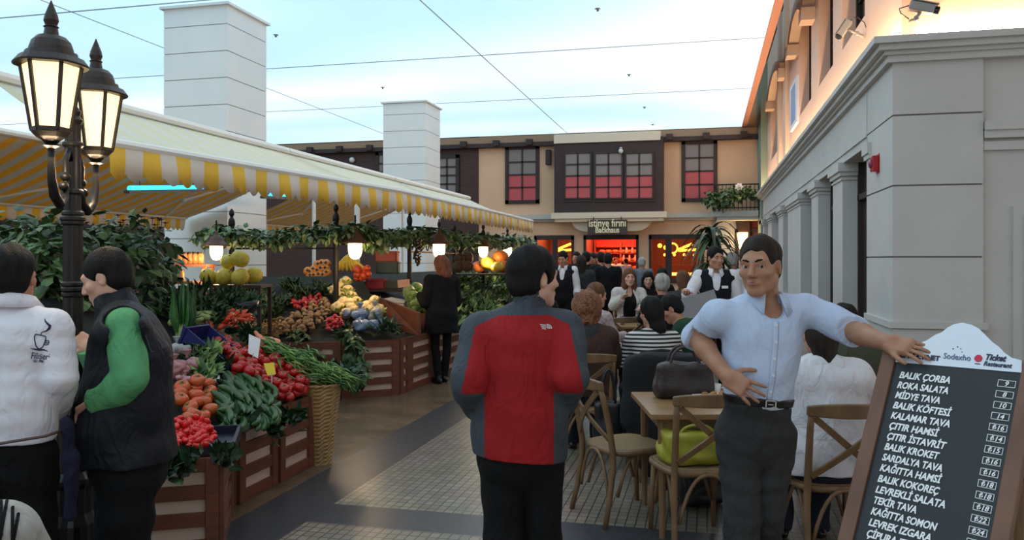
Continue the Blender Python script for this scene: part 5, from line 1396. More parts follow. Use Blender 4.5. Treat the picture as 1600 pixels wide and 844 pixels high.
# rear legs that prop the board
m = MB()
for x in (0.03, BW - 0.03):
    a = bpos(x, 0.05, -0.03); b = bpos(x, Lfull, 0) + lean * 1.15; b.z = 0.015; m.bar(a, b, 0.03, 0.02)
m.build('prop_leg', WALN, t, org=root_p)

# ------------------------------------------------------------------ cross back chairs and tables
OAK = mat('weathered_oak', (128, 98, 66), 0.5, col2=(104, 78, 52), vscale=6, vstretch=(3, 3, 0.8), bump=0.12, bscale=30)
RUSH = mat('woven_rush_seat', (150, 122, 86), 0.8, col2=(122, 98, 66), vscale=60, vstretch=(1, 6, 1), bump=0.4, bscale=120)
def arcpts(f, n): return [f(i / n) for i in range(n + 1)]
def make_chair():
    """faces local +y; origin on the floor under the seat centre"""
    t = thing('cross_back_chair', 'x', 'chair')
    W, D, SH, BH = 0.44, 0.42, 0.46, 0.885
    def seat_pt(q, r_=1.0):
        x = math.cos(q); y = math.sin(q); p = 4.0
        k_ = (abs(x) ** p + abs(y) ** p) ** (-1 / p); return x * k_ * W / 2 * r_ * (1 + 0.06 * y * k_), y * k_ * D / 2 * r_
    qs = [2 * PI * i / 36 for i in range(36)]
    m = MB(); m.prism([seat_pt(q, 0.98) for q in qs], 0.022, o=(0, 0, SH - 0.018), ax=(1, 0, 0), ay=(0, 1, 0)); m.build('seat', RUSH, t, bevel=0.006)
    m = MB(); m.tube([V(*seat_pt(q), SH - 0.018) for q in qs + [qs[0]]], 0.02, 8, caps=False); m.build('seat_frame', OAK, t, smooth=True)
    yb = -D / 2 - 0.005
    for s in (-1, 1):
        pts = [V(s * 0.215, yb - 0.07, 0), V(s * 0.205, yb - 0.035, 0.15), V(s * 0.195, yb, 0.36), V(s * 0.193, yb - 0.002, SH), V(s * 0.197, yb - 0.03, 0.62), V(s * 0.207, yb - 0.075, 0.78), V(s * 0.212, yb - 0.10, BH - 0.03)]
        MB().tube(pts, [0.017, 0.018, 0.02, 0.021, 0.02, 0.019, 0.017], 8).build('leg', OAK, t, smooth=True)
        pts = [V(s * 0.20, D / 2 + 0.005, 0), V(s * 0.195, D / 2 - 0.005, 0.2), V(s * 0.185, D / 2 - 0.025, SH - 0.02)]
        MB().tube(pts, [0.015, 0.018, 0.021], 8).build('leg', OAK, t, smooth=True)
    m = MB(); n = 14
    def rail(a, b):
        x = -0.235 + 0.47 * a; y = yb - 0.10 - 0.035 * (1 - (2 * a - 1) ** 2); return (x, y, b)
    vs = []
    for i in range(n + 1):
        a = i / n; x, y, _ = rail(a, 0); th = 0.014; z0 = BH - 0.035 - 0.012 * math.sin(PI * a); z1 = BH + 0.03 - 0.014 * abs(2 * a - 1) ** 3
        vs += [(x, y - th, z0), (x, y + th, z0), (x, y + th - 0.004, z1), (x, y - th - 0.004, z1)]
    fs = []
    for i in range(n):
        for k_ in range(4): fs.append((4 * i + k_, 4 * i + (k_ + 1) % 4, 4 * i + 4 + (k_ + 1) % 4, 4 * i + 4 + k_))
    fs += [(3, 2, 1, 0), (4 * n, 4 * n + 1, 4 * n + 2, 4 * n + 3)]
    m.add(vs, fs); m.build('top_rail', OAK, t, bevel=0.007)
    for s in (-1, 1):
        pts = []
        for i in range(9):
            a = i / 8; x = s * (-0.185 + 0.375 * a); z = SH + 0.06 + (BH - 0.05 - SH - 0.06) * a
            y = yb - 0.02 - 0.085 * a - 0.03 * math.sin(PI * a) - s * 0.009
            pts.append(V(x, y, z))
        m = MB()
        for i in range(8): m.bar(pts[i], pts[i + 1] + (pts[i + 1] - pts[i]) * 0.06, 0.034, 0.013, up=(0, 1, 0.3))
        m.build('cross_slat', OAK, t)
    for sd in ('f', 'b', 'l', 'r'):
        def hoop(a):
            x = -0.175 + 0.35 * a; z = 0.17 + 0.27 * (1 - abs(2 * a - 1) ** 2.6)
            return {'f': V(x, D / 2 - 0.02, z), 'b': V(x, yb - 0.02, z), 'l': V(-0.185, x, z), 'r': V(0.185, x, z)}[sd]
        MB().tube(arcpts(hoop, 14), 0.011, 7).build('stretcher_hoop', OAK, t, smooth=True)
    return t
CH = Series(make_chair())
def chair_at(u, d, face, label, dz=0.0, sc=1.0):
    """u, d: where the seat centre stands; face: angle of the sitter's look, 0 = away from the camera, + = to the image left"""
    p = at(u, 700, d); return CH.put((p.x, p.y, 0), YAW + face, label, 'cross back chairs', sc)
chair_at(1085, 4.72, 0.12, 'oak cross back chair with the yellow green handbag on its seat')
chair_at(978, 5.22, -1.15, 'oak cross back chair in side view, left of the small table')
chair_at(1292, 4.42, 0.02, 'oak cross back chair the person in the white hoodie sits on')
chair_at(917, 6.62, -0.1, 'oak cross back chair the curly haired woman sits on', 0, 1.0)
chair_at(1030, 6.22, 0.1, 'cross back chair under the black coat, behind the dark handbag')
chair_at(968, 10.6, 0.25, 'far cross back chair in front of the long haired woman facing the camera')
chair_at(1100, 7.5, 1.4, 'cross back chair the man in the green sweater sits on')
chair_at(905, 8.4, -0.9, 'cross back chair of the woman in the pale patterned blouse')
chair_at(1075, 9.9, 0.2, 'far cross back chair the grey haired person sits on')
chair_at(985, 12.1, PI, 'cross back chair the long haired woman in the white cardigan sits on')
chair_at(1335, 5.35, 0.3, 'cross back chair the person in the olive coat sits on')
chair_at(1600, 4.9, -0.3, 'cross back chair at the right edge, behind the menu board')
def table(c, lx, ly, rot, label, h=0.75):
    t = thing('oak_table', label, 'table', (c.x, c.y, 0), rot, 'oak tables')
    m = MB(); m.span(-lx / 2, lx / 2, -ly / 2, ly / 2, h - 0.035, h); m.build('tabletop', TABW, t, bevel=0.006)
    m = MB(); m.span(-lx / 2 + .06, lx / 2 - .06, -ly / 2 + .06, ly / 2 - .06, h - 0.1, h - 0.035); m.build('apron', OAK, t)
    for sx in (-1, 1):
        for sy in (-1, 1): MB().tube([(sx * (lx / 2 - .08), sy * (ly / 2 - .08), 0), (sx * (lx / 2 - .08), sy * (ly / 2 - .08), h - 0.04)], [0.018, 0.028], 8).build('leg', OAK, t)
    return t
TABW = mat('oak_table_top', (158, 122, 80), 0.35, col2=(134, 100, 64), vscale=4, vstretch=(0.6, 8, 1))
def tb(u, d): p = at(u, 700, d); return p
table(tb(1104, 5.06), 0.84, 0.80, YAW, 'small oak table behind the chair with the yellow green handbag')
table(tb(985, 7.75), 1.5, 0.8, YAW, 'oak table with plates and cups between the curly haired and the striped women')
table(tb(985, 11.2), 1.3, 0.8, YAW, 'oak table in front of the long haired woman in the white cardigan')
table(tb(1285, 5.1), 0.8, 0.55, YAW, 'oak table in front of the person in the white hoodie')
table(tb(1640, 4.3), 0.9, 0.8, YAW, 'oak table at the right edge behind the menu board')
table(tb(1050, 11.9), 0.9, 0.7, YAW, 'oak table beyond the grey haired person')
# tableware
PLATE = mat('white_china', (226, 222, 214), 0.25); FOOD = mat('fried_food', (176, 124, 64), 0.7, col2=(140, 90, 44), vscale=40); GLASSM = mat('clear_glass', (225, 230, 230), 0.05, trans=0.9)
def plate(u, d, label, food=True, s=1.0, z=0.752):
    p = at(u, 700, d); t = thing('plate', label, 'plate', (p.x, p.y, z))
    MB().lathe([(0.06 * s, 0), (0.075 * s, 0.004), (0.115 * s, 0.016), (0.112 * s, 0.02), (0.07 * s, 0.008), (0.01, 0.007)], 22).build('dish', PLATE, t, smooth=True)
    if food:
        m = MB(); r_ = random.Random(int(u))
        for i in range(9): m.ball((r_.uniform(-.05, .05) * s, r_.uniform(-.05, .05) * s, 0.022), (0.024, 0.018, 0.014), 7, 5)
        m.build('food', FOOD, t, smooth=True)
plate(975, 7.75, 'white plate of fried food between the curly haired and striped women'); plate(968, 7.45, 'nearer white plate beside the striped woman', True, 0.9); plate(1060, 7.8, 'white plate in front of the man in the green sweater')
def cup(u, d, label, m_=PLATE, s=1.0, z=0.752):
    p = at(u, 700, d); t = thing('cup', label, 'cup', (p.x, p.y, z))
    MB().lathe([(0.022 * s, 0), (0.026 * s, 0.01), (0.036 * s, 0.09 * s), (0.033 * s, 0.09 * s), (0.02 * s, 0.012)], 14).build('bowl', m_, t, smooth=True)
    MB().tube([(0.033 * s, 0, 0.07 * s), (0.055 * s, 0, 0.065 * s), (0.055 * s, 0, 0.035 * s), (0.03 * s, 0, 0.03 * s)], 0.005, 6).build('handle', m_, t, smooth=True)
cup(962, 8.0, 'white cup on the middle table behind the fried food'); cup(955, 7.9, 'second white cup, left of the other on the middle table')
cup(1118, 5.2, 'white cup on the small table beside the dark handbag')
def tumbler(u, d, h, label):
    p = at(u, 700, d); t = thing('drinking_glass', label, 'glass', (p.x, p.y, 0.752))
    MB().lathe([(0.026, 0), (0.033, h), (0.031, h), (0.024, 0.008)], 16).build('tumbler', GLASSM, t, smooth=True); MB().lathe([(0.024, 0.008), (0.028, h * .6), (0.001, h * .6)], 12).build('drink', mat('pale_drink', (220, 220, 214), 0.2), t, smooth=True)
tumbler(998, 10.95, 0.15, 'tall pale glass on the table of the long haired woman'); tumbler(1006, 11.1, 0.12, 'smaller glass right of the tall pale glass'); tumbler(972, 11.05, 0.11, 'glass left of the tall pale glass on the far table')
p = at(1122, 700, 5.0); t = thing('paper_tray', 'white paper food tray on the small table beside the hand on the hip', 'tray', (p.x, p.y, 0.752), 0.5)
MB().prism([(-.11, 0), (.11, 0), (.14, .05), (-.14, .05)], 0.16, o=(0, .08, 0), ax=(1, 0, 0), ay=(0, 0, 1), nrm=(0, -1, 0)).build('tray_body', CARD, t); m = MB()
for i in range(6): m.ball((-.08 + .03 * i, .02 * (-1) ** i, .055), (.025, .02, .02), 7, 5)
m.build('food', FOOD, t, smooth=True)
# handbags
def handbag(p, w, h, dp, m_, label, rot, handle=0.16, seed=1, slump=0.0):
    t = thing('handbag', label, 'handbag', p, rot); g = SDF((-w, -dp * 1.4, -0.03), (w, dp * 1.4, h * 1.3), 0.011)
    g.rbox((0, 0, h * .48), (w / 2 - .035, dp / 2 - .035, h * .48 - .035), .035); g.ell((0, 0, h * .25), (w * .52, dp * .62, h * .27), k=.05)
    g.ell((0, 0, h * 1.08), (w * .42, dp * .16, h * .22), k=.03, op='s'); g.wrinkle(0.009, 30, seed); g.cut((0, 0, 0.0), (0, 0, -1)); g.build('bag_body', m_, t)
    for s in (-1, 1):
        pts = [V(s * 0.0 + w * .26 * math.cos(q), s * dp * .3, h * .9 + handle * math.sin(q)) for q in [PI * i / 14 for i in range(15)]]
        MB().tube(pts, 0.009, 7).build('handle', m_, t, smooth=True)
    return t
BAGD = mat('dark_brown_leather', (42, 34, 34), 0.5, col2=(52, 40, 38), vscale=12, bump=0.3, bscale=60); BAGY = mat('yellow_green_leather', (158, 156, 44), 0.45, col2=(140, 138, 40), vscale=10); BAGK = mat('black_leather', (22, 21, 23), 0.4)
p = at(1068, 700, 5.22); handbag(V(p.x, p.y, 0.75), 0.36, 0.24, 0.16, BAGD, 'dark brown leather handbag with upright handles standing on the small table', YAW, 0.12, 3)
p = at(1083, 700, 4.70); t = handbag(V(p.x, p.y, 0.472), 0.37, 0.19, 0.24, BAGY, 'yellow green leather handbag lying on the seat of the near chair', YAW + 0.1, 0.05, 5)
m = MB(); m.lathe([(0.006, -.006), (0.014, -.006), (0.014, .006), (0.006, .006)], 12, (0.11, -0.135, .12), Matrix.Rotation(PI / 2, 3, 'X')); m.build('buckle', mat('silver_metal', (190, 188, 180), 0.25, metal=0.9), t)
p = at(950, 700, 6.0); handbag(V(p.x, p.y, 0.30), 0.20, 0.30, 0.12, BAGK, 'black handbag hanging from the back of the curly haired woman\'s chair', YAW, 0.26, 6)
p = at(1098, 700, 5.4); handbag(V(p.x, p.y, 0.02), 0.34, 0.22, 0.2, BAGK, 'black handbag on the floor under the small table', YAW + .3, 0.08, 7)
# black coat thrown over the back of a chair
c = at(1030, 700, 6.10); t = thing('draped_coat', 'black coat draped over a chair back behind the dark handbag', 'coat', (c.x, c.y, 0), YAW)
COATK = mat('black_wool', (20, 20, 24), 0.9, col2=(26, 26, 30), vscale=20, bump=0.2, bscale=120)
g = SDF((-.36, -.42, .02), (.36, .2, 1.05), 0.014); g.rbox((0, -.20, .62), (.24, .03, .30), .035); g.cap((-.24, -.17, .9), (.24, -.17, .9), .055, k=.04); g.ell((-.1, -.22, .25), (.12, .06, .2), k=.06); g.ell((.12, -.21, .3), (.12, .06, .2), k=.06); g.cap((-.26, -.2, .88), (-.27, -.22, .45), .05, .045, k=.03); g.cap((.26, -.2, .88), (.28, -.22, .5), .05, .045, k=.03)
g.wrinkle(0.014, 22, 9, (1.4, 1, .5)); g.build('coat_body', COATK, t)
MB().tube([(-.16, -.13, .95), (0, -.10, .965), (.16, -.13, .95)], 0.018, 8).build('collar', COATK, t, smooth=True)

# ------------------------------------------------------------------ people
A_ = np.array
SKIN = {k_: mat('skin_' + k_, c, 0.55, col2=c2, vscale=14, subsurf=0.15, bump=0.05, bscale=160) for k_, c, c2 in (('tan', (188, 138, 112), (178, 124, 100)), ('fair', (208, 164, 142), (200, 152, 130)), ('olive', (174, 128, 100), (162, 114, 88)))}
HAIRM = {k_: mat('hair_' + k_, c, 0.65, spec=.2, col2=c2, vscale=30, vstretch=(1, 1, 0.2), bump=0.6, bscale=160, bstretch=(1, 1, 0.12)) for k_, c, c2 in (
    ('black', (15, 13, 13), (24, 21, 20)), ('dark', (34, 26, 22), (46, 36, 30)), ('brown', (86, 58, 42), (110, 76, 54)), ('auburn', (112, 66, 42), (140, 88, 56)), ('grey', (150, 146, 140), (176, 172, 166)), ('redbrown', (96, 58, 44), (122, 76, 58)))}
EYEW = mat('eye_white', (176, 166, 158), 0.35); IRIS = mat('dark_iris', (44, 30, 22), 0.2); LIPM = mat('lips', (158, 92, 84), 0.5); BROW = mat('eyebrow_hair', (40, 30, 26), 0.8)
SHOEB = mat('black_shoe_leather', (20, 19, 19), 0.35)
def cloth(name, c, c2=None, rough=0.85, bump=0.2, vs=6, bs=260, fold=0.55): return mat(name, c, rough, col2=c2 or tuple(int(x * .92) for x in c), vscale=vs, bump=bump, bscale=bs, spec=.25, fold=fold)
def rotz(p, a): return V(p[0] * math.cos(a) - p[1] * math.sin(a), p[0] * math.sin(a) + p[1] * math.cos(a), p[2])
def unit(v): v = A_(v, float); return v / max(1e-9, np.linalg.norm(v))

STAND = dict(pel=(0, 0, .96), che=(0, 0, 1.27), nek=(0, -.015, 1.475), head=(0, .02, 1.625), shR=(.18, -.01, 1.42), elR=(.235, -.03, 1.13), wrR=(.245, .04, .88), hiR=(.09, 0, .92), knR=(.095, .015, .51), anR=(.1, -.03, .085))
SIT = dict(pel=(0, 0, .57), che=(0, .03, .87), nek=(0, .06, 1.065), head=(0, .10, 1.215), shR=(.175, .045, 1.0), elR=(.235, .13, .79), wrR=(.13, .36, .79), hiR=(.09, .02, .555), knR=(.11, .43, .52), anR=(.11, .41, .085))
def pose(base, loc, fa, h=1.75, seat=None, over=None, turn=0.0, nod=0.0, tilt=0.0):
    """joints in world space; fa: 0 = looking away from the camera, + = towards the image left; turn/nod = head against body"""
    s = h / 1.75; a = YAW + fa; J = {}
    D = dict(base)
    for k_ in list(D):
        if k_.endswith('R'): x, y, z = D[k_]; D[k_[:-1] + 'L'] = (-x, y, z)
    if over: D.update(over)
    up = 0 if seat is None else seat - .46
    for k_, p in D.items():
        q = rotz((p[0] * s, p[1] * s, p[2] * s + (up if k_[:2] not in ('an',) else 0)), a); J[k_] = V(loc[0], loc[1], 0) + q
    ha = a + turn
    J['fd'] = V(-math.sin(ha) * math.cos(nod), math.cos(ha) * math.cos(nod), -math.sin(nod))
    J['fw'] = V(-math.sin(a), math.cos(a), 0)
    J['sc'] = s; J['tilt'] = tilt
    return J

def shirt_collar(P, ax, sd, fw, up, m_, par, s=1.0, hgt=.055, r0=.066, flare=.030, tip=.068, span_=.88):
    b0 = P['nek'] - up * .004 * s; rows = [[], [], [], []]
    for i in range(29):
        q = (-PI + 2 * PI * i / 28) * span_; d = -fw * math.cos(q) + sd * math.sin(q); c = (1 - math.cos(q)) / 2; tp = max(0., c - .62) / .38
        rows[0].append(b0 - ax * (.008 + .02 * tp) * s + d * (r0 - .002) * s + fw * .012 * c * s)
        rows[1].append(b0 + ax * hgt * (1 - .5 * c) * s + d * r0 * s + fw * .008 * c * s)
        rows[2].append(b0 + ax * (hgt * (1 - .5 * c) - .003) * s + d * (r0 + .008) * s + fw * .010 * c * s)
        rows[3].append(b0 - up * (.006 + tip * tp ** 1.5) * s + d * (r0 + flare) * s + fw * (.018 * c + .012 * tp) * s + sd * .014 * tp * s * (1 if math.sin(q) > 0 else -1))
    mb = MB(); n = 29; mb.add([Vector(p) for r_ in rows for p in r_], [(j * n + i, j * n + i + 1, (j + 1) * n + i + 1, (j + 1) * n + i) for j in range(3) for i in range(n - 1)])
    return mb.build('collar', m_, par, smooth=True, solid=.003)

def person(label, J, root, look, h=0.01, group=None):
    """one continuous body with clothes, hair, eyes and shoes as its parts"""
    t = thing('person', label, 'person', (root[0], root[1], 0), 0, group)
    o = A_((root[0], root[1], 0.0)); P = {k_: (A_(v, float) - o if isinstance(v, Vector) and k_ not in ('fd', 'fw') else v) for k_, v in J.items()}
    s = J.get('sc', 1.0); L = look; W = L.get('W', 1.0) * s; fem = L.get('fem', False)
    sd = unit(P['shR'] - P['shL']); up = unit(P['nek'] - P['pel']); fw = unit(np.cross(up, sd)); sd = np.cross(fw, up)
    RT = np.stack([sd, fw, up], 1); ps = unit(P['hiR'] - P['hiL'])
    # head frame
    f = unit(P['fd']); z0 = unit(A_([0, 0, 1.0]) + 0.0); hs = unit(np.cross(f, z0)); hu = np.cross(hs, f)
    ti = J.get('tilt', 0.0); hs, hu = hs * math.cos(ti) + hu * math.sin(ti), hu * math.cos(ti) - hs * math.sin(ti)
    RH = np.stack([hs, f, hu], 1); hc = P['head']; hk = s * L.get('hk', 1.0)
    hp = lambda x, y, z: hc + RH @ (A_([x, y, z]) * hk)
    allp = np.stack([P[k_] for k_ in P if k_ not in ('fd', 'fw', 'sc', 'tilt') and isinstance(P[k_], np.ndarray)])
    lo, hi = allp.min(0) - .24, allp.max(0) + .24; lo[2] = min(lo[2], -.01)
    def grid_(k0, k1, hh=None, pad=.2):
        q = np.stack([P[k_] for k_ in k0]); return SDF(q.min(0) - pad, q.max(0) + pad, hh or h)
    def torso(g, e, bulk=1.0, straight=False):
        g.ell(P['che'] - fw * .0, A_([.165 * W, .112 * s, .20 * s]) * bulk + e, RT, .05)
        g.ell((P['pel'] + P['che']) / 2, A_([.142 * W, .104 * s, .19 * s]) * bulk + e, RT, .06)
        g.ell(P['pel'] - up * .03 * s - fw * .01, A_([(.150 if not fem else .170) * W, .118 * s, .14 * s]) * bulk + e, RT, .06)
        g.cap(P['shR'] - up * .02, P['shL'] - up * .02, .052 * s + e, k=.05)
        for q in 'RL': g.cap(P['nek'] - up * .035, P['sh' + q] - up * .004, .046 * s + e, .050 * s + e, k=.035)
        g.ell(P['che'] + up * .07 - fw * .03, A_([.15 * W, .08 * s, .11 * s]) * bulk + e, RT, .05)
        if L.get('belly'): g.ell(P['pel'] + up * .12 + fw * .05, A_([.14, .11, .14]) * s * L['belly'] + e, RT, .05)
        if fem:
            for q in (-1, 1): g.ell(P['che'] + sd * .075 * q * s + fw * .085 * s + up * .01, (.062 * s + e, .058 * s + e, .062 * s + e), RT, .03)
        if straight:
            g.ell(P['pel'] + up * .02, A_([.172 * W, .128 * s, .22 * s]) * bulk + e, RT, .06); g.ell((P['pel'] + P['che']) / 2, A_([.165 * W, .122 * s, .24 * s]) * bulk + e, RT, .06)
    def arm(g, q, e, upto=1.0, k=.02, ew=0.0):
        a, b, c = P['sh' + q], P['el' + q], P['wr' + q]; ar = .9 if fem else 1.0
        g.cap(a, b, (.050 * ar * s + e), (.041 * ar * s + e), k=.02)
        if upto > 0:
            c2 = b + (c - b) * upto; m_ = b + (c - b) * .3 * min(1, upto / .3)
            g.cap(b, m_, .041 * ar * s + e, .041 * ar * s + e, k=.012)
            if upto > .3: g.cap(m_, c2, .041 * ar * s + e, .041 * ar * s + (.027 - .041) * ar * s * ((upto - .3) / .7) + e + ew, k=k)
    def leg(g, q, e, k=.03, upto=1.0):
        a, b, c = P['hi' + q], P['kn' + q], P['an' + q]
        g.cap(a, b, .082 * s + e, .056 * s + e, k=.03)
        m_ = b + (c - b) * .3; bk = -fw * .012
        g.cap(b, m_ + bk, .057 * s + e, .056 * s + e, k=k); g.cap(m_ + bk, c, .056 * s + e, .037 * s + e, k=k)
    toe = {q: unit(L.get('toe' + q, J['fw'])) for q in 'RL'}
    # ---------------- body
    g = SDF(lo, hi, h)
    torso(g, -.014)
    g_ = g; D0 = g.D.copy(); Ds = []
    for q in 'RL':
        g.D = D0.copy(); leg(g, q, -.012); Ds.append(g.D)
    g.D = np.minimum(Ds[0], Ds[1])
    for q in 'RL': arm(g, q, -.003 if not L.get('thickarm') else .002)
    for q in 'RL':
        a = P['an' + q]; g.cap(a, a + A_([0, 0, -.045 * s]) + toe[q] * .02, .035 * s, .03 * s, k=.02); g.cap(a + A_([0, 0, -.045 * s]), a + toe[q] * .15 * s + A_([0, 0, -.058 * s]), .032 * s, .024 * s, k=.02)
    g.cap(P['nek'] - up * .03, hp(0, -.02, -.05), .060 * s * (.86 if fem else 1), .054 * s * (.86 if fem else 1), k=.03)
    def head(g, e=0.0):
        E = lambda c, r, k=.02, op='u': g.ell(hp(*c), A_(r) * hk + e, RH, k, op)
        C = lambda a, b, ra, rb=None, k=.015, op='u': g.cap(hp(*a), hp(*b), ra * hk + e, (rb or ra) * hk + e, k, op)
        E((0, -.018, .032), (.076, .094, .090)); E((0, .015, -.03), (.063, .076, .088), .03)
        for q in (-1, 1): C((q * .046, .0, -.062), (q * .012, .062, -.098), .026, .020, .025)
        C((-.008, .066, -.101), (.008, .066, -.101), .019, k=.02)
        C((-.038, .073, .024), (.038, .073, .024), .013, k=.02)
        for q in (-1, 1):
            E((q * .033, .098, .002), (.021, .020, .013), .012, 's'); E((q * .046, .052, -.026), (.023, .026, .020), .02)
        C((0, .086, .016), (0, .109, -.030), .0075, .0125, .012)
        for q in (-1, 1): C((q * .012, .096, -.036), (q * .011, .092, -.034), .0085, k=.008)
        E((0, .085, -.067), (.026, .012, .016), .012); C((-.02, .098, -.0655), (.02, .098, -.0655), .0022, k=.004, op='s')
        for q in (-1, 1):
            M2 = RH @ np.stack([unit([1, -.35 * q, 0]), unit([.35 * q, 1, 0]), A_([0, 0, 1.])], 1)
            g.ell(hp(q * .078, -.012, -.010), A_([.0085, .019, .031]) * hk, M2, .008); g.ell(hp(q * .086, -.006, -.006), A_([.006, .009, .017]) * hk, M2, .004, 's')
        for q in (-1, 1): C((q * .021, .0812, .0105), (q * .045, .0712, .0095), .0070, k=.006); C((q * .022, .0795, -.0095), (q * .044, .0715, -.0085), .0050, k=.006)
    if not L.get('nohead'): head(g)
    for q in 'RL':
        H = L.get('hand' + q, {}); wr = P['wr' + q]; d = unit(H.get('d', wr - P['el' + q])); n = A_(H.get('n', A_([0, 0, -1.0]) if abs(d[2]) < .7 else (sd if q == 'L' else -sd)), float); n = unit(n - d * (n @ d))
        tt = np.cross(d, n) * (1 if q == 'R' else -1); hsz = s * (.92 if fem else 1.0)
        c1, c2, c3 = H.get('curl', (.25, .35, .25)); sp = H.get('spread', .10)
        g.cap(P['el' + q] + (wr - P['el' + q]) * .8, wr + d * .02, .029 * hsz, .026 * hsz, k=.015)
        g.rbox(wr + d * .052 * hsz, A_([.030, .034, .006]) * hsz, .011 * hsz, np.stack([tt, d, n], 1), .018)
        fr_ = L.get('fr', .0083)
        for i, (of, ln) in enumerate(((.031, .072), (.011, .080), (-.010, .074), (-.029, .058))):
            p = wr + (d * (.088 - .006 * (i in (0, 3))) + tt * of) * hsz; dd = unit(d + tt * sp * (1.5 - i) * .9)
            for j, (fr2, cc) in enumerate(((.45, c1), (.30, c2), (.25, c3))):
                cc = cc * (1 + .08 * i); dd = unit(dd * math.cos(cc) + n * math.sin(cc)); n2 = n
                p2 = p + dd * ln * fr2 * hsz; g.cap(p, p2, (fr_ - .0007 * j) * hsz, (fr_ - .0007 * (j + 1)) * hsz, .004); p = p2
        tb_ = H.get('thumb', (.62, .72, .3)); p = wr + (d * .022 + tt * .026) * hsz; dd = unit(d * tb_[0] + tt * tb_[1] + n * tb_[2])
        p2 = p + dd * .042 * hsz; g.cap(p, p2, .0135 * hsz, .0105 * hsz, .012); dd = unit(dd + d * .55 + n * .12); p3 = p2 + dd * .030 * hsz; g.cap(p2, p3, .0102 * hsz, .0092 * hsz, .004); g.cap(p3, p3 + unit(dd + d * .2) * .022 * hsz, .0092 * hsz, .0075 * hsz, .004)
    sk = SKIN[L.get('skin', 'tan')]
    g.build('body', sk, t)
    # ---------------- lower garment
    low = L.get('low')
    if low:
        ee = low.get('e', .014); g = SDF(lo, hi, h)
        wz = P['pel'] + up * low.get('waist', .10) * s
        if low.get('kind', 'trousers') == 'trousers':
            g.ell(P['pel'] - up * .03 * s - fw * .01, A_([(.150 if not fem else .170) * W, .118 * s, .14 * s]) + ee, RT, .05); g.ell((P['pel'] + P['che']) / 2, A_([.142 * W, .104 * s, .19 * s]) + ee * .7, RT, .05)
            D0 = g.D.copy(); Ds = []
            for q in 'RL':
                g.D = D0.copy(); leg(g, q, ee, .02); a = P['an' + q]; g.cap(P['kn' + q] + (a - P['kn' + q]) * .5, a - A_([0, 0, .02]), .056 * s + ee * .6, .052 * s + ee * .8, k=.02); Ds.append(g.D)
            g.D = np.minimum(Ds[0], Ds[1])
            for q in 'RL': g.cut(P['an' + q] - A_([0, 0, .045]), (0, 0, -1)) if q == 'R' else None
        else:
            D0 = g.D.copy(); Ds = []
            for q in 'RL': g.D = D0.copy(); leg(g, q, ee); Ds.append(g.D)
            g.D = np.minimum(Ds[0], Ds[1])
        g.cut(wz, up); g.wrinkle(low.get('wr', .007), low.get('wf', 22), low.get('seed', 1), (.7, .7, 1.6))
        o2 = g.build(low.get('name', 'trousers'), low['m'], t)
        if low.get('belt'):
            g2 = SDF(P['pel'] + up * .1 * s - .25, P['pel'] + up * .1 * s + .25, min(h, .006)); g2.ell(P['pel'] - up * .03 * s - fw * .01, A_([.165 * W, .122 * s, .14 * s]) + ee + .004, RT, .05); g2.ell((P['pel'] + P['che']) / 2, A_([.142 * W, .104 * s, .19 * s]) + ee + .002, RT, .05)
            g2.cut(wz + up * .012, up); g2.cut(wz - up * .024, -up); bl = g2.build('belt', low['belt'], t)
            if low.get('buckle'):
                fp = wz - up * .006 + fw * (.122 * s + ee + .0 ); X0, Z0 = Vector(sd), Vector(up); m_ = MB()
                R3 = Matrix((sd, fw, up)).transposed()
                c_ = Vector(fp) + Vector(fw) * low['buckle']
                for dx, dz, wx, wz2 in ((-.02, 0, .005, .034), (.02, 0, .005, .034), (0, .0155, .044, .004), (0, -.0155, .044, .004), (0.0, 0, .022, .003)): m_.box(c_ + X0 * dx + Z0 * dz, (wx, .006, wz2), R3)
                m_.build('buckle', mat('silver_metal', (190, 188, 180), 0.25, metal=0.9), bl)
    # ---------------- upper garment
    for T_ in L.get('tops', []):
        e = T_.get('e', .012); g = SDF(lo, hi, T_.get('h', h)); sl = T_.get('sleeve', 1.0)
        torso(g, e, T_.get('bulk', 1.0), T_.get('straight', False))
        if T_.get('extra'):
            for (c_, r_, k_) in T_['extra']: g.ell(P['pel'] + sd * c_[0] + fw * c_[1] + up * c_[2], r_, RT, k_)
        if T_.get('long'):
            hp_ = P['pel'] + A_([0, 0, -T_['long']]); 
            for q in (-1, 1): g.cap(P['pel'] + sd * .05 * q, hp_ + sd * .07 * q, .14 * s + e, .15 * s + e, k=.06)
        for q in 'RL':
            if T_.get('only') and q not in T_['only']: continue
            if sl > 0: arm(g, q, e + T_.get('se', .004), sl, ew=T_.get('ew', .006))
        g.cap(P['nek'] - up * .005, P['nek'] + unit(hp(0, -.02, -.05) - P['nek']) * .2, T_.get('nr', .064) * s * (.9 if fem else 1), T_.get('nr', .064) * s * 1.25, k=.01, op='s')
        if T_.get('vneck'): g.ell(P['nek'] + fw * .10 - up * .03, (.05 * s, .09, T_['vneck']), RT, .01, 's')
        if T_.get('open'): g.ell(P['che'] + fw * .14 - up * .10, (T_['open'], .10, .36), RT, .01, 's')
        if T_.get('hole'):
            for q in 'RL': ow = sd * (1 if q == 'R' else -1); g.cap(P['sh' + q] + ow * .045 + up * .03, P['el' + q] + ow * .05, .070, .07, k=.012, op='s')
        hem = P['pel'] + up * T_.get('hem', -.02); g.cut(hem, -up if not T_.get('long') else (0, 0, -1)) if not T_.get('long') else g.cut(P['pel'] - A_([0, 0, T_['long']]), (0, 0, -1))
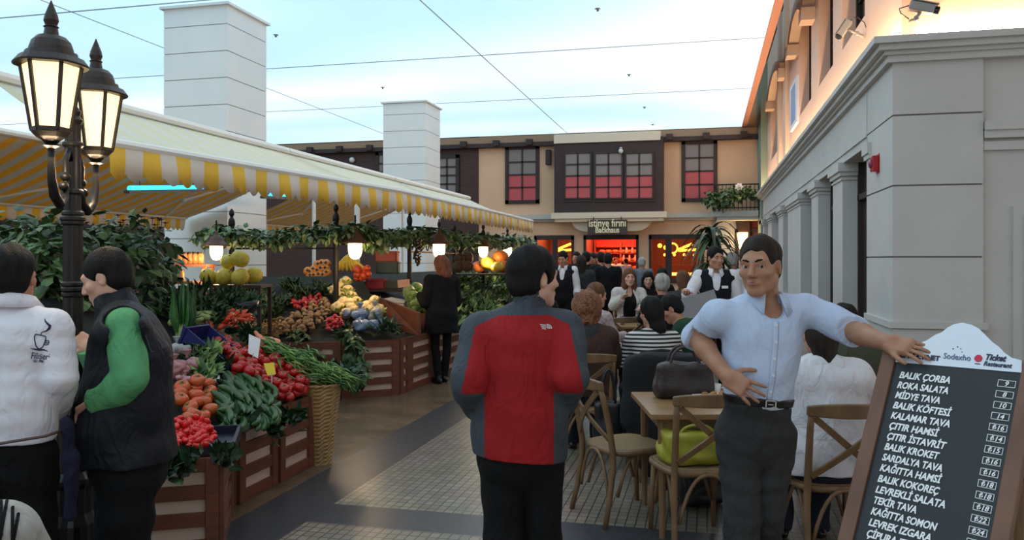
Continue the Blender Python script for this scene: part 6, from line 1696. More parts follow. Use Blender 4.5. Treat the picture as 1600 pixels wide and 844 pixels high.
        for q in 'RL':
            if 0 < sl < 1 or sl == 1.0:
                c2 = P['el' + q] + (P['wr' + q] - P['el' + q]) * sl; dcut = unit(P['wr' + q] - P['el' + q])
                w = g.win(c2 - .09, c2 + .09, 0)
                if w: ss_, X, Y, Z = w; dd = (X - c2[0]) * dcut[0] + (Y - c2[1]) * dcut[1] + (Z - c2[2]) * dcut[2]; rr = np.sqrt((X - c2[0]) ** 2 + (Y - c2[1]) ** 2 + (Z - c2[2]) ** 2) - .085; g.D[ss_] = np.where(rr < 0, np.maximum(g.D[ss_], dd), g.D[ss_])
        g.wrinkle(T_.get('wr', .006), T_.get('wf', 20), T_.get('seed', 2), T_.get('ws', (1, 1, 1.2)))
        ob = g.build(T_.get('name', 'shirt'), T_['m'], t, paint=T_.get('paint'))
        if T_.get('collar'):
            cc = T_['collar']
        if T_.get('collar') and T_['collar'].get('shirt'): shirt_collar(P, unit(hp(0, -.02, -.05) - P['nek']), sd, fw, up, cc['m'], ob, s * (.92 if fem else 1), **cc.get('kw', {}))
        elif T_.get('collar'):
            g2 = SDF(P['nek'] - .15, P['nek'] + .2, min(h, .005)); ax = unit(hp(0, -.02, -.05) - P['nek']); b0 = P['nek'] - up * .028 - fw * .004
            g2.cap(b0, b0 + ax * cc.get('hgt', .07), .076 * s, .064 * s, k=.0); g2.cap(b0 - ax * .05, b0 + ax * .2, .070 * s, .056 * s, k=.0, op='s'); g2.cut(b0 + ax * cc.get('hgt', .07) * .92, ax + fw * cc.get('slope', .25)); g2.cut(b0 - ax * .012, -ax)
            if cc.get('gap', 0): g2.ell(b0 + fw * .09 + ax * .07, (cc['gap'], .06, .09), RT, .004, 's')
            g2.build('collar', cc['m'], ob, whole=True)
    # ---------------- shoes
    if L.get('shoes', True):
        for q in 'RL':
            a = P['an' + q]; g = SDF(a - A_([.2, .2, .1]), a + A_([.2, .2, .07]), min(.009, h)); tq = toe[q]; Rq = np.stack([unit(np.cross(tq, A_([0, 0, 1.]))), tq, A_([0, 0, 1.])], 1)
            b = a * 1.0; b[2] = a[2] - .085 * s + .012
            g.ell(b + tq * .05 * s + A_([0, 0, .025]), (.045 * s, .14 * s, .045 * s), Rq, .02); g.cap(b + A_([0, 0, .03]), a + A_([0, 0, .0]), .044 * s, .045 * s, k=.02)
            if L.get('heel'): g.cap(b, a + A_([0, 0, .02]), .044 * s, .048 * s, k=.02)
            g.cut(A_([0, 0, b[2] - .012]), (0, 0, -1)); g.build('shoe', L.get('shoem', SHOEB), t)
    # ---------------- hair
    HR = L.get('hair')
    if HR:
        hh = min(h, .008) if h < .012 else h * .8; g = SDF(hc - .36 if HR.get('long') else hc - .19, hc + .19, hh); th = HR.get('th', .011)
        g.ell(hp(0, -.022, .036), A_([.076 + th, .092 + th, .088 + th]) * hk, RH, .02)
        if HR.get('back', True): g.ell(hp(0, -.05, -.03), A_([.066 + th * .6, .055 + th, .060]) * hk, RH, .03)
        fz = HR.get('line', .062)         # hairline height on the forehead
        g.ell(hp(0, .105, fz - .105), A_([.086, .085, .105]) * hk, RH, .012, 's')
        g.ell(hp(0, .06, -.09), A_([.10, .082, .085]) * hk, RH, .01, 's')
        if not HR.get('ears'): 
            for q in (-1, 1): g.ell(hp(q * .088, -.006, -.012), A_([.03, .024, .036]) * hk, RH, .006, 's')
        if not HR.get('long') and not HR.get('bob'): g.cut(hp(0, -.05, -.088), -RH[:, 2] + RH[:, 1] * .15)
        for (a, b, ra, rb) in HR.get('locks', []): g.cap(hp(*a), hp(*b), ra * hk, rb * hk, k=.03)
        if HR.get('locks'): g.ell(hp(0, .085, -.05), A_([.056, .06, .085]) * hk, RH, .015, 's')
        g.wrinkle(HR.get('wr', .004), HR.get('wf', 70), 3, (1, 1, .45 if not HR.get('curly') else 1))
        g.build('hair', HAIRM[HR['m']], t)
    # ---------------- face
    if not L.get('noface'):
        for q in (-1, 1):
            m_ = MB(); m_.ball(Vector(hp(q * .033, .0720, .002)), .0122 * hk, 12, 8); ob = m_.build('eye', EYEW, t, smooth=True)
            m_ = MB(); m_.ball(Vector(hp(q * .033 + L.get('gaze', 0) * .004, .0783, .0012)), .0074 * hk, 10, 7); m_.build('iris', IRIS, ob, smooth=True)
            m_ = MB(); pts = [Vector(hp(q * x, y, z)) for x, y, z in ((.014, .0905, .021), (.024, .0905, .0265), (.038, .0835, .0275), (.052, .070, .021))]
            m_.tube(pts, [.003 * hk, .0044 * hk, .0042 * hk, .0018 * hk], 6); m_.build('eyebrow', HAIRM['black' if HR is None or HR['m'] != 'grey' else 'grey'], t, smooth=True)
        for z, w_, r0 in ((-.0615, .024, .0042), (-.0705, .021, .0052)):
            m_ = MB(); m_.tube([Vector(hp(x, .0955 - abs(x) * .42, z + (0 if z < -.066 else -.002 * abs(x) / .024))) for x in (-w_, -w_ / 2, 0, w_ / 2, w_)], [.0015 * hk, r0 * hk, r0 * hk, r0 * hk, .0015 * hk], 7); m_.build('lip', LIPM if not L.get('lip') else L['lip'], t, smooth=True)
    t['_'] = 0; del t['_']
    return t, P, dict(sd=sd, fw=fw, up=up, RT=RT, hp=hp, RH=RH, o=o)

BLK = cloth('black_cloth', (16, 16, 18)); BLKT = cloth('black_trousers', (13, 13, 15)); NAVY = cloth('navy_puffer', (26, 30, 38), (22, 25, 33), 0.6); WHT = cloth('white_cotton', (224, 222, 228), (216, 214, 222), 0.8, 0.12, fold=.35)
CHAR = cloth('charcoal_trousers', (56, 56, 56), (46, 46, 47)); BLUE = cloth('light_blue_cotton', (192, 206, 230), (184, 198, 224), 0.8, 0.12, fold=.4)
RED = cloth('red_softshell', (160, 30, 34), (148, 26, 30), 0.8, 0.35, 6, 500); GREY = cloth('slate_softshell', (70, 76, 84), (62, 68, 76), 0.75, 0.3, 6, 500)
BELTM = mat('black_belt_leather', (18, 17, 18), 0.35)

from mathutils.bvhtree import BVHTree
def stick(ob, pts, direction, lift=.002):
    """lay points on a garment's surface along a direction"""
    me = ob.data; tr = BVHTree.FromPolygons([v.co for v in me.vertices], [tuple(p.vertices) for p in me.polygons]); out = []
    for p in pts:
        h_ = tr.ray_cast(Vector(p) - Vector(direction) * .5, Vector(direction))
        out.append((h_[0] - Vector(direction) * lift) if h_[0] is not None else Vector(p))
    return out
def stickpix(ob, pix, root, lift=.0015):
    """marks printed on a garment: where each sight line of the photograph meets the cloth"""
    me = ob.data; tr = BVHTree.FromPolygons([v.co for v in me.vertices], [tuple(p.vertices) for p in me.polygons]); out = []; e = V(0, 0, EYE) - Vector((root[0], root[1], 0))
    for u, v in pix:
        d = ray(u, v).normalized(); h_ = tr.ray_cast(e, d)
        if h_[0] is not None: out.append(h_[0] - d * lift)
    return out

# --- man in light blue shirt leaning on the menu board
mat('hair_auburn_curls', (112, 66, 42), .6, col2=(150, 94, 60), vscale=40, bump=.9, bscale=70, fold=1.0, fscale=34)
HAIRM['curls'] = MATS['hair_auburn_curls']
J = dict(pel=at(1181, 668, 3.43), che=at(1192, 535, 3.42), nek=at(1198, 466, 3.44), head=at(1187, 415, 3.38), shR=at(1122, 490, 3.42), shL=at(1262, 484, 3.44), elR=at(1089, 528, 3.52), wrR=at(1135, 588, 3.30), elL=at(1333, 518, 3.34), wrL=on_plane(1391, 541, TL, BN) + BN * .034,
         hiR=at(1155, 684, 3.44), hiL=at(1208, 684, 3.44), knR=at(1160, 812, 3.36), knL=at(1196, 806, 3.42), anR=at(1152, 976, 3.36), anL=at(1196, 976, 3.5), fd=(-FWD * 0.80 - RGT * 0.58 + V(0, 0, -0.06)), fw=-FWD, sc=1.02, tilt=-0.03)
LK = dict(W=.96, skin='olive', thickarm=True, gaze=-.6, hair=dict(m='dark', line=.075, th=.007), fr=.0085,
          handR=dict(d=(at(1172, 612, 3.24) - at(1135, 588, 3.30)), n=(FWD * .85 + V(0, 0, -.15) + RGT * .2), curl=(.10, .30, .25), spread=.22, thumb=(.3, .8, .6)),
          handL=dict(d=(ah * .95 + V(0, 0, -.12)), n=(-BN * .75 + V(0, 0, -.6)), curl=(.12, .22, .2), spread=.16, thumb=(.75, .6, .1)),
          low=dict(m=CHAR, e=.015, waist=.125, belt=BELTM, buckle=.004, wr=.005, wf=26, seed=5),
          tops=[dict(m=BLUE, e=.010, sleeve=.05, se=.009, ew=.006, hem=.10, wr=.008, wf=22, seed=7, nr=.060, vneck=.052, name='shirt', collar=dict(m=BLUE, shirt=True))], toeR=(-FWD - RGT * .3), toeL=(-FWD + RGT * .25))
t, P, K = person('man in light blue shirt leaning one hand on the menu board', J, atfloor(1181, 1012), LK, .0052)
def surf_pts(P, K, x, zs, off=.0):
    """points running down the chest front"""
    return [P['che'] * (1 - q) + P['pel'] * q + K['sd'] * x + K['fw'] * (off + .118 - .008 * abs(q - .2)) for q in zs]
shb = [c for c in t.children if c.name.startswith('shirt')][0]
fr_ = lambda q: Vector(P['nek'] * (1 - q) + (P['pel'] + K['up'] * .125) * q)
line = stick(shb, [fr_(.17 + .8 * i / 20) for i in range(21)], -Vector(K['fw']), .001)
m = MB(); m.tube(line, .0125, 6, flat=.22, up=Vector(K['fw'])); m.build('placket', BLUE, shb, smooth=True)
for q in (2, 6, 10, 14, 18):
    m2 = MB(); m2.tube([line[q] + Vector(K['fw']) * .002, line[q] + Vector(K['fw']) * .006], .006, 10); m2.build('button', mat('pearl_button', (224, 224, 228), 0.3), shb)

# --- man in red and grey jacket, seen from behind
J = dict(pel=at(812, 694, 3.32), che=at(815, 566, 3.32), nek=at(826, 480, 3.34), head=at(836, 434, 3.36), shR=at(880, 516, 3.33), shL=at(753, 520, 3.33), elR=at(890, 590, 3.22), wrR=at(872, 628, 3.44), elL=at(735, 594, 3.22), wrL=at(750, 630, 3.44),
         hiR=at(843, 712, 3.33), hiL=at(786, 712, 3.33), knR=at(848, 845, 3.34), knL=at(788, 845, 3.30), anR=at(852, 993, 3.36), anL=at(786, 993, 3.36), fd=(RGT * .84 + FWD * .54 + V(0, 0, -.02)), fw=FWD, sc=1.0)
ro = atfloor(815, 1028); cz = at(815, 566, 3.32)
def redpaint(c):
    x = (c[:, 0] + ro.x - cz.x) * RGT.x + (c[:, 1] + ro.y - cz.y) * RGT.y; z = c[:, 2]
    zy = 1.425 - np.clip(np.abs(x - .01) - .10, 0, 1) * .45
    grey = (z > zy) | (x > .19 + (1.40 - z) * .20) | (x < -.185 - (1.40 - z) * .20) | ((z < 1.12) & ((x > .128) | (x < -.150)))
    return grey.astype(int)
LK = dict(W=1.0, skin='fair', hair=dict(m='black', line=.055, th=.018), fr=.0085, handR=dict(curl=(.6, .7, .5)), handL=dict(curl=(.6, .7, .5)),
          low=dict(m=BLKT, e=.022, waist=.08, wr=.005, wf=20, seed=3), tops=[dict(m=[RED, GREY], paint=redpaint, e=.022, se=.016, sleeve=1.0, ew=.014, hem=-.045, straight=True, wr=.007, wf=14, seed=11, nr=.066, name='jacket', h=.0042, collar=dict(m=GREY, hgt=.095, slope=.3))])
t, P, K = person('black haired man in red and grey jacket, seen from behind, looking right', J, ro, LK, .006)
# small pale mark on the shoulder blade: three nested arcs beside short bars
lp = Vector(P['che']) + V(0, 0, .08); F_ = Vector(K['fw']); LOGOW = mat('pale_print', (206, 200, 200), .7)
def on_back(x, z): return lp + RGT * x + V(0, 0, z)
m = MB(); 
jk = [c for c in t.children if c.name.startswith('jacket')][0]
for rr_ in (8.0, 5.4, 2.8):
    mm = MB(); mm.tube(stickpix(jk, [(854 + rr_ * math.cos(q), 514 - rr_ * .9 * math.sin(q)) for q in [PI * .5 * i / 6 for i in range(7)]], ro), .0026, 5); mm.build('logo_arc', LOGOW, jk)
for i in range(3):
    mm = MB(); mm.tube(stickpix(jk, [(844 + 1.5 * i, 507.5 + 3 * i), (853, 508.5 + 3 * i)], ro), .0026, 5); mm.build('logo_bar', LOGOW, jk)

# --- man in white shirt at the left edge, seen from behind
J = dict(pel=at(12, 706, 3.2), che=at(16, 560, 3.2), nek=at(22, 474, 3.2), head=at(20, 432, 3.22), shR=at(82, 512, 3.2), shL=at(-58, 512, 3.22), elR=at(94, 590, 3.18), wrR=at(84, 640, 3.38), elL=at(-82, 590, 3.16), wrL=at(-70, 650, 3.36),
         hiR=at(46, 724, 3.2), hiL=at(-22, 724, 3.2), knR=at(50, 872, 3.18), knL=at(-26, 872, 3.18), anR=at(54, 1012, 3.2), anL=at(-30, 1012, 3.2), fd=(FWD * .93 - RGT * .25 + V(0, 0, -.1)), fw=FWD, sc=1.0)
LK = dict(W=1.0, skin='tan', hair=dict(m='black', line=.06, th=.010), handR=dict(curl=(.6, .7, .5)), low=dict(m=BLKT, e=.026, waist=.09, belt=BELTM, wr=.009, seed=9),
          tops=[dict(m=WHT, e=.014, se=.014, sleeve=.97, hem=.055, straight=True, wr=.005, wf=24, seed=13, nr=.06, name='shirt', collar=dict(m=WHT, shirt=True))])
rw = atfloor(12, 1050); t, P, K = person('dark haired man in white shirt with a coffee cup print on the back', J, rw, LK, .006)
sh = [c for c in t.children if c.name.startswith('shirt')][0]; INK = mat('navy_print', (30, 26, 66), .7)
def spx(pts): return stickpix(sh, pts, rw, .0012)
def ink(pts, rs, nm='print_stroke'):
    m = MB(); m.tube(spx(pts), rs, 5); m.build(nm, INK, sh)
X = lambda x, y: (20 + x / 7.036, 480 + y / 7.033)
ink([X(*p) for p in ((250, 298), (238, 320), (240, 365), (252, 420), (272, 452), (300, 458), (330, 435), (350, 390), (362, 345), (362, 325), (320, 312), (250, 298))], .0021)
ink([X(*p) for p in ((362, 368), (392, 368), (397, 385), (385, 410), (362, 418), (348, 412))], .0019); ink([X(*p) for p in ((358, 385), (378, 384), (376, 396), (354, 402))], .0014)
ink([X(*p) for p in ((196, 455), (240, 462), (290, 470), (340, 468), (385, 485))], [.001, .003, .0038, .003, .001])
ink([X(*p) for p in ((302, 308), (320, 275), (370, 262), (400, 235), (410, 205), (380, 180), (358, 155), (350, 125))], [.0014, .0016, .003, .0052, .0052, .004, .0028, .001])
ax0, ax1 = Vector(spx([X(200, 568)])[0]), Vector(spx([X(365, 580)])[0])
for body, x, y, sz, w_ in (('Fili\u015feri', 203, 565, .036, .066), ('EST. 1998', 232, 603, .013, .038)):
    a, b = spx([X(x, y)])[0], spx([X(x + 130, y + 8)])[0]; ay = V(0, 0, 1); ax = (b - a).normalized()
    text_mb(body, sz, a - FWD * .004, ax, ay, .0012, 'LEFT', .2, 0, w_).build('print_lettering', INK, sh)
m = MB(); g = SDF((-.12, -.12, -.5), (.12, .12, .12), .01); b0 = at(104, 668, 3.12) - rw
g.cap((0, 0, .02), (.02, 0, -.12), .022, .030, k=.03); g.cap((.02, 0, -.12), (.022, 0, -.34), .030, .022, k=.03); g.wrinkle(.008, 40, 4); o = g.build('hanging_cloth', cloth('navy_cloth', (24, 24, 46)), t, loc=b0)
m = MB(); m.tube([at(-40, 700, 3.02) - rw, at(20, 690, 3.0) - rw, at(70, 682, 3.04) - rw, at(100, 672, 3.12) - rw], .016, 7, flat=.35, up=(0, 0, 1)); m.build('brown_strap', mat('brown_leather', (74, 46, 34), .5), t, smooth=True)

# --- man in navy vest and green sleeves holding the lamp post
J = dict(pel=at(198, 712, 3.52), che=at(200, 568, 3.52), nek=at(187, 478, 3.54), head=at(165, 434, 3.55), shL=at(192, 512, 3.36), shR=at(190, 510, 3.70), elL=at(205, 594, 3.27), wrL=at(152, 627, 3.35), elR=at(165, 600, 3.80), wrR=at(146, 545, 3.74),
         hiL=at(200, 735, 3.43), hiR=at(198, 735, 3.61), knL=at(192, 862, 3.42), knR=at(186, 862, 3.62), anL=at(200, 966, 3.44), anR=at(196, 966, 3.62), fd=(-RGT * .93 - FWD * .05 + V(0, 0, -.36)), fw=-RGT, sc=1.0)
GRNS = cloth('green_fleece', (94, 160, 110), (82, 146, 98), .9, .3)
LK = dict(W=1.05, skin='fair', belly=1.1, hair=dict(m='black', line=.058, th=.010), handR=dict(d=(-RGT * .72 + V(0, 0, .5) - FWD * .1), n=(-RGT * .5 + FWD * .6 + V(0, 0, -.4)), curl=(.45, .55, .4), spread=.1, thumb=(.55, .8, .1)), handL=dict(curl=(.5, .6, .5)),
          low=dict(m=BLKT, e=.045, waist=.08, wr=.010, wf=20, seed=2, name='trousers'), toeL=-RGT, toeR=-RGT + FWD * .3,
          tops=[dict(m=GRNS, e=.006, se=.022, sleeve=.98, hem=.0, wr=.010, wf=24, seed=21, name='sweater', nr=.062), dict(m=NAVY, e=.050, bulk=1.05, sleeve=0, hem=-.02, straight=True, wr=.012, wf=16, seed=4, nr=.072, name='vest', hole=True, collar=None)])
rg = atfloor(198, 1000); t, P, K = person('man in dark navy vest with green sleeves, leaning toward the street lamp', J, rg, LK, .006)
g = SDF(P['nek'] - .2, P['nek'] + .2, .006); ax = unit(K['hp'](0, -.02, -.05) - P['nek']); b0 = P['nek'] - K['up'] * .05
g.cap(b0, b0 + ax * .085, .105, .088, k=0); g.cap(b0 - ax * .05, b0 + ax * .25, .070, .072, k=0, op='s'); g.cut(b0 + ax * .105, ax + K['fw'] * .15); g.wrinkle(.006, 40, 3); g.build('vest_collar', NAVY, t)
vs_ = [c for c in t.children if c.name.startswith('vest') and 'collar' not in c.name][0]
pp = stickpix(vs_, ((224, 486), (240, 480), (254, 506), (254, 545), (236, 550), (228, 525), (224, 486)), rg, .002); m = MB(); m.tube(pp, .0035, 5); m.build('vest_badge_outline', mat('dark_print', (62, 64, 70), .7), vs_)
pp = stickpix(vs_, ((228, 464), (232, 471), (237, 466)), rg, .002); m = MB(); m.tube(pp, .005, 5); m.build('vest_mint_mark', mat('mint_print', (120, 176, 150), .7), vs_)

# --- helper for the rest of the crowd
def sit_at(u, d, fa, label, look, seat=.46, h=1.72, vox=.011, turn=0, nod=0.1, over=None, tilt=0):
    p = at(u, 700, d); J = pose(SIT, p, fa, h, seat, over, turn, nod, tilt); return person(label, J, p, look, vox)
def stand_at(u, d, fa, label, look, h=1.75, vox=.013, turn=0, nod=0.05, over=None, tilt=0):
    p = at(u, 700, d); J = pose(STAND, p, fa, h, None, over, turn, nod, tilt); return person(label, J, p, look, vox)
def top(m_, **k_): return dict(dict(m=m_, e=.014, hem=-.06, name='top'), **k_)
JEANS = cloth('dark_denim', (34, 38, 52)); BROWNJ = cloth('brown_jacket', (70, 50, 42), (60, 42, 36)); DGREY = cloth('dark_grey_wool', (52, 52, 56)); HOODW = cloth('white_fleece', (220, 218, 222), (210, 208, 214), .9, .2)
GREENSW = cloth('green_sweater', (28, 66, 46), (24, 58, 40)); OLIVE = cloth('olive_coat', (66, 70, 54)); CREAMC = cloth('cream_cardigan', (206, 200, 196)); PALEB = cloth('pale_patterned_blouse', (186, 170, 172), (140, 126, 130), .8, .1, 40); GREYBL = cloth('grey_blue_sweater', (110, 118, 128))
STRIPE = stripes_mat('black_white_striped_knit', (30, 30, 34), (206, 202, 198), 'Z', .032, .5)
long_l = lambda zl, w=.045, dx=.062: [((dx * q, -.03, .0), (dx * 1.05 * q, -.01, -.12), w, w) for q in (-1, 1)] + [((dx * 1.05 * q, -.01, -.12), (dx * 1.05 * q, .02, zl), w, w * .6) for q in (-1, 1)] + [((0, -.07, -.02), (0, -.085, zl), .07, .05)]
ponyback = [((0, -.07, -.02), (0, -.075, -.18), .075, .055)]
tr = lambda m_=BLKT, **k_: dict(dict(m=m_, e=.014), **k_)
# seated near
t, P, K = sit_at(1290, 4.36, -0.02, 'person in white hooded jacket with dark hair, sitting with back to the camera', dict(fem=True, W=1.14, hair=dict(m='dark', th=.016, locks=ponyback, wr=.006), low=tr(JEANS), tops=[top(HOODW, e=.034, se=.014, straight=True, hem=-.10, wr=.012, wf=18, name='hoodie', nr=.07)]), .46, 1.78, .008, over=dict(elR=(.27, .12, .80), elL=(-.27, .12, .80)))
g = SDF(P['nek'] - .26, P['nek'] + .2, .008); b0 = P['nek'] - K['fw'] * .075 - K['up'] * .05
g.ell(b0, (.125, .05, .10), K['RT'], .03); g.cap(P['nek'] + K['sd'] * .085 - K['fw'] * .0, b0 - K['up'] * .05, .035, .045, k=.04); g.cap(P['nek'] - K['sd'] * .085, b0 - K['up'] * .05, .035, .045, k=.04); g.ell(P['nek'] + K['up'] * .06, (.075, .06, .075), K['RT'], .02, 's'); g.wrinkle(.006, 40, 3); g.build('hood', HOODW, t)
sit_at(1330, 5.30, 0.15, 'person in olive coat with a dark cap of hair, beyond the white hooded jacket', dict(W=1.05, hair=dict(m='black', th=.012), low=tr(), tops=[top(OLIVE, e=.034, straight=True, name='coat')]), .46, 1.76, .011)
t, P, K = sit_at(917, 6.60, -0.05, 'curly red haired woman in brown jacket with dark grey hood, seen from behind', dict(fem=True, W=1.08, hair=dict(m='curls', th=.038, curly=True, wr=.016, wf=55, locks=[((0, -.06, -.02), (0, -.06, -.10), .10, .085)], ears=True), low=tr(JEANS), tops=[top(BROWNJ, e=.032, straight=True, wr=.010, name='jacket')]), .46, 1.78, .010, nod=.15)
g = SDF(P['nek'] - .26, P['nek'] + .2, .010); b0 = P['nek'] - K['fw'] * .08 - K['up'] * .05; g.ell(b0, (.125, .055, .10), K['RT'], .03); g.cap(P['nek'] + K['sd'] * .09, b0 - K['up'] * .04, .035, .05, k=.04); g.cap(P['nek'] - K['sd'] * .09, b0 - K['up'] * .04, .035, .05, k=.04); g.build('hood', DGREY, t)
sit_at(1022, 6.62, 0.12, 'black haired woman in black and white striped top, seen from behind', dict(fem=True, hair=dict(m='black', th=.016, locks=[((0, -.06, -.02), (.01, -.07, -.14), .075, .06), ((.01, -.07, -.14), (.02, -.07, -.22), .06, .03)], ears=True), low=tr(JEANS), tops=[top(STRIPE, e=.012, wr=.004, name='striped_top')]), .46, 1.74, .009, turn=.35, nod=.2)
sit_at(1082, 7.45, 1.15, 'dark haired man in green sweater bending over the table', dict(W=1.1, hair=dict(m='black', th=.012), low=tr(), tops=[top(GREENSW, e=.020, name='sweater', wr=.008)]), .46, 1.78, .010, turn=.15, nod=.5, over=dict(head=(0, .20, 1.17), nek=(0, .12, 1.04), che=(0, .06, .86)))
sit_at(922, 8.35, -0.9, 'brown haired woman in pale patterned blouse, behind the curly haired woman', dict(fem=True, hair=dict(m='brown', th=.014, locks=[((0, -.06, 0), (0, -.07, -.1), .07, .06)]), low=tr(JEANS), tops=[top(PALEB, e=.014, name='blouse')]), .50, 1.78, .011, turn=-.2, nod=.1)
sit_at(862, 7.9, 0.2, 'dark haired head just right of the red jacket, seen from behind', dict(hair=dict(m='black', th=.014), low=tr(), tops=[top(DGREY, e=.02)]), .44, 1.66, .012)
LW = dict(fem=True, skin='fair', hair=dict(m='brown', th=.014, long=True, ears=True, locks=long_l(-.22), wr=.006), low=tr(JEANS), tops=[top(BLK, e=.010, sleeve=0, vneck=.09, name='black_top'), top(CREAMC, e=.018, se=.012, open=.095, vneck=.12, name='cardigan')])
sit_at(982, 11.9, PI, 'long haired woman in cream cardigan over black top, facing the camera', LW, .60, 1.80, .010, turn=0, nod=.05, over=dict(elR=(.235, .08, .80), wrR=(.12, .22, .93)))
t, P, K = sit_at(1012, 13.2, PI - .1, 'black haired woman in dark top with white motif, behind the cream cardigan', dict(fem=True, skin='fair', hair=dict(m='black', th=.014, long=True, ears=True, locks=long_l(-.16)), low=tr(), tops=[top(BLK, e=.012)]), .58, 1.74, .013, nod=.2)
m = MB(); c = Vector(P['che'] + K['fw'] * .145 + K['up'] * .0); m.ball(c, (.11, .02, .045), 12, 7, Matrix.Rotation(0, 3, 'Z')); o = m.build('white_motif', WHT, t, smooth=True); m = MB(); m.ball(c + Vector(K['fw']) * .02, (.03, .012, .03), 10, 6); m.build('motif_dot', BLK, o, smooth=True)
sit_at(1037, 10.0, 0.05, 'grey haired person in dark clothes, seen from behind at the middle tables', dict(W=1.05, hair=dict(m='grey', th=.020, wr=.006), low=tr(), tops=[top(BLK, e=.02, straight=True)]), .56, 1.78, .012)
sit_at(1068, 11.3, -.1, 'brown haired person in dark coat, seen from behind right of the grey haired one', dict(fem=True, hair=dict(m='brown', th=.022, locks=ponyback, ears=True), low=tr(), tops=[top(DGREY, e=.02, straight=True)]), .56, 1.80, .013)
sit_at(1031, 14.6, PI + .3, 'dark haired man looking down, behind the grey haired person', dict(hair=dict(m='black'), low=tr(), tops=[top(BLK, e=.016)]), .56, 1.82, .014, nod=.4)
# standing
CO_ = cloth('black_coat', (18, 18, 20), (24, 24, 27), .95, .3)
t, P, K = stand_at(690, 10.75, .62, 'red haired woman in black coat and tights, standing at the produce counter', dict(fem=True, W=1.04, hair=dict(m='redbrown', th=.026, locks=[((0, -.06, 0), (0, -.075, -.14), .085, .075), ((.05, -.03, -.02), (.06, -.02, -.14), .05, .04), ((-.05, -.03, -.02), (-.06, -.02, -.14), .05, .04)], ears=True, wr=.008), heel=True, low=dict(m=BLK, e=.0, name='tights', wr=.001), tops=[dict(m=CO_, e=.028, se=.012, long=.26, wr=.008, name='coat', straight=True)]), 1.69, .011, turn=.3, nod=.2, over=dict(elR=(.25, .02, 1.12), wrR=(.2, .25, 1.22), elL=(-.25, .02, 1.12), wrL=(-.2, .22, 1.2), anR=(.06, .03, .085), anL=(-.08, -.05, .085)))
bagp = P['pel'] + K['sd'] * .24 + A_([0, 0, .05])
VEST = cloth('black_waistcoat', (22, 22, 28))
def waiter(u, d, fa, label, hair, hh, over, turn, extra=None, vox=.011, nod=.1, **k_):
    return stand_at(u, d, fa, label, dict(dict(W=.98, skin='tan', hair=hair, low=tr(BLKT), tops=[top(WHT, e=.008, se=.016, hem=.02, name='shirt', sleeve=.96, collar=dict(m=WHT, shirt=True)), top(VEST, e=.018, sleeve=0, hole=True, vneck=.20, hem=-.02, name='waistcoat')]), **k_), hh, vox, turn, nod, over)
t, P, K = waiter(1118, 9.2, PI - .12, 'waiter in black waistcoat and white shirt holding out a grey folder, near the palm', dict(m='black', th=.012, line=.07), 1.80, dict(elR=(.30, .06, 1.18), wrR=(.34, .22, 1.24)), .35, vox=.009, handR=dict(curl=(.5, .6, .4)))
m = MB(); hd = Vector(P['wrR']) + Vector(K['fw']) * .10 - V(0, 0, .05); R3 = Matrix.Rotation(.30, 3, Vector(K['fw']))
m.box(hd + V(0, 0, -.10) - Vector(K['sd']) * .12, (.44, .018, .27), R3 @ Matrix((K['sd'], K['fw'], K['up'])).transposed()); p0 = (at(1118, 700, 9.2).x, at(1118, 700, 9.2).y, 0)
fo = m.build('folder', mat('grey_folder', (142, 140, 142), .6)); fo.location = p0; tag(fo, 'grey folder held in the waiter\'s hand in front of the tables', 'folder')
m = MB(); c = P['che'] + K['sd'] * -.085 + K['fw'] * .145 + K['up'] * .03; m.box(Vector(c), (.07, .008, .03), Matrix((K['sd'], K['fw'], K['up'])).transposed()); m.build('name_badge', CARD, t)
waiter(880, 14.0, PI - .25, 'waiter in black waistcoat and white shirt standing right of the black haired man', dict(m='black', th=.010), 1.80, None, -.2, nod=.3)
dk = lambda m_, hair, **k_: dict(dict(W=1.02, hair=hair, low=tr(), tops=[top(m_, e=.024, straight=True, hem=-.16, name='coat')]), **k_)
stand_at(908, 14.4, .1, 'long haired woman in dark grey coat queueing, seen from behind', dk(DGREY, dict(m='dark', th=.018, locks=[((0, -.06, 0), (0, -.08, -.26), .085, .06)], ears=True, long=True), fem=True), 1.72, .014)
stand_at(901, 17.4, 2.6, 'man in the bakery queue behind the long haired woman, face toward the camera', dk(BLK, dict(m='black')), 1.82, .016)
stand_at(916, 17.2, .2, 'black haired man in the queue just left of the bakery door', dk(BLK, dict(m='black', th=.016)), 1.82, .016)
stand_at(927, 17.8, 2.3, 'dark haired man in grey in the bakery queue, half turned to the camera', dk(DGREY, dict(m='dark')), 1.80, .016)
stand_at(939, 16.4, .4, 'black haired man in black jacket left of centre before the bakery door', dk(BLK, dict(m='black', th=.014)), 1.80, .016)
stand_at(950, 15.2, -.15, 'broad man in black suit before the bakery door, seen from behind', dk(BLK, dict(m='black', th=.010), W=1.12), 1.78, .015)
stand_at(1003, 17.5, .1, 'grey haired person in grey blue sweater, seen from behind by the bakery window', dk(GREYBL, dict(m='grey', th=.014)), 1.70, .016)
stand_at(1144, 12.4, -.4, 'grey haired person in white shirt behind the waiter with the folder', dk(WHT, dict(m='grey', th=.012)), 1.76, .014)
stand_at(962, 32.6, PI, 'baker in pinkish shirt behind the bakery counter, left of two', dk(CREAMC, dict(m='dark'), noface=False), 1.74, .02)
stand_at(978, 31.7, .5, 'second person by the bakery counter in pale shirt, right of the baker', dk(CREAMC, dict(m='black')), 1.70, .02)
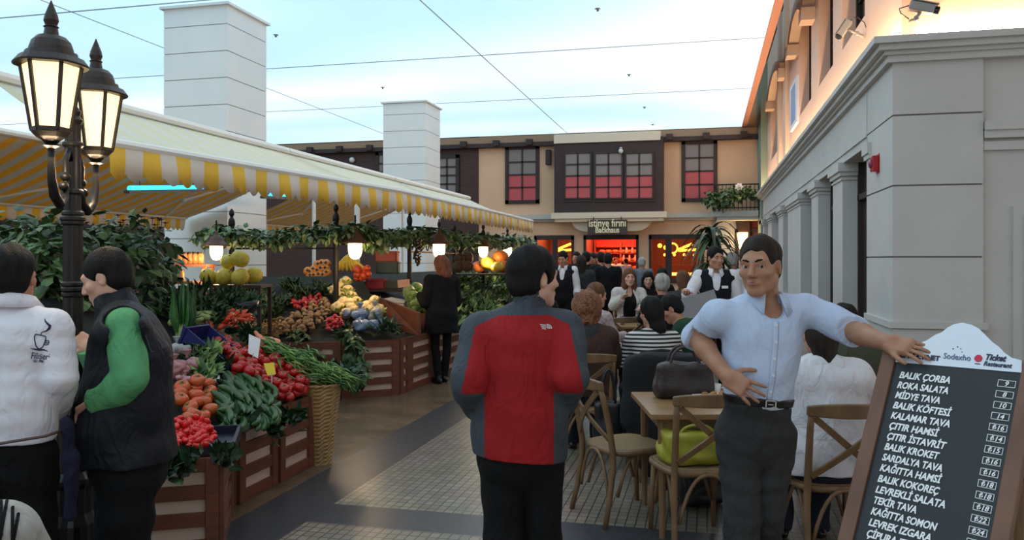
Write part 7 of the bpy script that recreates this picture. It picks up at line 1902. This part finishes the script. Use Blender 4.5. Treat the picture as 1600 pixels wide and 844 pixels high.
# edge of a seated person at the lower left corner
t, P, K = sit_at(-108, 2.32, .3, 'shoulder of a seated person in pale coat with dark cords, lower left corner', dict(W=.95, hair=dict(m='dark', th=.012), low=tr(), tops=[top(cloth('pale_quilted_coat', (176, 174, 168)), e=.045, se=.02, name='coat', wr=.008)]), .36, 1.60, .010)
ct_ = [c for c in t.children if c.name.startswith('coat')][0]; rp = at(-108, 700, 2.32); rp.z = 0
for i in range(4):
    pts = stickpix(ct_, [(2 + 9 * i - 2 * k_ * (i % 2), 772 + 10 * i + 11 * k_) for k_ in range(7)], rp, .003); m = MB()
    if len(pts) > 1: m.tube(pts, .005, 5); m.build('cord', BLK, ct_)

# ------------------------------------------------------------------ details on the buildings
SIGNB = mat('dark_brown_sign_board', (58, 46, 36), 0.5); SIGNL = mat('sign_letters_cream', (240, 230, 190), 0.5)
ysg = YBAY - 0.30; r = rect_y(918, 344, 980, 366, ysg)
t = thing('bakery_sign', 'dark brown sign reading istinye firini over the bakery door', 'sign', ((r[0] + r[1]) / 2, ysg, r[2]))
w2, hh = (r[1] - r[0]) / 2, r[3] - r[2]
MB().span(-w2, w2, 0, 0.07, 0, hh).build('sign_board', SIGNB, t, bevel=0.01)
MB().span(-.2, .2, 0.05, .3, hh - .1, hh - .02).build('wall_bracket', BLACKM, t)
for x in (-w2 * .7, w2 * .7): MB().tube([(x, 0.04, hh), (x, 0.04, hh + 0.12)], 0.015, 6).build('hanger', BLACKM, t)
text_mb('istinye f\u0131r\u0131n\u0131', 0.40, (0, -0.006, hh * .54), (1, 0, 0), (0, 0, 1), 0.004, 'CENTER', 0, 0.006, w2 * 1.86).build('lettering', SIGNL, t)
text_mb('Backhaus', 0.30, (0, -0.006, hh * .12), (1, 0, 0), (0, 0, 1), 0.004, 'CENTER', 0, 0.008, w2 * 1.2).build('lettering', SIGNL, t)
p = at_y(857, 246, YF - 0.2); t = thing('wall_speaker', 'black wall speaker left of the timber bay window', 'speaker', p)
MB().span(-.1, .1, -.1, .1, -.3, .3).build('cabinet', BLACKM, t, bevel=0.02); MB().span(-.085, .085, -.112, -.1, -.28, .28).build('grille', DKWOOD, t); MB().span(-.04, .04, .1, .2, -.05, .05).build('bracket', BLACKM, t)
p = at_y(970, 234, YBAY - 0.15); t = thing('bay_lamp', 'small round white lamp at the top of the timber bay', 'lamp', p)
MB().ball((0, 0, -.05), 0.09, 12, 8).build('globe', mat('milk_glass', (216, 214, 210), .3), t, smooth=True); MB().lathe([(.02, .03), (.06, .04), (.06, .07), (.02, .1)], 10).build('holder', GREY_TRIM, t); MB().span(-.02, .02, 0, .15, .06, .09).build('arm', BLACKM, t)
# small spot on the timber wall
p = at_y(550, 250, YF - 0.15); t = thing('wall_spot', 'small white spot lamp on the brown timber wall', 'lamp', p); MB().ball((0, 0, 0), .12, 12, 8).build('head', mat('milk_glass', (216, 214, 210)), t, smooth=True); MB().span(-.03, .03, 0, .12, -.03, .03).build('arm', BLACKM, t)
# balcony with plants
yb0 = YF - 1.0; r = rect_y(1116, 288, 1181, 326, yb0); x1b = 1.80
t = thing('balcony', 'small balcony with black iron railing and white slab at the far corner', 'balcony', (r[0], yb0, r[2]))
Lb = x1b - r[0]; zt = r[3] - r[2]
MB().span(-.1, Lb, -.1, 1.0, -.28, -.06).build('slab', WHITE, t, bevel=0.03)
MB().span(.1, Lb, .0, 1.0, -.4, -.28).build('slab_moulding', WHITE, t)
m = MB(); m.span(0, Lb, -.02, .02, zt - .05, zt); m.span(0, Lb, -.02, .02, 0.02, .06); m.span(-.02, .02, 0, 1.0, zt - .05, zt); m.span(-.02, .02, 0, 1, .02, .06)
for i in range(12): m.span(Lb * i / 11 - .012, Lb * i / 11 + .012, -.012, .012, -.06, zt)
for i in range(5): m.span(-.012, .012, i * .22, i * .22 + .02, -.06, zt)
m.build('railing', BLACKM, t)
q0 = V(r[0] - .1, yb0 - .18, r[2] + zt * .35)
garland([q0 + V(0, 0, .1), q0 + V(.4, 0, 0), q0 + V(.9, 0, .3)], 640, .42, .17, 'bushy green plant spilling over the left corner of the balcony railing', .8, 51, 'plant', 'balcony_plant', (4, 5, 2))
garland([q0 + V(.9, .05, .15), q0 + V(1.2, .05, .3), q0 + V(1.5, .05, .2)], 260, .26, .15, 'sparser green plant along the middle of the balcony railing', .8, 52, 'plant', 'balcony_plant', (5, 4, 1))
p = q0 + V(.95, -.12, .45); t = thing('white_blossom', 'pair of white blossoms on the balcony railing', 'flower', p); m = MB()
for i in range(7): m.leaf((0, 0, 0), (math.cos(i * .9), -.3, math.sin(i * .9)), (0, -1, 0), .16, .13, .1)
m.build('petals', WHT, t); MB().tube([(0, 0, 0), (0, .08, -.4)], .01, 5).build('stem', GRN, t)
# carved bracket below, wall lamp with warm shade
SCG = mat('sconce_glass_glow', (255, 224, 170), .4, emit=(255, 206, 130), estr=5.0)
p = at_y(1160, 376, YF - 0.35); t = thing('sconce', 'glowing wall lamp in the dark red recess beside the white pilaster', 'lamp', p)
MB().lathe([(.1, -.3), (.14, -.1), (.19, .2), (.2, .3), (.19, .3), (.12, -.1), (.09, -.28)], 16).build('shade', SCG, t, smooth=True); MB().tube([(0, .3, -.5), (0, .1, -.48), (0, 0, -.4), (0, 0, -.3)], .03, 7).build('arm', DKWOOD, t, smooth=True); MB().span(-.12, .12, .28, .34, -.7, -.2).build('back_plate', DKWOOD, t)
la = bpy.data.lights.new('wall_lamp_light', 'POINT'); la.energy = 30; la.color = (1, .62, .3); la.shadow_soft_size = .15; lo = bpy.data.objects.new('wall_lamp_light', la); COL.objects.link(lo); lo.location = p + V(0, -.3, .1)
m = MB(); a = at_y(1150, 345, YF - .3); m.prism([(0, 0), (.5, 0), (.5, -1.3), (.38, -1.2), (.36, -.9), (.2, -.75), (.22, -.5), (.06, -.35)], .25, o=(a.x, YF - .05, a.z), ax=(1, 0, 0), ay=(0, 0, 1), nrm=(0, -1, 0))
tag(m.build('carved_bracket', DKWOOD, bevel=.02), 'dark carved timber bracket under the balcony', 'bracket')
m = MB(); a = at_y(1148, 372, YF - .1); m.span(a.x, a.x + .14, YF - .14, YF, 0, a.z + .3); m.span(a.x, XU, YF - .14, YF, a.z + .2, a.z + .34); trim(m, DKWOOD)
# palm like dracaena in a pot
p = at(1113, 700, 12.6); t = thing('potted_palm', 'tall potted palm with long drooping leaves behind the waiter with the folder', 'plant', (p.x, p.y, 0))
MB().lathe([(.16, 0), (.2, .1), (.25, .42), (.27, .44), (.27, .5), (.23, .5), (.2, .42)], 18).build('pot', mat('terracotta', (110, 70, 52), .7), t, smooth=True)
MB().tube([(0, 0, .4), (.02, .01, 1.2), (0, 0, 2.15)], [.05, .04, .035], 8).build('trunk', STEM, t)
r_ = random.Random(4); m = MB()
for i in range(90):
    q = r_.uniform(0, 6.28); zb = r_.uniform(1.5, 2.18); el = r_.uniform(.2, 1.1); Ln = r_.uniform(.35, .62); cx = V(math.cos(q), math.sin(q), 0); pts = []
    for k_ in range(6):
        a = k_ / 5; pts.append(V(0, 0, zb) + cx * Ln * a * math.cos(el * .6) + V(0, 0, Ln * (el * a - 1.15 * a * a)))
    sdv = V(-cx.y, cx.x, 0); vs = []
    for k_, pp_ in enumerate(pts): w_ = .042 * (1 - (k_ / 5) ** 2) + .003; vs += [pp_ - sdv * w_, pp_ - V(0, 0, .008), pp_ + sdv * w_]
    m.cm = i % 2; m.add(vs, sum([[(3 * k_, 3 * k_ + 3, 3 * k_ + 4, 3 * k_ + 1), (3 * k_ + 1, 3 * k_ + 4, 3 * k_ + 5, 3 * k_ + 2)] for k_ in range(5)], []))
m.build('fronds', [mat('palm_leaf', (36, 56, 34), .45), mat('palm_leaf_light', (64, 88, 54), .45)], t)
# red alarm sounder
d_ = at_x(1372, 256, XW); t = thing('alarm_sounder', 'red fire alarm sounder on the white corner pier', 'alarm', (XW, d_.y, d_.z))
REDA = mat('alarm_red', (172, 16, 32), .3); MB().span(-.075, 0, -.07, .07, -.09, .09).build('housing', REDA, t, bevel=.012)
MB().lathe([(.055, 0), (.05, .02), (.03, .03), (.003, .033)], 18, (-.075, -.02, 0), Matrix.Rotation(-PI / 2, 3, 'Y')).build('strobe_lens', mat('alarm_lens', (150, 60, 96), .2), t, smooth=True); MB().span(-.004, 0, -.09, .09, -.11, .11).build('back_plate', REDA, t)
# security cameras on brackets above the cornice
CAMG = mat('grey_camera_housing', (150, 148, 146), .4); CAMD = mat('camera_front', (30, 30, 30), .25)
def cctv(base, head, aim, L, label):
    t = thing('security_camera', label, 'camera', base); hd = head - base; aim = Vector(aim).normalized(); sx, uz, d_ = axes(aim); R = Matrix((sx, d_, uz)).transposed()
    MB().box(hd, (.10, L, .09), R).build('housing', CAMG, t, bevel=.012); MB().box(hd + uz * .055 + d_ * .02, (.12, L * 1.05, .012), R).build('sun_shield', CAMG, t, bevel=.004)
    MB().lathe([(.042, 0), (.042, .05), (.03, .055), (.002, .05)], 14, hd + d_ * (L / 2 - .005), Matrix((sx, uz, d_)).transposed()).build('lens', CAMD, t)
    m = MB(); m.tube([V(0, 0, 0), hd * .5 - uz * .03, hd - uz * .05], .018, 8); m.ball(hd * .5 - uz * .03, .03, 8, 6); m.build('bracket', CAMG, t, smooth=True); MB().lathe([(.05, 0), (.05, .02), (.03, .03)], 12).build('foot', CAMG, t)
    MB().tube([hd - d_ * L / 2, hd - d_ * (L / 2 + .08) - uz * .05, hd * .4 - d_ * .16, V(0, 0, .02) - d_ * .05], .006, 5).build('cable', CAMD, t, smooth=True)
cctv(at(1428, 34, 8.3), at(1440, 12, 8.15), RGT * .85 - FWD * .3 + V(0, 0, -.28), .24, 'grey security camera above the cornice of the white corner, pointing right')
hb = at_x(1352, 58, XU + .0); cctv(hb, hb + V(-.28, -.15, .10), V(-.5, .1, -.75), .22, 'grey security camera on an arm left of the corner, pointing down')
# blue and white plaque on the upper wall
a, b = at_x(1236, 205, XU - .05), at_x(1244, 120, XU - .05)
t = thing('wall_plaque', 'narrow blue and white plaque on the salmon upper wall', 'plaque', (XU - .03, (a.y + b.y) / 2, (a.z + b.z) / 2)); hy, hz = abs(a.y - b.y) / 2 + .2, abs(a.z - b.z) / 2
MB().span(-.03, .03, -hy, hy, -hz, hz).build('plaque_board', mat('plaque_white', (214, 220, 232), .5), t); MB().span(-.036, -.03, -hy * .6, hy * .6, -hz * .8, hz * .8).build('blue_panel', mat('plaque_blue', (110, 136, 186), .5), t)
# sprinklers below the ceiling film
t = thing('ceiling_sprinkler', 'small sprinkler head under the glowing ceiling', 'sprinkler'); MB().lathe([(.01, 0), (.07, -.004), (.07, -.016), (.025, -.022), (.022, -.05), (.004, -.055)], 14).build('rose', CAMG, t, smooth=True); MB().lathe([(.035, -.06), (.035, -.066), (.003, -.066)], 10).build('deflector', CAMD, t)
SP = Series(t)
for u, v, lab in ((431, 54, 'sprinkler head right of the big white pillar'), (598, 136, 'sprinkler head just above the smaller white pillar'), (934, 13, 'nearest sprinkler head in the middle of the ceiling'), (983, 116, 'middle sprinkler head of the row over the aisle'), (1007, 167, 'farther sprinkler head of the row over the aisle'), (1020, 194, 'farthest sprinkler head, just above the timber bay')):
    r_ = ray(u, v); p = V(0, 0, EYE) + r_ * ((ZC - EYE) / r_.z); SP.put((p.x, p.y, ZC), 0, lab, 'ceiling sprinklers', 0.8)

# ------------------------------------------------------------------ inside the bakery and the two shops beside it
GLOWT = mat('orange_neon_glow', (255, 180, 80), .4, emit=(255, 150, 50), estr=3.5); PANELG = mat('warm_ceiling_panel_glow', (255, 236, 190), .4, emit=(255, 206, 130), estr=5.0); CASEG = mat('display_case_glow', (255, 190, 110), .4, emit=(255, 150, 70), estr=4.0)
BREAD = mat('bread_crust', (176, 110, 54), .7, col2=(140, 80, 38), vscale=12); SHELFW = mat('bakery_shelf_wood', (120, 66, 44), .6); BOTTLE = mat('pinkish_package', (220, 150, 140), .5)
r = ds[1]; yb_ = YF + 3.7
t = thing('bakery_shelf', 'bakery wall shelf in red light seen through the middle door', 'shelf', ((r[0] + r[1]) / 2, yb_, 0)); W_ = (r[1] - r[0]) / 2 + .05
for z in (.9, 1.25, 1.6, 1.95, 2.25): MB().span(-W_, W_, -.15, .2, z - .03, z).build('shelf_board', SHELFW, t)
for x in (-W_, 0, W_): MB().span(x - .03, x + .03, -.15, .2, 0, 2.4).build('upright', SHELFW, t)
t = thing('bread_loaf', 'x', 'bread'); m = MB(); m.ball((0, 0, .06), (.14, .08, .07), 12, 8); m.build('crust', BREAD, t, smooth=True); m = MB()
for i in (-1, 0, 1): m.bar(V(i * .06 - .02, -.04, .125), V(i * .06 + .02, .04, .125), .015, .01)
m.build('score_mark', mat('pale_crumb', (206, 160, 100), .7), t); LO = Series(t); rr = random.Random(6)
for j, z in enumerate((1.25, 1.6, 1.95)):
    for i in range(7): LO.put(((r[0] + r[1]) / 2 - W_ + .3 + i * (2 * W_ - .5) / 6, yb_, z), rr.uniform(-.3, .3), 'bread loaf on the red lit bakery shelves', 'bread loaves on the bakery shelves', 1.1)
t = thing('package', 'x', 'package'); MB().lathe([(.05, 0), (.055, .02), (.055, .16), (.03, .2), (.03, .24)], 10).build('package_body', BOTTLE, t, smooth=True); MB().lathe([(.034, .24), (.034, .27)], 8).build('lid', CREAM_TRIM, t); PK = Series(t)
for i in range(9): PK.put(((r[0] + r[1]) / 2 + .0 + i * W_ / 9, yb_ - .05, 1.6 if i % 2 else 1.95), 0, 'pale package among the loaves on the right of the bakery shelves', 'packages on the bakery shelves', 1.0)
t = thing('bakery_counter', 'bakery counter with warm lit display case inside the middle door', 'counter', ((r[0] + r[1]) / 2 + .25, YF + 1.9, 0)); MB().span(-W_ * .75, W_ * .5, -.3, .3, 0, .95).build('cabinet', SHELFW, t); MB().span(-W_ * .72, W_ * .48, -.32, -.29, .5, .85).build('lit_case', CASEG, t); MB().span(-W_ * .77, W_ * .52, -.34, .34, .95, 1.0).build('worktop', CREAM_TRIM, t)
t = thing('ceiling_panel_lamp', 'bright warm ceiling panel lamp inside the bakery, top left of the door', 'lamp', (r[0] + .75, YF + 1.0, 2.9)); MB().span(-.55, .55, -.4, .4, -.06, 0).build('diffuser', PANELG, t); MB().span(-.6, .6, -.45, .45, 0, .05).build('housing', CREAM_TRIM, t)
def tube_pix(pix, y, rad, nm, par): MB().tube([at_y(u, v, y) - V(*par.location) for u, v in pix], rad, 7).build(nm, GLOWT, par, smooth=True)
for i, off in ((2, 0), (0, -190)):
    y = YF + 1.2; o_ = at_y(1060 + off, 388, y); t = thing('neon_sculpture', ('orange neon rods and ring glowing in the right shop window', 'orange neon rods glowing in the left shop window behind the black haired man')[0 if i == 2 else 1], 'neon lamp', o_)
    C0 = (1051 + off, 388)
    if i == 2: tube_pix([(C0[0] + 7.5 * math.cos(q), C0[1] + 7.5 * math.sin(q)) for q in [2 * PI * k_ / 20 for k_ in range(21)]], y, .035, 'neon_ring', t)
    for a, b in (((1058, 391), (1082, 381)), ((1060, 392), (1090, 390))): tube_pix([(a[0] + off, a[1]), (b[0] + off, b[1])], y, .05, 'neon_rod', t)
    for u, v in ((1031, 384), (1040, 387)):
        if i == 2: MB().ball(at_y(u, v, y) - o_, .09, 10, 7).build('neon_bulb', GLOWT, t, smooth=True)
    MB().tube([V(0, 0, .1), V(0, 0, 3.0 - o_.z)], .01, 5).build('hanger', BLACKM, t)
    xx0, xx1 = ds[i][0] + .3, ds[i][1] - .2
    t = thing('display_case', ('lit display case glowing orange in the right shop window', 'lit display case in the left shop window')[0 if i == 2 else 1], 'display case', ((xx0 + xx1) / 2, YF + 1.9, 0)); w_ = (xx1 - xx0) / 2
    MB().span(-w_, w_, -.3, .3, 0, 1.05).build('cabinet', SHOPBR, t); MB().span(-w_ * .95, w_ * .95, -.34, -.3, 1.02, 1.14).build('lit_strip', CASEG, t); MB().span(-w_, w_, -.3, .3, 1.42, 1.46).build('shelf_board', SHELFW, t)
    for sx in (-1, 1): MB().span(sx * w_ - .03, sx * w_ + .03, -.3, .3, 1.05, 1.46).build('upright', SHELFW, t)
    for k_ in range(4):
        t2 = thing('pendant_lamp', 'small glowing pendant lamp above the display case in the %s shop window' % ('right', '', 'left')[2 - i], 'lamp', (xx0 + (k_ + .5) * (xx1 - xx0) / 4, YF + 1.9, 1.85), 0, 'pendant lamps in the %s shop' % ('right', '', 'left')[2 - i]); MB().ball((0, 0, 0), .06, 9, 6).build('bulb', GLOWT, t2, smooth=True); MB().tube([(0, 0, .05), (0, 0, 1.15)], .008, 5).build('cord', BLACKM, t2)
